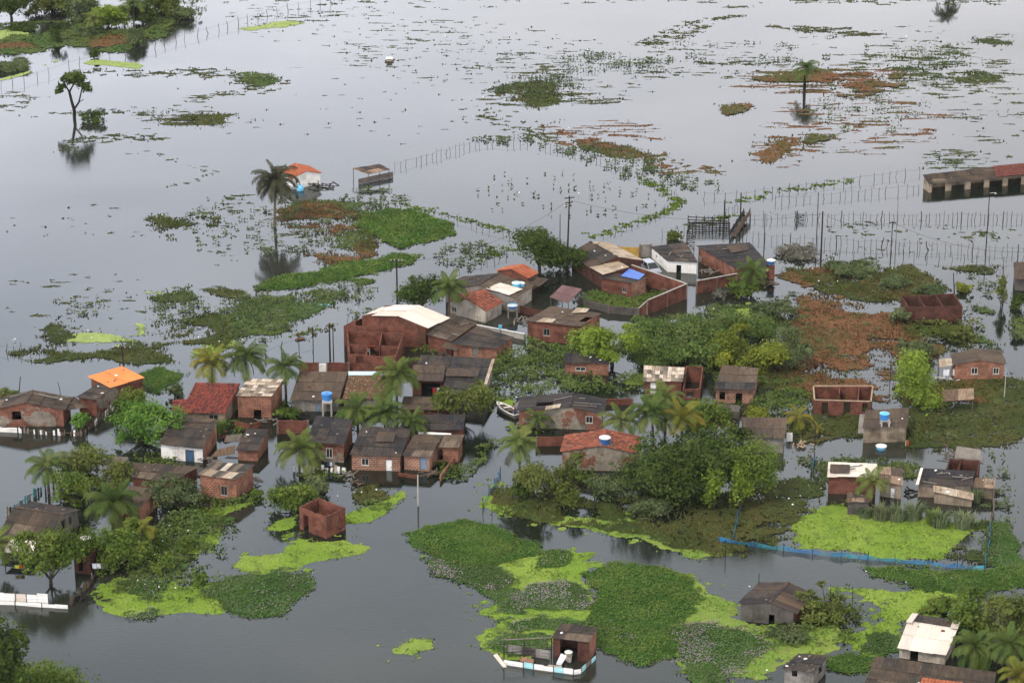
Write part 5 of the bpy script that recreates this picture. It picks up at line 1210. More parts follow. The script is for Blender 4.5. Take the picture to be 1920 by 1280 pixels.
wall('red brick wall in front of the long patchwork slate roof house', [(1306,551),(1381,537)], 1.75, 'brick_red', cap='concrete')
wall('yellow sheet gate panels behind the compound barn', [(1159,480),(1199,482)], 1.35, 'yellow_paint', t=.06, name='gate', cat='gate')
wall('plain grey wall between the yellow gate and the white walled house', [(1200,483),(1221,482)], 1.8, 'grey_wall')
wall('short brick wall from the long roof to the white gate post', [(563,699),(597,699)], 1.3, 'brick_red')
wall('short brick wall between the white gate post and the roofless rooms', [(614,699),(654,699)], 1.3, 'brick_red')
wall('white rendered gate post wall between two brick walls', [(598.5,700),(612,700)], 1.2, 'white_wall', piers=False)
wall('brick yard wall between the outhouse and the blue black roof', [(521,813),(578,813)], 1.6, 'brick_red')
wall('brick yard wall joining the red tiled house', [(1006,836),(1058,836)], 1.1, 'brick_red')
wall('half drowned brick wall beside the house losing its sheets', [(1136,759),(1186,759)], .75, 'brick_red')
wall('pale concrete wall with a blue bucket behind the corner brick house', [(894,620),(984,637)], .75, 'concrete', cap='white_paint')
wall('dark brick wall from the blue basin stand to the flat roofed house', [(973,586),(1022,597)], .95, 'brick_dark')
wall('knee high brick yard wall before the blue door', [(746,892),(780,897)], .4, 'brick_red', piers=False)
wall('sloping brick yard wall along the channel weeds', [(827,902),(860,856)], .7, 'brick', piers=False)
wall('strip of white board wall at the foot of the mouldy gable house', [(-10,809),(32,811)], .55, 'white_wall', piers=False)
wall('red brick yard wall curving before the tall checkered roof house', [(440,800),(470,806),(490,800)], .7, 'brick_red', piers=False)

# ------------------------------------------------------------------ fences
def stick_mesh(k):
    mb = MB(); p = Vector((0, 0, -.5)); pts = [p]
    for i in range(3): pts.append(Vector((rnd.uniform(-.07, .07), rnd.uniform(-.07, .07), -.5 + 1.5 * (i + 1) / 3)))
    mb.path(pts, .043, .028, 5)
    o = mb.build('post', M['wood_dark']); me = o.data
    bpy.data.objects.remove(o); return me
STICKS = [stick_mesh(k) for k in range(6)]

def fence(label, px, gap, h=1.0, thick=1.0, group='stick fences across the flood', wire=True, skip=.06, every=0, jitter=.18):
    P = [at(*p) for p in px]
    c = sum(P, Vector()) / len(P)
    root = thing('stick_fence', label, 'fence', (c.x, c.y, 0), group)
    tops = []; n_ = 0
    for a, b_ in zip(P, P[1:]):
        n = max(1, int((b_ - a).length / gap))
        for i in range(n):
            if rnd.random() < skip: continue
            if n_ >= 99: break
            p = a.lerp(b_, i / n)
            o = bpy.data.objects.new('post', rnd.choice(STICKS)); COL.objects.link(o); o.parent = root
            big = every and n_ % every == 0
            th = thick * (1.9 if big else rnd.uniform(.7, 1.2))
            hh = h * (1.15 if big else rnd.uniform(.7, 1.15))
            o.location = (p.x - c.x + rnd.gauss(0, jitter * .6), p.y - c.y + rnd.gauss(0, jitter * .6), 0)
            o.scale = (th, th, hh); o.rotation_euler = (rnd.gauss(0, .09), rnd.gauss(0, .09), rnd.uniform(0, 6.28))
            tops.append(Vector((p.x, p.y, hh * .7))); n_ += 1
    if wire and len(tops) > 2:
        mb = MB()
        for a, b_ in zip(tops, tops[1:]): mb.tube(a, b_, .012, .012, 3)
        mb.build('wire', M['wood_dark'], root)
    return root
fence('dense stick fence running level with the lane, nearer the long terrace', [(1398,413),(1660,413),(1930,413)], .62, 1.2, every=9)
fence('dense stick fence running level with the lane, nearer the marsh', [(1392,448),(1480,456),(1600,462),(1760,470),(1930,478)], .72, 1.25, every=8)
fence('sparse crooked stick fence at the edge of the marsh', [(1480,478),(1600,482),(1760,487),(1930,492)], 1.5, 1.05)
fence('stick fence ending at the terrace corner', [(1452,381),(1560,372),(1735,356)], 1.0, 1.1)
fence('stick fence with lime weeds passing behind the terrace', [(1320,372),(1400,370),(1480,358),(1580,345),(1740,325)], 1.25, 1.1)
fence('stick fence from the lone shelter to the bent weed line', [(742,316),(800,300),(900,272),(1000,272)], .95, 1.15)
fence('bent stick fence lined with lime weeds', [(1010,275),(1100,296),(1190,330),(1240,352),(1275,380),(1230,408),(1120,446)], 1.1, .95)
fence('stick fence with green weeds between the hyacinth dome and the dark round trees', [(742,385),(800,402),(870,418),(965,446)], 1.1, 1.0)
fence('stick fence behind the small orange tiled gable', [(850,508),(900,495),(965,478)], 1.0, 1.1)
fence('stick fence leading to the lattice end of the corral', [(1235,448),(1290,428),(1372,404)], .8, 1.0)
fence('stick fence behind the white walled house gate', [(1290,478),(1340,475),(1385,473)], .7, 1.2)
fence('short pale stick fence linking the corral posts', [(1362,402),(1390,388)], .7, .9)
fence('line of big dark posts before the yellowing palm', [(395,706),(440,688),(500,670),(560,648),(620,630)], 2.2, 1.5, thick=1.7, skip=.1)
fence('stick fence along the long grass bank by the picture edge', [(-5,660),(60,662),(140,660)], 1.0, 1.2)
fence('far stick fence climbing past the wooded bank', [(0,166),(90,142),(150,122),(235,108),(330,80),(410,58),(520,26),(640,2)], 2.2, 1.6, thick=1.3)
fence('few thin posts behind the black roofed brick shack', [(1556,1118),(1600,1120),(1645,1124)], 1.9, 1.6)
fence('thin posts along the drowned grass of the islet', [(905,962),(925,966),(945,968)], .9, 1.1, wire=False, skip=0)
fence('broken posts before the marsh by the compound trees', [(1325,575),(1345,580),(1362,586)], .7, 1.2, wire=False)
fence('row of poles beyond the orange roofed house', [(38,735),(115,740),(150,722)], 2.6, 2.0, thick=1.4, skip=0)
fence('thin stakes at the gable corner of the cream roofed shell', [(640,612),(660,606),(680,600)], .8, 1.2, wire=False)

def picket(label, px, h, mat, gap=.16, gapvar=.5, name='picket_fence'):
    P = [at(*p) for p in px]; c = sum(P, Vector()) / len(P)
    root = thing(name, label, 'fence', (c.x, c.y, 0))
    mats = mat if isinstance(mat, tuple) else (mat,)
    k = 0
    for a, b_ in zip(P, P[1:]):
        d = (b_ - a).normalized(); n = int((b_ - a).length / gap)
        for i in range(n):
            if rnd.random() < .12 or k > 98: continue
            p = a.lerp(b_, (i + rnd.uniform(0, gapvar)) / n); hh = h * rnd.uniform(.55, 1.15); w = gap * rnd.uniform(.55, .95)
            mb = MB(); lean = Vector((rnd.gauss(0, .06), rnd.gauss(0, .06), hh)); nn = Vector((-d.y, d.x, 0)) * .02
            mb.hexa([p - nn - Vector((0, 0, .4)), p + d * w - nn - Vector((0, 0, .4)), p + d * w + nn - Vector((0, 0, .4)), p + nn - Vector((0, 0, .4))], [p - nn + lean, p + d * w - nn + lean, p + d * w + nn + lean, p + nn + lean])
            mb.build('plank', M[rnd.choice(mats)], root); k += 1
        mb = MB(); off = Vector((-d.y, d.x, 0)) * .06
        mb.beam(a + off + Vector((0, 0, h * .5)), b_ + off + Vector((0, 0, h * .5)), .04, .07); mb.build('rail', M['wood'], root)
    return root
picket('ragged brown picket fence round the mouldy gable house', [(34,811),(90,815),(152,818),(188,790),(218,763)], .7, ('wood', 'wood', 'wood_dark', 'wood_grey', 'white_paint'), .24)
picket('patchwork fence of teal boards reaching the water edge palm', [(12,968),(45,946),(78,922)], 1.0, ('teal_paint', 'cream_wall', 'wood', 'teal_paint'), .42)
picket('teal plank screen behind a coconut palm trunk', [(83,917),(102,913)], 2.2, ('teal_paint', 'wood_grey'), .3, name='plank_screen')
picket('white plastic board fence in front of the low broad palm', [(548,884),(600,886),(646,887)], .85, ('white_paint', 'white_paint', 'cream_wall'), .42)
picket('leaning plank fence at the corner by the ragged lean-to', [(1858,930),(1864,960),(1856,985)], 1.6, ('wood_grey', 'wood', 'cream_wall'), .35)
picket('dark broken plank fence under the white walled pen tree', [(186,1060),(172,1095),(128,1138)], .9, ('wood_dark', 'wood', 'wood_grey'), .4)

def panels(label, px, h, mats, name='sheet_fence', n=None, w=1.1):
    P = [at(*p) for p in px]; c = sum(P, Vector()) / len(P)
    root = thing(name, label, 'fence', (c.x, c.y, 0))
    for a, b_ in zip(P, P[1:]):
        d = (b_ - a).normalized(); L_ = (b_ - a).length; k = max(1, round(L_ / w)); nn = Vector((-d.y, d.x, 0))
        for i in range(k):
            p, q = a.lerp(b_, i / k + .004), a.lerp(b_, (i + 1) / k)
            o = nn * rnd.uniform(0, .05); hh = h * rnd.uniform(.85, 1.08); mb = MB()
            mb.hexa([p + o - Vector((0, 0, .4)), q + o - Vector((0, 0, .4)), q + o + nn * .03 - Vector((0, 0, .4)), p + o + nn * .03 - Vector((0, 0, .4))], [p + o + Vector((0, 0, hh)), q + o + Vector((0, 0, hh)), q + o + nn * .03 + Vector((0, 0, hh)), p + o + nn * .03 + Vector((0, 0, hh))])
            for z in (.25, .6):
                if hh > z + .15: mb.beam(p + o - nn * .02 + Vector((0, 0, z)), q + o - nn * .02 + Vector((0, 0, z)), .04, .05)
            mb.build('panel', M[mats[i % len(mats)]], root)
            if i % 2 == 0:
                mb = MB(); mb.tube(p - Vector((0, 0, .5)), p + Vector((0, 0, hh + .1)), .05, .05, 5); mb.build('post', M['wood'], root)
    return root
panels('bright white sheet metal fence cut by the picture edge', [(-12,1128),(50,1131),(90,1133)], 1.15, ['white_paint', 'white_paint', 'roof_white'])
panels('low fence of white and orange boards in front of the white sheets', [(-12,1133),(28,1134),(78,1138),(127,1141)], .4, ['white_paint', 'white_paint', 'orange_paint', 'cream_wall'], w=1.6)
# the pen round the flooded shack
panels('low pen wall of white and cyan painted boards in front of the flooded shack', [(943,1245),(1000,1254),(1075,1264),(1090,1262)], .55, ['white_paint', 'white_paint', 'cyan_paint'], name='pen_wall', w=1.05)
panels('side of the pen, pale boards leading to the flooded shack', [(1090,1262),(1117,1236)], .5, ['cyan_paint', 'wood_grey'], name='pen_wall')
panels('grey sheet screen at the back of the flooded pen', [(951,1224),(1030,1235)], .85, ['grey_wall', 'dark_wall'], name='sheet_screen', w=1.6)
def rail_frame():
    a, b_, c = at(945, 1236), at(1034, 1228), at(983, 1238)
    root = thing('pen_railing', 'dark post and rail frame with a pale top bar over the pen', 'railing', a)
    for p, h in ((a, 2.1), (a.lerp(b_, .42), 2.0), (b_, 1.9)):
        mb = MB(); mb.tube((p.x, p.y, -.5), (p.x, p.y, h), .06, .05, 5); mb.build('post', M['wood_dark'], root)
    mb = MB(); mb.beam(a + Vector((-.2, 0, 2.1)), b_ + Vector((0, 0, 1.9)), .07, .07); mb.build('top_rail', M['wood_grey'], root)
    mb = MB(); mb.beam(a + Vector((0, 0, .75)), b_ + Vector((0, 0, .6)), .05, .07); mb.build('mid_rail', M['wood_dark'], root)
rail_frame()

# ------------------------------------------------------------------ cattle corral
def corral():
    a, b_ = at(1292, 432), at(1368, 432); h = 1.25
    root = thing('corral', 'dark timber lattice corral beside the ramp', 'corral', (a + b_) / 2)
    mb = MB()
    for i in range(13):
        p = a.lerp(b_, i / 12); mb.tube((p.x, p.y, -.4), (p.x, p.y, h + rnd.uniform(-.1, .15)), .07, .06, 5)
    mb.build('post', M['wood_dark'], root)['kind'] = 'stuff'
    for z in (.18, .45, .72, .98, 1.2):
        mb = MB(); mb.beam(a + Vector((0, -.08, z)), b_ + Vector((0, -.08, z + rnd.uniform(-.04, .04))), .05, .1); mb.build('rail', M['wood_dark'], root)
    a2, b2 = at(1290, 421), at(1366, 424)
    for z in (.3, .7, 1.1):
        mb = MB(); mb.beam(a2 + Vector((0, 0, z)), b2 + Vector((0, 0, z)), .05, .12); mb.build('rail', M['wood_dark'], root)
    for k in range(6):
        p = a2.lerp(b2, k / 5); mb = MB(); mb.tube((p.x, p.y, -.4), (p.x, p.y, 1.35), .07, .06, 5); mb.build('post', M['wood_dark'], root)
    # loading chute
    p0, p1 = at(1368, 446), at(1394, 412)
    r2 = thing('cattle_ramp', 'narrow plank cattle ramp climbing beside the corral', 'ramp', (p0 + p1) / 2)
    s = Vector((.9, .25, 0))
    for o, nm in ((Vector(), 'side'), (s, 'side')):
        mb = MB()
        for z in (.3, .6, .9):
            mb.beam(p0 + o + Vector((0, 0, z)), p1 + o + Vector((0, 0, z + .5)), .05, .2)
        for k in range(5):
            q = (p0 + o).lerp(p1 + o, k / 4); mb.tube((q.x, q.y, -.4), (q.x, q.y, 1.2 + .12 * k), .07, .06, 5)
        mb.build(nm, M['wood' if o.length else 'wood_dark'], r2)
    mb = MB(); mb.hexa([p0 + Vector((0.06, 0, .1)), p0 + s + Vector((-.06, 0, .1)), p1 + s + Vector((-.06, 0, .6)), p1 + Vector((.06, 0, .6))], [p0 + Vector((0.06, 0, .16)), p0 + s + Vector((-.06, 0, .16)), p1 + s + Vector((-.06, 0, .66)), p1 + Vector((.06, 0, .66))]); mb.build('deck', M['wood'], r2)
corral()
def field_gate(label, px0, px1, h):
    a, b_ = at(*px0), at(*px1); root = thing('field_gate', label, 'gate', a)
    mb = MB(); mb.tube(a - Vector((0, 0, .5)), a + Vector((0, 0, h + .4)), .09, .08, 6); mb.build('post', M['wood_dark'], root)
    for k in range(4):
        z = h * (.15 + .26 * k); mb = MB(); mb.beam(a + Vector((0, 0, z)), b_ + Vector((0, 0, z - .1)), .04, .09); mb.build('bar', M['wood_dark'], root)
    mb = MB(); mb.beam(a + Vector((0, -.04, h * .15)), b_ + Vector((0, -.04, h * .85)), .04, .08); mb.build('brace', M['wood_dark'], root)
field_gate('small dark timber gate behind the white walled house', (1288, 452), (1303, 455), 1.2)
field_gate('dark timber gate set in the dense stick fence', (1494, 413), (1508, 413), 1.0)

# ------------------------------------------------------------------ blue nets
def net(label, px, h):
    P = [at(*p) for p in px]; c = sum(P, Vector()) / len(P)
    root = thing('net_fence', label, 'net fence', (c.x, c.y, 0))
    pts = []
    for a, b_ in zip(P, P[1:]):
        n = max(1, int((b_ - a).length / .9)); pts += [a.lerp(b_, i / n) for i in range(n)]
    pts.append(P[-1]); mb = MB()
    off = [Vector((rnd.gauss(0, .1), rnd.gauss(0, .1), 0)) for _ in pts]
    hs = [h * (rnd.uniform(.95, 1.15) if i_ % 3 == 0 else rnd.uniform(.55, .85)) for i_ in range(len(pts))]
    for i in range(len(pts) - 1):
        a, b_ = pts[i], pts[i + 1]
        for z0, z1, m0, m1 in ((-.2, .45, 0, .5), (.45, 1.0, .5, 1)):
            mb.face([a + off[i] * m0 + Vector((0, 0, hs[i] * z0)), b_ + off[i + 1] * m0 + Vector((0, 0, hs[i + 1] * z0)), b_ + off[i + 1] * m1 + Vector((0, 0, hs[i + 1] * z1)), a + off[i] * m1 + Vector((0, 0, hs[i] * z1))])
        mb.tube(a + off[i] + Vector((0, 0, hs[i])), b_ + off[i + 1] + Vector((0, 0, hs[i + 1])), .03, .03, 4)
    mb.build('net', M['blue_net'], root)
    for i in range(0, len(pts), 3):
        mb = MB(); p = pts[i]
        mb.tube(p - Vector((0, 0, .5)), p + Vector((rnd.gauss(0, .06), 0, hs[i] + rnd.uniform(.15, .5))), .045, .035, 5); mb.build('post', M['wood_dark'], root)
net('long blue net wall closing the front of the duckweed pond', [(1348,1016),(1380,1020),(1470,1032),(1560,1043),(1660,1052),(1760,1062),(1846,1070)], .55)
net('short blue net running from the pond corner toward the big tree', [(1373,1014),(1382,985),(1388,958)], .55)
net('blue net strip at the tip of the drowned grass islet', [(905,950),(920,922),(938,888)], .6)
net('blue net along the reed corner side of the duckweed pond', [(1846,1068),(1852,1030),(1858,985)], .6)
net('twisted blue net on a stake beside the white patched shack', [(1520,892),(1525,872),(1532,858)], .7)

# ------------------------------------------------------------------ poles and wires
POLE_TOP = {}
def pole(label, base, top, r=.11, arm=0.0, arms=1, lean=0.0, lamp=False, mat='wood_dark', ins=True, name='utility_pole', cat='pole', tiltarm=.1):
    b_ = at(*base); h = (base[1] - top) / vpm(base[1])
    root = thing(name, label, cat, b_)
    t = b_ + Vector((lean * h, 0, h)); mb = MB(); mb.tube(b_ - Vector((0, 0, 1)), t, r, r * .7, 8); mb.build('shaft', M[mat], root)
    POLE_TOP[label] = t
    for k in range(arms if arm else 0):
        p = b_.lerp(t, 1 - .03 - .09 * k); w = arm * (1 - .25 * k)
        x = Vector((math.cos(tiltarm), math.sin(tiltarm), -.06))
        mb = MB(); mb.beam(p - x * w + Vector((0, -.12, 0)), p + x * w + Vector((0, -.12, 0)), .1, .12); a = mb.build('crossarm', M[mat], root)
        if ins:
            for q in (-.9, -.35, .35, .9):
                mb = MB(); mb.lathe(p + x * w * q + Vector((0, -.12, .07)), [(.06, 0), (.075, .05), (.045, .12), (.06, .17), (.02, .2)], 8); mb.build('insulator', M['concrete'], a)
    if lamp:
        mb = MB(); mb.beam(t - Vector((0, 0, .15)), t + Vector((.7, -.3, .05)), .06, .06); a = mb.build('lamp_arm', M['concrete'], root)
        mb = MB(); mb.lathe(t + Vector((.75, -.32, -.08)), [(.02, .12), (.14, .06), (.17, 0), (.12, -.07)], 8); mb.build('lamp_head', M['concrete'], a)
    return root
pole('dark crossarm pole beside the orange roof', (236,722), 650, .13, 1.1, 1, -.05)
pole('dark pole with white insulators beyond the cream roofed shell', (745,580), 487, .14, .75, 1, 0)
pole('tall dark pole with two crossarms behind the round dark trees', (1064,465), 368, .13, .75, 2, .03, tiltarm=.5)
pole('thick dark post by the pale dead shrub', (1539,487), 397, .13)
pole('thin dark pole standing in the lane between the stick fences', (1531,448), 362, .07)
pole('slim street lamp pole in front of the long terrace', (1850,448), 361, .08, lamp=True, mat='wood_dark', name='street_lamp', cat='street lamp')
pole('slim pole with a stub arm at the marsh edge', (1669,493), 415, .08, .45, 1, .01, ins=False)
pole('thin lamp pole beside the patchwork slate roof', (1432,475), 401, .07, lamp=True, name='street_lamp', cat='street lamp')
pole('thin grey pole in the middle of the level fences', (1680,449), 368, .06, mat='wood_grey')
pole('pale concrete post in front of the brick front row', (784,948), 890, .10, mat='concrete', name='concrete_post', cat='post')
pole('thick wooden gate post between corral and far fence', (1358,413), 375, .13, name='gate_post', cat='post')
pole('tall wooden gate post above the cattle ramp', (1388,418), 362, .12, name='gate_post', cat='post')
pole('twin wooden post by the red brown debris, the thicker one', (619,676), 606, .13, name='wooden_post', cat='post')
pole('twin wooden post by the red brown debris, the thinner one', (625.5,674), 608, .08, name='wooden_post', cat='post')
pole('single slim post apart from the twin posts', (588,682), 612, .06, name='wooden_post', cat='post')
pole('thin white pole in front of the gabled marsh house', (1883,745), 690, .06, mat='concrete', name='wooden_post', cat='post')
pole('bare stake at the mouth of the islet channel', (1360,1042), 1010, .05, name='wooden_post', cat='post')
pole('thin stake with yellow leaves at its foot near a palm', (1527,850), 795, .05, name='wooden_post', cat='post')
pole('tall stake by the walled shacks corner', (1773,838), 815, .05, name='wooden_post', cat='post')
pole('thin pole in the marsh behind the feathery lime tree', (1669,708), 660, .05, name='wooden_post', cat='post')
pole('stake behind the black roofed brick shack roof', (1422,1112), 1075, .05, name='wooden_post', cat='post')
pole('stake at the hidden end of the roadside weeds beyond the tall pole', (1050,440), 402, .07, name='wooden_post', cat='post')
def wire(label, a, b_, sag=1.0):
    mb = MB(); n = 14; pts = []
    for i in range(n + 1):
        t = i / n; p = a.lerp(b_, t); pts.append(p - Vector((0, 0, sag * 4 * t * (1 - t))))
    for p, q in zip(pts, pts[1:]): mb.tube(p, q, .018, .018, 3)
    tag(mb.build('power_line', M['wood_dark'], loc=a), label, 'power line')
T = POLE_TOP
kk = list(T)
wire('thin power line from the double crossarm pole to the thick dark post', T[kk[2]] - Vector((0, 0, .6)), T[kk[3]] - Vector((0, 0, .3)), 1.8)
wire('thin power line from the thick dark post to the stub arm pole', T[kk[3]] - Vector((0, 0, .3)), T[kk[6]] - Vector((0, 0, .2)), 1.0)
wire('thin power line from the stub arm pole toward the grey plank building', T[kk[6]] - Vector((0, 0, .2)), at(1960, 470, 5), 1.5)
wire('thin power line from the white insulator pole to the crossarm pole', T[kk[1]] - Vector((0, 0, .3)), T[kk[2]] - Vector((0, 0, .6)), 2.0)

# ------------------------------------------------------------------ tanks and small things
def tank(label, px, py, h, r=.6, hgt=.75, mat='blue_plastic', lid='sky_blue_plastic', name='water_tank', stand=None, cat='water tank', open_=False):
    p = at(px, py, h)
    root = thing(name, label, cat, p)
    mb = MB(); mb.lathe(p, [(r * .78, 0), (r * .8, .02), (r * .9, hgt * .5), (r * .93, hgt * .52), (r, hgt * .93), (r * 1.04, hgt)], 18); mb.build('body', M[mat], root)
    if lid:
        mb = MB(); z = hgt + .003
        if open_: mb.lathe(p, [(r * 1.05, z), (r * 1.05, z + .05), (r * .9, z + .05), (r * .88, z - .2), (.02, z - .22)], 18)
        else: mb.lathe(p, [(r * 1.06, z), (r * 1.06, z + .05), (r * .8, z + .10), (r * .3, z + .16), (r * .28, z + .2), (.02, z + .2)], 18)
        mb.build('lid', M[lid], root)
    return root
def stand(label, px, py, w, h, mat='concrete', z0=-.5):
    p = at(px, py, max(0, z0)); root = thing('tank_stand', label, 'tank stand', p)
    for dx in (-1, 1):
        for dy in (-1, 1):
            mb = MB(); c = p + Vector((dx * w * .42, dy * w * .42, 0)); mb.box((c.x - .08, c.y - .08, z0), (c.x + .08, c.y + .08, h - .12)); mb.build('leg', M[mat], root)
    mb = MB(); mb.box((p.x - w / 2, p.y - w / 2, h - .12), (p.x + w / 2, p.y + w / 2, h)); mb.build('deck', M[mat], root)
    return root
stand('concrete tank stand with open shelf in front of the long weathered roof', 614, 778, 1.15, 1.75)
tank('bright blue water tank on the concrete stand by the long weathered roof', 613, 749.5, 1.75, .6, .78, lid='blue_plastic')
stand('low stand under the tank on the mud stained house', 1659, 797, 1.0, 2.75, 'concrete', 2.0)
tank('blue water tank with a lid above the mud stained house roof', 1658, 786, 2.75, .54, .7)
tank('deep blue water tank with a white lid on the red tile roof', 1134, 832, 2.95, .6, .75, mat='deep_blue', lid='white_paint')
tank('sky blue water tank on the wide grey roofed house', 968, 538, 2.15, .55, .55, mat='sky_blue_plastic', lid='pale_cyan')
tank('pair basin, white topped tank beside the sky blue roof tank', 978, 537, 2.1, .4, .45, mat='sky_blue_plastic', lid='white_paint')
def pier(label, px, py, w, h, mat):
    p = at(px, py); root = thing('brick_pier', label, 'pier', p)
    mb = MB(); mb.box((p.x - w / 2, p.y - w / 2, -.5), (p.x + w / 2, p.y + w / 2, h)); mb.build('shaft', M[mat], root)
    mb = MB(); mb.box((p.x - w / 2 - .06, p.y - w / 2 - .06, h + .002), (p.x + w / 2 + .06, p.y + w / 2 + .06, h + .1)); mb.build('cap', M['concrete'], root)
pier('red brick tank pier at the corner of the patchwork slate roof', 1446, 521, .75, 1.9, 'brick_red')
tank('deep blue tank with a bright white lid on the brick pier', 1446, 495, 2.0, .52, .5, mat='deep_blue', lid='white_paint')
def ball():
    p = at(563, 357); root = thing('water_tank', 'round light blue tank floating against the small white house', 'water tank', p)
    mb = MB(); mb.lathe(p, [(.1, -.3), (.45, -.1), (.55, .25), (.5, .55), (.3, .78), (.05, .85)], 16); mb.build('body', M['sky_blue_plastic'], root)
    mb = MB(); mb.lathe(p, [(.14, .84), (.14, .92), (.02, .93)], 10); mb.build('cap', M['blue_plastic'], root)
ball()
tank('half sunk blue and white tub before the mud stained house', 1652, 843, -.1, .6, .45, mat='sky_blue_plastic', lid='white_paint', name='tub', cat='tub', open_=True)
stand('wooden stand of dark legs under the blue basins by the faded tile gable', 961, 594, 1.3, 1.25, 'wood_grey')
tank('wide blue basin with a white plank on the wooden stand', 961, 577, 1.25, .62, .32, mat='blue_tarp', lid='sky_blue_plastic', name='basin', cat='basin', open_=True)
def slab_thing(name, label, cat, cs, th, mat, extra=None):
    q = [corner(k) for k in cs]; c = sum(q, Vector()) / len(q)
    root = thing(name, label, cat, c); mb = MB()
    mb.hexa([k - Vector((0, 0, th)) for k in q], q); mb.build('board', M[mat], root); return root
slab_thing('parapet_board', 'pale blue board strip along the top of the mossy tile roof', 'board', [(653,702.5,2.3),(731,702,2.3),(731,696,2.62),(653,696,2.62)], .08, 'pale_cyan')
slab_thing('plank', 'cream plank laid across the blue basin', 'plank', [(952,574,1.66),(969,574,1.66),(969,571,1.66),(952,571,1.66)], .06, 'roof_white')
def bucket(label, px, py, h, r, hg, mat):
    p = at(px, py, h); root = thing('bucket', label, 'bucket', p)
    mb = MB(); mb.lathe(p, [(r * .8, 0), (r, hg), (r * .92, hg), (r * .75, .05), (.01, .05)], 12); mb.build('body', M[mat], root)
    mb = MB(); pts = [p + Vector((r * math.cos(a), 0, hg + r * .7 * math.sin(a))) for a in [math.pi * k / 8 for k in range(9)]]; mb.path(pts, .015, .015, 4); mb.build('handle', M['wood_grey'], root)
bucket('pale blue bucket on the pale concrete wall', 938, 616, .85, .24, .42, 'sky_blue_plastic')
bucket('white bucket on the flooded pen floor beside the doorway', 1067, 1240, .15, .26, .6, 'cream_wall')
tank('cream plastic drum at the doorway of the flooded shack', 1066, 1237, .1, .36, .85, mat='cream_wall', lid='white_paint', name='drum', cat='drum')
slab_thing('mattress', 'white mattress leaning at the flooded shack doorway', 'mattress', [(1043,1243,.15),(1052,1245,.15),(1062,1228,1.25),(1052,1224,1.25)], .12, 'white_cloth')
slab_thing('box', 'cream crate lid floating in the pen', 'crate', [(1025,1252,.25),(1052,1256,.25),(1054,1248,.25),(1028,1245,.25)], .3, 'cream_wall')
slab_thing('plank', 'white board tipped at the open corner of the pen', 'board', [(943,1249,.1),(950,1249,.1),(932,1224,.9),(925,1227,.9)], .07, 'roof_white')
slab_thing('plank', 'pinkish plank lying on the pen rail', 'plank', [(975,1237,.5),(1000,1242,.5),(1001,1235,.5),(978,1230,.5)], .08, 'brick_pale')
slab_thing('board', 'white board lying on the dark red roofless room', 'board', [(152,1013,2.55),(176,1008,2.65),(172,1000,2.75),(150,1006,2.7)], .1, 'white_paint')
slab_thing('gutter_board', 'long white board along the black sheet roof edge by the channel', 'board', [(784,812,1.72),(846,815,1.72),(846,812,1.78),(784,808,1.78)], .1, 'white_paint')
slab_thing('box', 'white box standing at the side of the grey block house', 'box', [(1475,826,.1),(1486,826,.1),(1486,811,1.0),(1475,810,1.0)], .35, 'white_paint')
slab_thing('tarp', 'blue tarp over the back of the black roofed outbuilding', 'tarp', [(1164,517,2.05),(1198,524,2.2),(1209,514,2.22),(1180,503,2.05)], .04, 'blue_tarp')
slab_thing('tarp', 'small bright blue sheet floating beyond the debris raft', 'tarp', [(594,574,.06),(618,572,.08),(616,568,.06),(598,570,.08)], .05, 'sky_blue_plastic')
slab_thing('scrap_sheet', 'leaning scrap sheet of rusty tan between the brick outhouse and the white fronted house', 'scrap sheet', [(394,857,.5),(440,850,.7),(441,834,1.3),(408,842,1.0)], .05, 'roof_rusty')
slab_thing('scrap_sheet', 'crumpled grey scrap sheet above the rusty one', 'scrap sheet', [(420,828,1.0),(450,826,1.1),(455,813,1.5),(425,816,1.3)], .06, 'roof_pale_patch')
slab_thing('scrap_sheet', 'tan striped sheet roof scrap among the olive trees', 'scrap sheet', [(190,872,1.6),(232,870,1.6),(240,856,1.9),(204,855,1.9)], .05, 'roof_pale_patch')
slab_thing('flat_roof', 'dark flat slab at the foot of the neat brick cottage', 'slab', [(1340,768,1.0),(1386,772,1.0),(1388,760,1.1),(1345,756,1.1)], .9, 'dark_wall')
slab_thing('screen', 'grey board slab leaning at the long roofless brick house', 'board', [(1608,812,.2),(1622,812,.2),(1624,776,1.2),(1612,776,1.2)], .08, 'grey_wall')
slab_thing('plaque', 'dark tank base slab on the red tile roof', 'slab', [(1114,835,2.93),(1150,835,2.93),(1148,823,2.93),(1118,823,2.93)], .2, 'dark_wall')

def rags(name, label, cat, px, py, h, w, hg, mats, n=4, line=False):
    p = at(px, py, h); root = thing(name, label, cat, p)
    for i in range(n):
        x = (i - (n - 1) / 2) * w / n; mb = MB(); m_ = 6; ww = w / n * .92
        for k in range(m_):
            a, b_ = k / m_, (k + 1) / m_; o = lambda t: .06 * math.sin(t * 9 + i)
            dz = hg * rnd.uniform(.85, 1)
            mb.hexa([p + Vector((x + ww * a, o(a), -dz)), p + Vector((x + ww * b_, o(b_), -dz)), p + Vector((x + ww * b_, o(b_) + .015, -dz)), p + Vector((x + ww * a, o(a) + .015, -dz))], [p + Vector((x + ww * a, o(a), 0)), p + Vector((x + ww * b_, o(b_), 0)), p + Vector((x + ww * b_, o(b_) + .015, 0)), p + Vector((x + ww * a, o(a) + .015, 0))])
        mb.build('cloth', M[mats[i % len(mats)]], root)
    mb = MB(); mb.tube(p + Vector((-w * .7, 0, .02)), p + Vector((w * .7, 0, .02)), .015, .015, 4); mb.build('line', M['wood_grey'], root)
rags('washing', 'red and white washing hung at the dark open front', 'washing', 815, 727, 1.55, 1.0, .8, ['red_cloth', 'white_cloth'], 2)
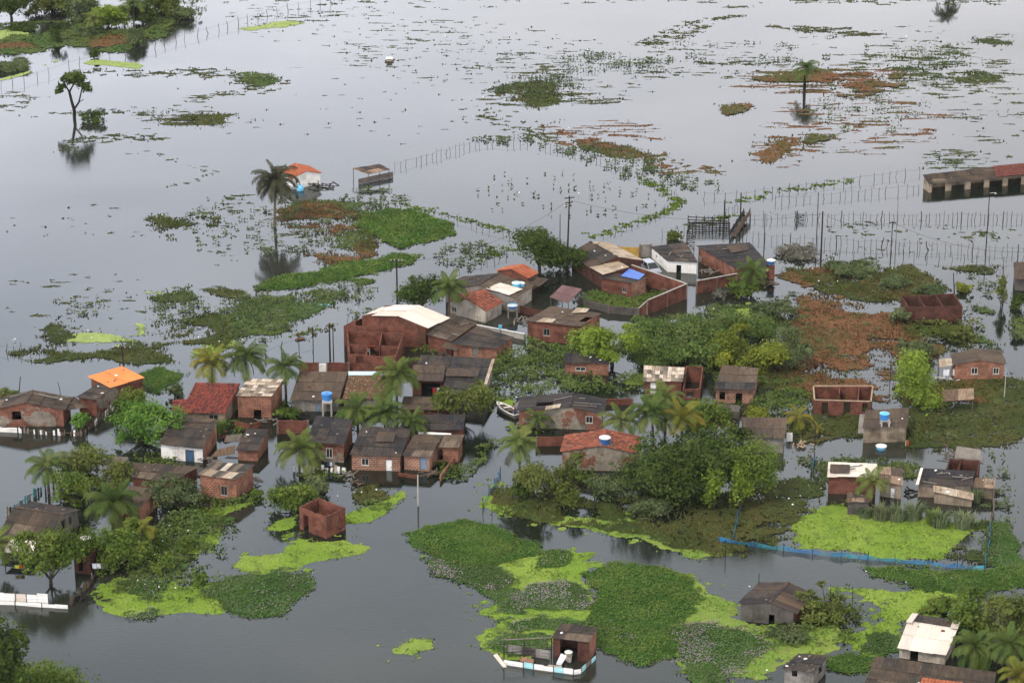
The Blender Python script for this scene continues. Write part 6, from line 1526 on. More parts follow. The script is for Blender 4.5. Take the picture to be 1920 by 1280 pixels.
rags('washing', 'yellow cloth hanging under the pale porch roof', 'washing', 32, 1059, .75, 1.0, .4, ['yellow_cloth', 'orange_cloth'], 2)
rags('washing', 'white washing on the lean-to porch of the gabled marsh house', 'washing', 1778, 692, 1.35, 1.5, .9, ['white_cloth', 'white_cloth', 'grey_wall'], 4)
rags('cloth_bundle', 'red and orange cloth hanging off the mud stained house corner', 'cloth', 1699, 825, .75, .5, .75, ['roof_pale_patch', 'orange_cloth'], 2)
rags('washing', 'white sheets bunched over the broken plank fence', 'washing', 181, 1056, 1.35, 1.3, .6, ['white_cloth', 'white_cloth', 'grey_wall'], 3)
rags('washing', 'washing hanging in the doorway of the mud stained brick front', 'washing', 618, 866, 1.0, .9, .5, ['blue_paint', 'white_cloth', 'grey_wall'], 3)

def plastic_chair():
    p = at(690, 664, .35); root = thing('plastic_chair', 'white plastic chair inside the roofless brick rooms', 'chair', p)
    mb = MB(); mb.box((p.x - .24, p.y - .22, .78), (p.x + .24, p.y + .24, .83)); mb.build('seat', M['white_paint'], root)
    mb = MB(); mb.box((p.x - .23, p.y + .21, .84), (p.x + .23, p.y + .25, 1.3)); mb.build('backrest', M['white_paint'], root)
    for dx in (-.2, .2):
        for dy in (-.18, .2):
            mb = MB(); mb.tube((p.x + dx * 1.15, p.y + dy * 1.15, .3), (p.x + dx, p.y + dy, .78), .03, .03, 5); mb.build('leg', M['white_paint'], root)
        mb = MB(); mb.beam((p.x + dx * 1.2, p.y - .2, 1.02), (p.x + dx * 1.2, p.y + .22, 1.05), .05, .04); mb.build('armrest', M['white_paint'], root)
plastic_chair()
slab_thing('floor_slab', 'raised floor slab under the white plastic chair', 'slab', [(672,672,.3),(704,672,.3),(706,656,.3),(674,656,.3)], .7, 'brick_dark')
slab_thing('door_leaf', 'orange red board standing behind the white plastic chair', 'board', [(684,655,.4),(702,655,.4),(702,648,1.75),(684,648,1.75)], .06, 'orange_paint')

# ------------------------------------------------------------------ rowing boat and its boatman
def boat():
    bow, stern = at(932, 763, 0), at(970, 783, 0)
    d = (stern - bow); L_ = d.length * 1.02; d.normalize(); n = Vector((-d.y, d.x, 0))
    root = thing('rowing_boat', 'white edged wooden boat moored at the house losing its sheets', 'boat', bow)
    st = []; k = 12
    for i in range(k + 1):
        t = i / k; w = .62 * min(1, (t / .42) ** .7 if t < .42 else 1) * (1 - .25 * max(0, t - .75) / .25) + .02
        z = .42 + .22 * (1 - t) ** 2; c = bow + d * L_ * t
        st.append([c + n * w + Vector((0, 0, z)), c + n * w * .75 + Vector((0, 0, -.12)), c - n * w * .75 + Vector((0, 0, -.12)), c - n * w + Vector((0, 0, z))])
    mb = MB()
    for a, b_ in zip(st, st[1:]):
        for i in range(3): mb.face([a[i], b_[i], b_[i + 1], a[i + 1]])
    mb.face(st[-1]); mb.build('hull', M['wood_grey'], root)
    mb = MB()
    for a, b_ in zip(st, st[1:]):
        for i in (0, 3): mb.beam(a[i] + Vector((0, 0, .03)), b_[i] + Vector((0, 0, .03)), .14, .08)
    mb.beam(st[-1][0] + Vector((0, 0, .03)), st[-1][3] + Vector((0, 0, .03)), .12, .08)
    mb.build('gunwale', M['white_paint'], root)
    for t in (.3, .55, .82):
        c = bow + d * L_ * t; mb = MB(); mb.beam(c + n * .58 + Vector((0, 0, .33)), c - n * .58 + Vector((0, 0, .33)), .24, .05); mb.build('thwart', M['wood_grey'], root)
    for q, lab in (((938, 758, .75), 'cream board lying across the boat bow'), ((950, 764, .75), 'cream board lying across the boat middle')):
        p = corner(q); mb = MB(); mb.beam(p - Vector((.35, .05, 0)), p + Vector((.42, .25, .03)), .26, .06); tag(mb.build('loose_board', M['roof_white'], loc=p), lab, 'board')
    return bow + d * L_ * .88
feet = boat()

def skin_body(name, joints, edges, radii, mat, parent, levels=2):
    me = bpy.data.meshes.new(name); org = ORG.get(parent.name, Vector((0, 0, 0)))
    me.from_pydata([tuple(Vector(j) - org) for j in joints], edges, [])
    o = link(name, me, parent)
    md = o.modifiers.new('Skin', 'SKIN'); md.use_smooth_shade = True
    sk = me.skin_vertices[0].data
    for i, r in enumerate(radii): sk[i].radius = (r, r) if isinstance(r, (int, float)) else r
    sk[0].use_root = True
    s = o.modifiers.new('Subdivision', 'SUBSURF'); s.levels = s.render_levels = levels
    me.materials.append(M[mat]); return o

def person(label, foot, face=(-1, -.4, 0)):
    f = Vector(face).normalized(); s = Vector((f.y, -f.x, 0)); Z = Vector((0, 0, 1))
    root = thing('person', label, 'person', foot)
    P = lambda fw, sd_, z: foot + f * fw + s * sd_ + Z * z
    J, E, R = [], [], []
    def add(p, r, prev=None):
        J.append(p); R.append(r)
        if prev is not None: E.append((prev, len(J) - 1))
        return len(J) - 1
    pel = add(P(0, 0, .88), (.15, .12)); wa = add(P(.03, 0, 1.04), (.135, .105), pel); ch = add(P(.1, 0, 1.26), (.155, .115), wa); nk = add(P(.17, 0, 1.41), .058, ch)
    hd0 = add(P(.2, 0, 1.48), .07, nk); hd1 = add(P(.22, 0, 1.58), .095, hd0); add(P(.22, 0, 1.66), .075, hd1)
    add(P(.315, 0, 1.555), .018, hd1)                               # nose
    for k in (-1, 1):
        add(P(.21, k * .095, 1.56), .022, hd1)                      # ears
        hip = add(P(0, k * .1, .82), .10, pel); kn = add(P(.06, k * .13, .47), .068, hip); an = add(P(-.02, k * .14, .09), .045, kn); add(P(.12, k * .16, .04), .038, an)
        sh = add(P(.12, k * .2, 1.33), .062, ch); el = add(P(.22, k * .27, 1.09), .045, sh); wr = add(P(.42, k * .2, .98), .032, el); pa = add(P(.49, k * .19, .965), .036, wr)
        for q in range(4): g_ = add(P(.53, k * .19 + (q - 1.5) * .022, .955), .0095, pa); g2 = add(P(.565, k * .19 + (q - 1.5) * .025, .935 - .004 * q), .009, g_); add(P(.58, k * .19 + (q - 1.5) * .025, .905), .008, g2)
        t_ = add(P(.485, k * .19 - k * .04, .955), .011, pa); add(P(.52, k * .19 - k * .055, .94), .009, t_)
    skin_body('body', J, E, R, 'skin', root)
    # clothes follow the same skeleton, a little larger
    J, E, R = [], [], []
    p0 = add(P(0, 0, .90), (.162, .132)); add(P(.02, 0, .99), (.148, .12), p0)
    for k in (-1, 1): h_ = add(P(0, k * .1, .82), .112, p0); n_ = add(P(.06, k * .13, .47), .08, h_); add(P(.0, k * .138, .17), .064, n_)
    skin_body('jeans', J, E, R, 'jeans', root)
    J, E, R = [], [], []
    p0 = add(P(.1, 0, 1.26), (.17, .13)); w_ = add(P(.03, 0, 1.04), (.15, .122), p0); add(P(.01, 0, .93), (.166, .136), w_); add(P(.155, 0, 1.375), .075, p0)
    for k in (-1, 1): h_ = add(P(.12, k * .2, 1.33), .076, p0); add(P(.18, k * .245, 1.18), .06, h_)
    skin_body('shirt', J, E, R, 'shirt', root)
    J, E, R = [], [], []
    p0 = add(P(.19, 0, 1.64), .09); add(P(.15, 0, 1.57), .08, p0); add(P(.24, 0, 1.68), .075, p0)
    skin_body('hair', J, E, R, 'hair', root)
    for k in (-1, 1):
        mb = MB(); c = P(.308, k * .034, 1.585); mb.lathe(c - Z * .012, [(.004, 0), (.012, .012), (.004, .024)], 8); mb.build('eye', M['hair'], root)
    mb = MB(); c = P(.3, 0, 1.515); mb.beam(c - s * .025, c + s * .025, .012, .01); mb.build('mouth', M['red_cloth'], root)
person('person in a dull red shirt and blue jeans standing in the boat stern', feet + Vector((0, 0, .02)))

# ------------------------------------------------------------------ parked car
def car():
    c = at(1219, 506); f = at(1235, 517) - at(1206, 497); f.z = 0; f.normalize(); s = Vector((f.y, -f.x, 0)); Z = Vector((0, 0, 1))
    root = thing('parked_car', 'silver hatchback parked in the water beside the compound wall', 'car', c)
    P = lambda x, y, z: c + f * x + s * y + Z * (z - .38)
    sec = [(-1.95, .55, .62, .95), (-1.85, .4, .78, 1.0), (-1.2, .3, .83, 1.0), (0, .28, .84, .98), (1.0, .3, .83, .95), (1.65, .36, .78, .86), (1.92, .45, .66, .72)]
    mb = MB(); rings = []
    for x, z0, w, z1 in sec:
        rings.append([P(x, -w * .93, z0), P(x, -w, (z0 + z1) / 2), P(x, -w * .9, z1), P(x, w * .9, z1), P(x, w, (z0 + z1) / 2), P(x, w * .93, z0)])
    for a, b_ in zip(rings, rings[1:]):
        for i in range(6): mb.face([a[i], b_[i], b_[(i + 1) % 6], a[(i + 1) % 6]])
    mb.face(rings[0]); mb.face(rings[-1][::-1]); mb.build('body', M['car_paint'], root)
    lo = [(-1.82, .72), (-.6, .75), (.55, .75), (1.15, .74)]; hi = [(-1.45, .57), (-.6, .6), (.15, .59), (.3, .58)]
    mb = MB(); A = [[P(x, -w, 1.0 if x < 1 else .94) for x, w in lo], [P(x, -w, 1.45) for x, w in hi], [P(x, w, 1.45) for x, w in hi], [P(x, w, 1.0 if x < 1 else .94) for x, w in lo]]
    for i in range(3):
        mb.face([A[0][i], A[0][i + 1], A[1][i + 1], A[1][i]]); mb.face([A[2][i], A[2][i + 1], A[3][i + 1], A[3][i]])
    mb.face([A[0][0], A[1][0], A[2][0], A[3][0]]); mb.face([A[0][3], A[3][3], A[2][3], A[1][3]]); mb.build('window', M['car_glass'], root)
    mb = MB()
    top = [P(x, -w - .01, 1.452) for x, w in hi] + [P(x, w + .01, 1.452) for x, w in reversed(hi)]
    mb.face(top); mb.face([k + Z * .045 for k in top])
    for i in range(8): mb.face([top[i], top[(i + 1) % 8], top[(i + 1) % 8] + Z * .045, top[i] + Z * .045])
    for k in (-1, 1):
        for i in (0, 1, 3): mb.beam(P(lo[i][0], k * (lo[i][1] + .012), 1.0), P(hi[i][0], k * (hi[i][1] + .012), 1.45), .07, .05)
    mb.build('roof', M['car_paint'], root)
    for x in (-1.25, 1.25):
        for y in (-.8, .8):
            mb = MB(); mb.tube(P(x, y - .09, .34), P(x, y + .09, .34), .31, .31, 14); w = mb.build('wheel', M['black_rubber'], root)
            mb = MB(); mb.tube(P(x, y - .096, .34), P(x, y + .096, .34), .18, .18, 10); mb.build('rim', M['concrete'], w)
    for y in (-.58, .58):
        mb = MB(); mb.beam(P(1.86, y - .16, .68), P(1.86, y + .16, .68), .12, .12); mb.build('headlight', M['white_paint'], root)
        mb = MB(); mb.beam(P(-1.92, y - .1, .82), P(-1.92, y + .1, .82), .1, .18); mb.build('tail_light', M['red_cloth'], root)
car()
# floating pontoon hut far out
p = at(730, 116); r_ = thing('floating_hut', 'tiny white hut afloat on the far open water', 'hut', p)
mb = MB(); mb.box((p.x - .75, p.y - .4, 0.0), (p.x + .75, p.y + .4, .18)); mb.build('deck', M['wood'], r_)
mb = MB(); mb.box((p.x - .45, p.y - .28, .182), (p.x + .45, p.y + .28, .55)); mb.build('wall', M['cream_wall'], r_)
mb = MB(); mb.hexa([(p.x - .55, p.y - .4, .552), (p.x + .55, p.y - .4, .552), (p.x + .55, p.y + .4, .66), (p.x - .55, p.y + .4, .66)], [(p.x - .55, p.y - .4, .6), (p.x + .55, p.y - .4, .6), (p.x + .55, p.y + .4, .72), (p.x - .55, p.y + .4, .72)]); mb.build('roof', M['white_paint'], r_)
def woodpile(label, px, py, n, L_, spread, mat):
    p = at(px, py); root = thing('driftwood_pile', label, 'driftwood', p)
    for _ in range(n):
        a = rnd.uniform(0, 3.14); q = p + Vector((rnd.gauss(0, spread), rnd.gauss(0, spread * .6), rnd.uniform(.05, .5))); d = Vector((math.cos(a), math.sin(a) * .6, rnd.uniform(-.15, .5))) * L_ * rnd.uniform(.4, 1)
        mb = MB(); mb.beam(q - d * .5, q + d * .5, rnd.uniform(.08, .2), .08); mb.build('plank', M[mat], root)
woodpile('black broken timbers piled against the small white house', 604, 352, 14, 2.4, .7, 'wood_dark')
woodpile('boards and rubble between the outhouse and the striped brick house', 400, 868, 12, 1.4, .6, 'wood_grey')
woodpile('dark timbers heaped on the red brick ruin', 1800, 858, 16, 2.6, 1.0, 'wood')
woodpile('grey planks stranded behind the striped brick house', 482, 905, 10, 1.6, .6, 'wood_grey')
woodpile('dark sticks at the shore end of the plank fence', 168, 1125, 14, 1.6, .9, 'wood_dark')
woodpile('junk boards in the lean-to of the patchwork slate house', 1440, 535, 14, 1.5, .5, 'wood')
woodpile('floating debris near the brick front row', 668, 907, 8, 1.0, .5, 'wood')
slab_thing('crate_box', 'dark plank box tilted on top of the red brick ruin', 'crate', [(1790,857,1.9),(1842,862,1.9),(1838,842,2.6),(1794,836,2.7)], .25, 'wood_grey')

for lab, px, py, n, L_, sp, mt in (
 ('scrap boards heaped beside the tall checkered roof house', 500, 792, 12, 1.2, .6, 'wood_grey'),
 ('dark rubbish in the gap behind the brick yard wall', 560, 782, 12, 1.1, .7, 'wood_dark'),
 ('broken boards afloat before the white plastic board fence', 652, 893, 9, 1.2, .5, 'wood_grey'),
 ('planks tangled in front of the blue door', 806, 893, 12, 1.5, .6, 'wood'),
 ('rubbish between the blue black roof and the front row', 655, 838, 10, 1.0, .4, 'wood_dark'),
 ('boards and cans in the yard behind the white fronted house', 425, 822, 12, 1.0, .6, 'brick_red'),
 ('junk under the awning of the corner brick house', 838, 668, 12, 1.0, .6, 'wood'),
 ('poles and planks in the moat beside the blue basin stand', 985, 603, 10, 1.8, .7, 'wood_grey'),
 ('dark boards under the dark round trees', 1035, 530, 10, 1.4, .8, 'wood_dark'),
 ('rubbish in the flooded yard of the white walled house', 1330, 512, 14, 1.1, .7, 'wood_grey'),
 ('boards in the corner of the brick compound', 1255, 548, 10, 1.3, .5, 'wood_grey'),
 ('tan boards floating beside the white box', 1500, 838, 10, 1.3, .7, 'wood_tan'),
 ('dark junk in the gap between the two reed side shacks', 1708, 925, 14, 1.2, .6, 'wood_dark'),
 ('white scraps under the lean-to porch of the marsh house', 1776, 711, 12, .9, .6, 'frame_pale'),
 ('rubbish among the near shore bushes', 255, 1052, 12, .9, .8, 'wood_grey'),
):
    woodpile(lab, px, py, n, L_, sp, mt)

# ------------------------------------------------------------------ trees, bushes, palms, reeds
def crown_quads(c, W, D, Hh, z0, n, size, nb=7, clump=.26, zlo=.2):
    """leaf-sized faces spread in clumps over several lobes; c = ground point"""
    C_, N_ = [], []
    lobes = []
    for i in range(nb):
        a, k = rnd.uniform(0, 6.283), math.sqrt(rnd.random()) * .62
        zc = rnd.uniform(zlo, .7) if i else .58
        r = rnd.uniform(.3, .5)
        if i % 3 == 2: k = rnd.uniform(.6, .86); r = rnd.uniform(.16, .27); zc = rnd.uniform(zlo, .95)
        lobes.append((k * math.cos(a), k * math.sin(a), zc, r))
    wt_ = sum(l[3] ** 2 for l in lobes)
    for (lx, ly, lz, r) in lobes:
        per = max(12, int(n * r * r / wt_))
        m_ = max(5, int(16 * r / .4))
        cl = rng.normal(size=(m_, 3)); cl /= np.linalg.norm(cl, axis=1, keepdims=True)
        cl[:, 2] = np.where(cl[:, 2] < -.35, -cl[:, 2], cl[:, 2])
        w_ = rng.integers(0, m_, per)
        q = cl[w_] * r * rng.uniform(.82, 1.08, m_)[w_][:, None] + rng.normal(size=(per, 3)) * clump * r
        P = np.column_stack([(lx + q[:, 0]) * W / 2, (ly + q[:, 1]) * D / 2, z0 + (lz + q[:, 2] * .75) * (Hh - z0)])
        nn = q / (np.linalg.norm(q, axis=1, keepdims=True) + 1e-9) + rng.normal(size=q.shape) * .55 + np.array([0, 0, .35])
        C_.append(P); N_.append(nn / np.linalg.norm(nn, axis=1, keepdims=True))
    C_, N_ = np.concatenate(C_), np.concatenate(N_)
    C_[:, 2] = np.clip(C_[:, 2], .05, Hh * 1.02)
    L = size * rng.uniform(.45, 1.0, len(C_)) * rng.choice([1.0, 1.0, 1.7], len(C_))
    return leafquads(C_ + np.array([c.x, c.y, 0]), N_, L, L * rng.uniform(.45, .75, len(C_))), lobes

def tree(label, px, bot, top, w, mat, size=.2, tf=.15, name='tree', cat='tree', nb=None, dens=1.0, group=None, depth=.9, lift=.12, clump=.26, trunk='bark'):
    by = bot - lift * w
    c = at(px, by); s = ppm(by); W_ = w / s; Hh = (by - top) / vpm(by) - W_ * .12
    Hh = max(Hh, .8)
    n = int(min(15000, max(900, 125 * W_ * (W_ * .6 + Hh * .8) * dens)))
    size *= .8; tf *= .6; W_ *= 1.12
    nb = nb or max(5, int(5 + W_))
    root = thing(name, label, cat, (c.x, c.y, 0), group)
    V, lobes = crown_quads(c, W_, W_ * depth, Hh, tf * Hh, n, size, nb, clump, .02 if tf < .05 else .2)
    mb = MB(); tr = max(.06, W_ * .022)
    fork = Vector((c.x + rnd.uniform(-.1, .1), c.y, max(.3, tf * Hh * .9)))
    mb.path([Vector((c.x, c.y, -.8)), c.lerp(fork, .5), fork], tr * 1.4, tr, 7)
    for lx, ly, lz, r in lobes[:7]:
        e = Vector((c.x + lx * W_ / 2, c.y + ly * W_ * depth / 2, tf * Hh + lz * (1 - tf) * Hh))
        mid = fork.lerp(e, .5) + Vector((rnd.uniform(-.2, .2), rnd.uniform(-.2, .2), -.05 * Hh))
        mb.path([fork, mid, e], tr * .7, tr * .2, 5)
    mb.build('trunk', M[trunk], root)
    quads_object('crown', V, M[mat], parent=root)
    return root

def bush(label, px, bot, top, w, mat, **k):
    return tree(label, px, bot, top, w, mat, tf=.02, name='bush', cat='bush', lift=.14, **k)

# the wooded islet in front of the red tiled house
tree('huge dark green tree covering the middle of the wooded islet', 1248, 955, 818, 185, 'leaf_dark', .22, .08, nb=14)
tree('dark green tree shoulder to shoulder with the huge dark tree', 1322, 945, 800, 180, 'leaf_dark', .22, .08, nb=13)
tree('mid green tree closing the pond end of the wooded islet', 1398, 948, 818, 125, 'leaf_mid', .2, .08, nb=10)
tree('bright lime young tree with a slim crown, beside the huge dark tree', 1338, 962, 876, 48, 'leaf_lime', .19, .1)
tree('bright lime young tree with a slim crown, nearer the islet end', 1388, 966, 866, 48, 'leaf_lime', .19, .1)
tree('mid green tree behind the islet palms', 1322, 842, 752, 110, 'leaf_mid', .2, .12, nb=9)
tree('small fresh green tree rising between islet palms and pale striped roof', 1300, 790, 742, 44, 'leaf_fresh', .18, .1)
tree('olive tree leaning over the front of the red tiled house', 1032, 948, 846, 120, 'leaf_olive', .2, .06, nb=9)
bush('grey green bush between the olive tree and the huge dark tree', 1142, 945, 888, 84, 'leaf_grey')
bush('low grey bush at the water foot of the huge dark tree', 1215, 968, 915, 85, 'leaf_grey')
bush('dark bush at the foot of the drooping islet palm', 978, 940, 888, 50, 'leaf_dark')
bush('olive bush cushion before the grey block house', 1415, 790, 762, 62, 'leaf_yellow')
# village trees
tree('olive tree leaning over the channel behind the black sheet roof', 870, 800, 704, 104, 'leaf_olive', .19, .3)
tree('fresh green round tree between the picket fence and the white fronted house', 276, 845, 744, 132, 'leaf_fresh', .2, .06, nb=10)
tree('small olive tree leaning on the low dark roof house', 246, 790, 722, 58, 'leaf_mid', .18, .1)
bush('bright green bush in the picket fenced yard', 152, 812, 766, 36, 'leaf_fresh')
bush('olive bush behind the mouldy gable house', 12, 752, 726, 44, 'leaf_olive')
bush('grey bush by the floating hyacinth beside the tile roof', 327, 748, 722, 30, 'leaf_grey')
bush('green hedge bush between the checkered roof and the long roof', 541, 790, 760, 54, 'leaf_mid')
tree('tall olive brown tree beside the teal plank screen palm', 160, 912, 824, 100, 'leaf_olive', .19, .06, nb=9)
tree('olive tree in front of the tan striped scrap roof', 214, 922, 858, 80, 'leaf_olive', .19, .06)
tree('mid green tree under the tall olive brown tree', 140, 955, 876, 84, 'leaf_mid', .19, .06)
bush('grey green bush in front of the low brick house', 338, 968, 892, 112, 'leaf_grey')
tree('yellow green tree hiding the pale porch roof', 95, 1108, 988, 124, 'leaf_mid', .2, .12, nb=10)
tree('olive green tree behind the white sheets and roofless room', 222, 1074, 968, 122, 'leaf_mid', .2, .06, nb=10)
bush('dark green bush before the small yellowish palm', 282, 1030, 985, 46, 'leaf_mid')
bush('round green bush in the duckweed shallows', 305, 1080, 1030, 40, 'leaf_mid')
bush('small round green bush standing in open shallows', 348, 1035, 1005, 34, 'leaf_mid')
bush('small green bush below the shallows, touching the dull hyacinth', 372, 1100, 1065, 34, 'leaf_mid')
bush('dense round bush behind the lone roofless hut', 548, 968, 900, 82, 'leaf_mid')
bush('pale grey bush touching the dense round bush', 598, 935, 893, 60, 'leaf_grey')
bush('small green bush at the side of the striped brick house', 488, 936, 912, 30, 'leaf_mid')
# compound trees
tree('big round dark tree behind the wide grey roofed house', 1012, 520, 418, 112, 'leaf_dark', .2, .18, nb=10)
tree('dark rounded tree joined to the big round one, nearer the barn', 1062, 520, 453, 84, 'leaf_dark', .2, .15)
tree('dark mid green tree beyond the faded tile gable', 788, 592, 508, 92, 'leaf_dark', .2, .1)
tree('lime speckled tree above the squat brick hut', 1148, 700, 600, 124, 'leaf_lime', .2, .3, nb=9)
tree('yellowish lime tree behind the neat brick cottage', 1402, 715, 612, 136, 'leaf_yellow', .2, .06, nb=10)
tree('feathery green tree touching the lime speckled tree', 1235, 668, 594, 120, 'leaf_feather', .19, .04, nb=10)
tree('feathery green tree in the centre of the thicket', 1310, 660, 584, 130, 'leaf_feather', .19, .04, nb=10)
tree('feathery green tree just above the pale striped roof', 1252, 700, 632, 125, 'leaf_feather', .19, .04, nb=10)
tree('feathery green tree touching the yellowish lime tree', 1330, 700, 628, 90, 'leaf_feather', .19, .04)
tree('feathery tree at the moat edge of the thicket', 1400, 640, 570, 110, 'leaf_feather', .19, .04, nb=9)
tree('dark grey green tree at the rusty marsh border', 1478, 695, 614, 100, 'leaf_grey', .19, .05, nb=9)
bush('grey bush between the thicket and the rusty marsh', 1450, 605, 556, 84, 'leaf_grey')
bush('green bush under the compound palm', 1385, 565, 520, 66, 'leaf_mid')
bush('purple brown dry bush at the moat by the compound palm', 1353, 562, 538, 36, 'leaf_dead')
bush('pale dead shrub at the foot of the thick dark post', 1500, 490, 458, 88, 'leaf_dead')
bush('wide grey bush on the upper marsh', 1598, 522, 483, 96, 'leaf_grey')
bush('olive grey bush on the middle of the upper marsh', 1672, 545, 512, 66, 'leaf_grey')
bush('grey bush beside the roofless dark brick building', 1742, 560, 528, 62, 'leaf_grey')
bush('dark bush at the marsh side wall of the roofless dark building', 1686, 610, 575, 46, 'leaf_grey')
bush('olive bush below the open water corner of the roofless dark building', 1800, 640, 605, 70, 'leaf_olive')
tree('lime green feathery tree in front of the rusty marsh', 1716, 775, 658, 98, 'leaf_lime', .19, .04, nb=9)
bush('grey bush at the foot of the lime feathery tree', 1722, 680, 634, 60, 'leaf_grey')
bush('lone yellow green bush on the water beyond the marsh', 1808, 552, 528, 36, 'leaf_yellow')
bush('dark vine stump column beyond the marsh', 1876, 578, 515, 20, 'leaf_olive')
bush('dark bush at the foot of the grey plank building', 1903, 580, 548, 36, 'leaf_dark')
bush('dark reedy bush behind the small white lid tank', 1265, 452, 428, 32, 'leaf_olive')
bush('small pale bush at the picture edge beyond the netted pond', 1905, 640, 615, 36, 'leaf_grey')
bush('low green bush in the doorway of the roofless long brick house', 1580, 752, 734, 24, 'leaf_yellow')
# near right corner
bush('dark olive bush wrapping the rusty slope shack', 1548, 1172, 1098, 105, 'leaf_olive')
bush('low dark bush in front of the rusty slope shack', 1480, 1205, 1168, 80, 'leaf_grey')
tree('broad olive tree behind the white roofed house', 1825, 1205, 1102, 130, 'leaf_mid', .2, .04, nb=9)
tree('broad brownish olive tree behind the two dark palms', 1900, 1235, 1112, 140, 'leaf_olive', .2, .04, nb=9)
bush('green bush behind the black roof patch of the white roof', 1762, 1160, 1115, 70, 'leaf_mid')
bush('small bright bush under the big drooping palm', 1838, 1258, 1228, 44, 'leaf_fresh')
# near left corner: a tall tree on the near bank, cut by the frame
tree('close leafy tree reaching in below the white sheet fence', 4, 1425, 1158, 135, 'leaf_dark', .24, .25, nb=10, lift=.05)
bush('low leafy bush along the bottom edge by the close tree', 80, 1375, 1236, 190, 'leaf_mid')
tree('close dark tree cut by both picture borders', -5, 1410, 1222, 150, 'leaf_mid', .22, .1, nb=9, lift=.05)
# far wooded bank
tree('dark tree at the picture edge of the wooded bank', 22, 48, -30, 92, 'leaf_dark', .26, .25)
tree('olive tree of the wooded bank beside the dark end tree', 98, 38, -25, 90, 'leaf_olive', .26, .05)
tree('greyish tree of the wooded bank behind the lime one', 152, 45, -25, 80, 'leaf_grey', .26, .05)
tree('lime tree in the middle of the wooded bank', 203, 58, 2, 72, 'leaf_lime', .26, .04)
tree('dark bushy tree beside the far palm trunk', 268, 52, 4, 62, 'leaf_dark', .26, .02)
tree('olive tree closing the wooded bank', 300, 40, -30, 80, 'leaf_olive', .26, .03)
bush('grey bush sloping into the water at the bank end', 345, 42, 5, 62, 'leaf_grey')
bush('dark bush under the end tree of the wooded bank', 45, 62, 38, 55, 'leaf_dark')
bush('narrow dark tree standing before the wooded bank', 111, 82, 38, 28, 'leaf_dark')
bush('grey green bush on the bank slope below the far palm', 258, 92, 50, 42, 'leaf_grey')
bush('green bush on the bank below the lime tree', 160, 72, 40, 40, 'leaf_grey')
bush('dark grey ruinous thicket by the far water and picture edge', 22, 136, 104, 70, 'leaf_grey')
bush('dark tree stump thicket mirrored below the far bank', 176, 112, 92, 18, 'leaf_dark')
def umbrella_tree():
    c = at(139, 222); root = thing('tree', 'lone umbrella shaped tree with a bare forked trunk', 'tree', c); s = ppm(222)
    mb = MB(); P = lambda x, z, y=0: c + Vector((x, y, z))
    mb.path([P(0, -.8), P(.1, 1.2), P(-.25, 2.8), P(-.5, 4.2)], .28, .2, 7)
    mb.path([P(.05, 1.4), P(.9, 2.6), P(1.4, 4.6, .4)], .18, .1, 6); mb.path([P(-.5, 4.2), P(-1.2, 5.4, .3), P(-1.6, 6.2, .2)], .16, .07, 5)
    mb.path([P(-.5, 4.2), P(.3, 5.6, -.5), P(.6, 6.8, -.4)], .15, .06, 5); mb.path([P(1.4, 4.6, .4), P(2.3, 5.6, .2), P(2.9, 6.0)], .1, .05, 5); mb.path([P(.9, 2.6), P(1.7, 3.1, -.2)], .08, .05, 5)
    mb.build('trunk', M['bark_dark'], root)
    Vs = []
    for x, y, z, w, h in ((-1.0, 0, 5.6, 3.6, 1.7), (.8, .4, 5.2, 3.8, 1.9), (2.0, -.2, 4.6, 2.8, 1.8), (0, -.5, 6.5, 3.6, 1.6), (-1.6, -.2, 4.4, 2.4, 1.4), (1.5, .2, 6.0, 2.8, 1.5)):
        V, _ = crown_quads(Vector((c.x + x, c.y + y, 0)), w, w * .9, h, 0, 330, .24, 5, .3)
        V[:, :, 2] += z - h * .3; Vs.append(V)
    quads_object('crown', np.concatenate(Vs), M['leaf_dark'], parent=root)
umbrella_tree()
bush('round dark bush just beside the umbrella shaped tree', 177, 232, 199, 40, 'leaf_dark')
def vine_post():
    for px, b_, t_, lab in ((1790, 562, 512, 'thin crooked vine pole beyond the yellow green bush'), (1882, 560, 500, 'dead leaning trunk in the vine column')):
        c = at(px, b_); h = (b_ - t_) / vpm(b_); root = thing('dead_tree', lab, 'dead tree', c)
        mb = MB(); mb.path([c - Vector((0, 0, .5)), c + Vector((-.15, 0, h * .4)), c + Vector((-.35, .1, h))], .1, .05, 6); mb.build('trunk', M['bark_dark'], root)
        mb = MB(); mb.path([c + Vector((-.2, 0, h * .5)), c + Vector((.4, .1, h * .75))], .05, .02, 5); mb.build('branch', M['bark_dark'], root)
vine_post()

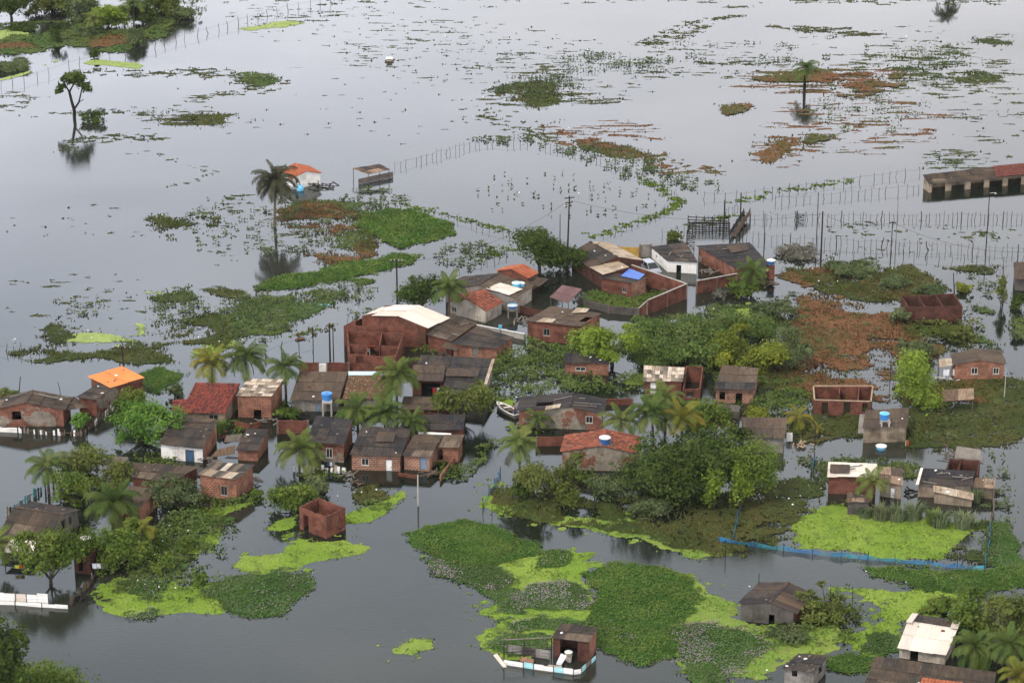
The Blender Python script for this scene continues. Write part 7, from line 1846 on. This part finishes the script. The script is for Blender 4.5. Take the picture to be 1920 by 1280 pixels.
# ---- palms
def frond_mesh(el, droop, seed):
    r = random.Random(seed); mb = MB(); n = 14; p = Vector((0, 0, 0)); pts = [p]; a = el
    for i in range(n):
        t = (i + 1) / n; a = el - droop * t ** 1.5
        p = p + Vector((math.cos(a), 0, math.sin(a))) / n; pts.append(p)
    for i in range(n):
        w = .012 * (1 - i / n) + .004; s = Vector((0, w, 0))
        mb.face([pts[i] - s, pts[i + 1] - s * .8, pts[i + 1] + s * .8, pts[i] + s])
    m_ = 44
    for k in range(m_):
        t = .1 + .9 * k / m_; f = t * n; i = min(n - 1, int(f)); q = pts[i].lerp(pts[i + 1], f - i); d = (pts[i + 1] - pts[i]).normalized()
        L_ = .27 * math.sin(math.pi * (t * .82 + .12)) ** .8 * r.uniform(.85, 1.1) + .03
        up = Vector((0, 1, 0)).cross(d) * -1
        for sd_ in (-1, 1):
            e = q + (d * .6 + Vector((0, sd_, 0)) * .75 + Vector((0, 0, -.5)) + up * r.uniform(-.1, .25)) * L_
            w = d * .0125
            mid = q.lerp(e, .5) + Vector((0, 0, .03))
            mb.face([q - w * .5, mid - w, mid + w, q + w * .5]); mb.face([mid - w, e, mid + w])
    return mb
def frond_set(mat):
    out = []
    for i, (el, dr) in enumerate(((1.35, .8), (1.12, 1.5), (.9, 1.9), (.65, 1.9), (.35, 1.8), (.05, 1.5), (-.4, .95))):
        o = frond_mesh(el, dr, i).build('frond', M[mat]); out.append(o.data); bpy.data.objects.remove(o)
    return out
FR = {k: frond_set(k) for k in ('palm_green', 'palm_pale', 'palm_yellow', 'palm_dry')}

def palm(label, crown, base, L_=2.6, mat='palm_green', n=17, trunk='palm_bark', low=0, fruit=False, r=.14):
    b_ = at(*base); h = (base[1] - crown[1]) / vpm(base[1]); h = max(h, .4)
    c = at(crown[0], base[1] - 0.001); c.z = h
    c.x = at(crown[0], crown[1], h).x; c.y = b_.y
    root = thing('palm_tree', label, 'palm tree', b_)
    mb = MB(); mid = b_.lerp(c, .5) + Vector(((b_.x - c.x) * .15, 0, 0))
    mb.path([b_ - Vector((0, 0, .8)), b_.lerp(mid, .5), mid, mid.lerp(c, .5), c], r * 1.25, r * .8, 7); mb.build('trunk', M[trunk], root)
    off = c - b_
    n = int(n * rnd.uniform(1.2, 1.6)); L_ *= 1.14
    for i in range(n):
        k = i / n; v = min(6, int(k * (5.2 + low) + rnd.uniform(0, 1.0)))
        o = bpy.data.objects.new('frond', FR[mat][v] if rnd.random() > .12 or mat == 'palm_dry' else FR['palm_dry' if v > 4 else ('palm_pale' if v > 3 and mat != 'palm_yellow' else mat)][v])
        COL.objects.link(o); o.parent = root; o.location = off
        sc = L_ * rnd.uniform(.85, 1.12) * (.82 if v == 0 else 1); o.scale = (sc, sc * rnd.uniform(.85, 1.1), sc)
        o.rotation_euler = (rnd.gauss(0, .12), rnd.gauss(0, .08), i * 2.39996 + rnd.uniform(-.25, .25))
    if fruit:
        for i in range(6):
            mb = MB(); a = i * 1.05; q = c + Vector((math.cos(a) * .22, math.sin(a) * .22, -.18)); mb.lathe(q - Vector((0, 0, .13)), [(.02, 0), (.1, .06), (.12, .14), (.08, .23), (.02, .27)], 8); mb.build('coconut', M['coconut'], root)
    return root
palm('tall lone coconut palm in front of the small white house', (517,338), (515,424), 3.3, 'palm_dry', 30, 'palm_bark', 1.6, r=.17)
palm('yellowing coconut palm behind the mottled tile roof', (396,682), (400,732), 2.7, 'palm_yellow', 18, fruit=True)
palm('green coconut palm just beside the yellowing palm', (459,672), (466,728), 2.8, 'palm_green', 18)
palm('green coconut palm behind the checkered roof corner', (534,688), (536,738), 2.6, 'palm_green', 17)
palm('pale green coconut palm over the mossy tile roof', (745,706), (744,778), 2.9, 'palm_pale', 20, low=.6)
palm('dark coconut palm just past the blue tank stand', (668,770), (672,815), 2.6, 'palm_green', 17)
palm('dark coconut palm between the front row roofs', (722,775), (722,820), 2.6, 'palm_green', 17)
palm('short palm behind the low house with a blue door', (772,790), (774,835), 2.1, 'palm_green', 14)
palm('low broad palm in front of the mud stained brick house', (561,846), (562,884), 2.9, 'palm_pale', 18, low=.6)
palm('coconut palm before the teal plank screen', (86,877), (92,926), 2.5, 'palm_green', 18, fruit=True)
palm('large shaggy palm over the half hidden brick house', (213,945), (222,992), 3.1, 'palm_green', 18, low=.4)
palm('small yellowish palm in front of the olive green tree', (268,990), (262,1040), 1.6, 'palm_yellow', 11)
palm('palm leaning in from the picture edge by the pale porch', (-8,1022), (-12,1075), 2.4, 'palm_pale', 14)
palm('coconut palm with a curved yellow frond beside the faded tile gable', (842,540), (842,602), 2.6, 'palm_green', 17)
palm('young coconut palm over the compound bush', (1411,512), (1408,552), 2.4, 'palm_green', 16)
palm('drooping palm beside the islet net strip', (973,832), (975,908), 2.6, 'palm_pale', 17, low=.8)
palm('upright dark young palm before the mud plastered front', (1009,785), (1010,806), 1.9, 'palm_green', 9)
palm('light green palm beside the house losing its sheets', (1164,790), (1165,828), 2.5, 'palm_pale', 15)
palm('tall dark palm in the middle of the islet row', (1222,778), (1225,845), 2.9, 'palm_green', 19)
palm('feathery palm leaning over the pale striped roof house', (1245,748), (1248,800), 2.4, 'palm_pale', 15)
palm('golden green palm touching the mid green islet tree', (1277,786), (1280,842), 2.8, 'palm_yellow', 18)
palm('tiny yellowish palm behind the grey block house', (1497,782), (1496,802), 1.9, 'palm_yellow', 12, low=.5)
palm('young palm growing before the white patched roof shack', (1634,905), (1632,948), 2.1, 'palm_pale', 11)
palm('big drooping palm covering the white roofed house corner', (1826,1212), (1828,1262), 2.5, 'palm_green', 19, low=.6)
palm('dark palm between the drooping palm and the picture edge', (1893,1212), (1893,1275), 2.4, 'palm_green', 18, low=.4)
palm('yellowish palm cut by the bottom corner', (1908,1268), (1910,1320), 2.1, 'palm_yellow', 16)
palm('lone short palm standing among the far rusty tussocks', (1511,129), (1508,172), 2.2, 'palm_green', 20, 'bark_dark', .8, r=.22)
palm('slim palm on the far wooded bank', (250,10), (251,48), 2.6, 'palm_green', 16)
palm('short pale palm on the far wooded bank slope', (175,36), (175,64), 2.0, 'palm_pale', 14)
palm('broad yellow leaved seedling by the thin stake', (1534,803), (1533,815), .9, 'palm_yellow', 8)
palm('dark palm top cut by the upper picture edge', (1778,-26), (1780,-2), 2.6, 'palm_green', 16)

# ---- reeds before the walled shacks
def reeds(label, px, bot, h, w, mat='reed'):
    c = at(px, bot); root = thing('reed_clump', label, 'reeds', c); W_ = w / ppm(bot)
    Q = []
    for _ in range(170):
        a = rnd.uniform(0, 6.283); k = math.sqrt(rnd.random()) * W_ * .34
        p = np.array([c.x + k * math.cos(a), c.y + k * math.sin(a), -.2]); hh = h * rnd.uniform(.5, 1.1)
        o = np.array([math.cos(a), math.sin(a), 0]) * rnd.uniform(.15, .8) * hh * .75 + np.array([rnd.gauss(0, .15), rnd.gauss(0, .15), 0])
        t = np.array([-math.sin(a), math.cos(a), 0]) * .045
        m1 = p + o * .35 + np.array([0, 0, hh * .7 + .2]); e = p + o + np.array([0, 0, hh * rnd.uniform(.72, 1.0) + .2])
        Q.append([p - t, m1 - t, m1 + t, p + t]); Q.append([m1 - t, e - t * .1, e + t * .1, m1 + t])
    quads_object('leaves', np.array(Q), M[mat], parent=root)
for i, (px, b_, h, w, lab) in enumerate(((1622,968,1.5,36,'short dark reed clump beside the maroon shack'),(1652,972,2.0,48,'pale reed clump beside the young palm'),(1682,974,2.1,46,'pale reed clump between shack door and open gap'),(1712,972,2.5,44,'tallest pale reed clump before the dark gap'),(1762,985,2.1,56,'reed clump before the rusty tan sheets, nearer the gap'),(1806,988,2.3,52,'reed clump before the rusty tan sheets, nearer the corner'),(1830,940,1.8,30,'small reed clump at the ragged lean-to wall'))):
    reeds(lab, px, b_, h * .8, w)
reeds('lime leaved banana like clump before the corner reeds', 1748, 978, 1.4, 34, 'leaf_lime')
reeds('spiky lime plants in the yard behind the outhouse', 412, 808, 1.3, 44, 'leaf_feather')
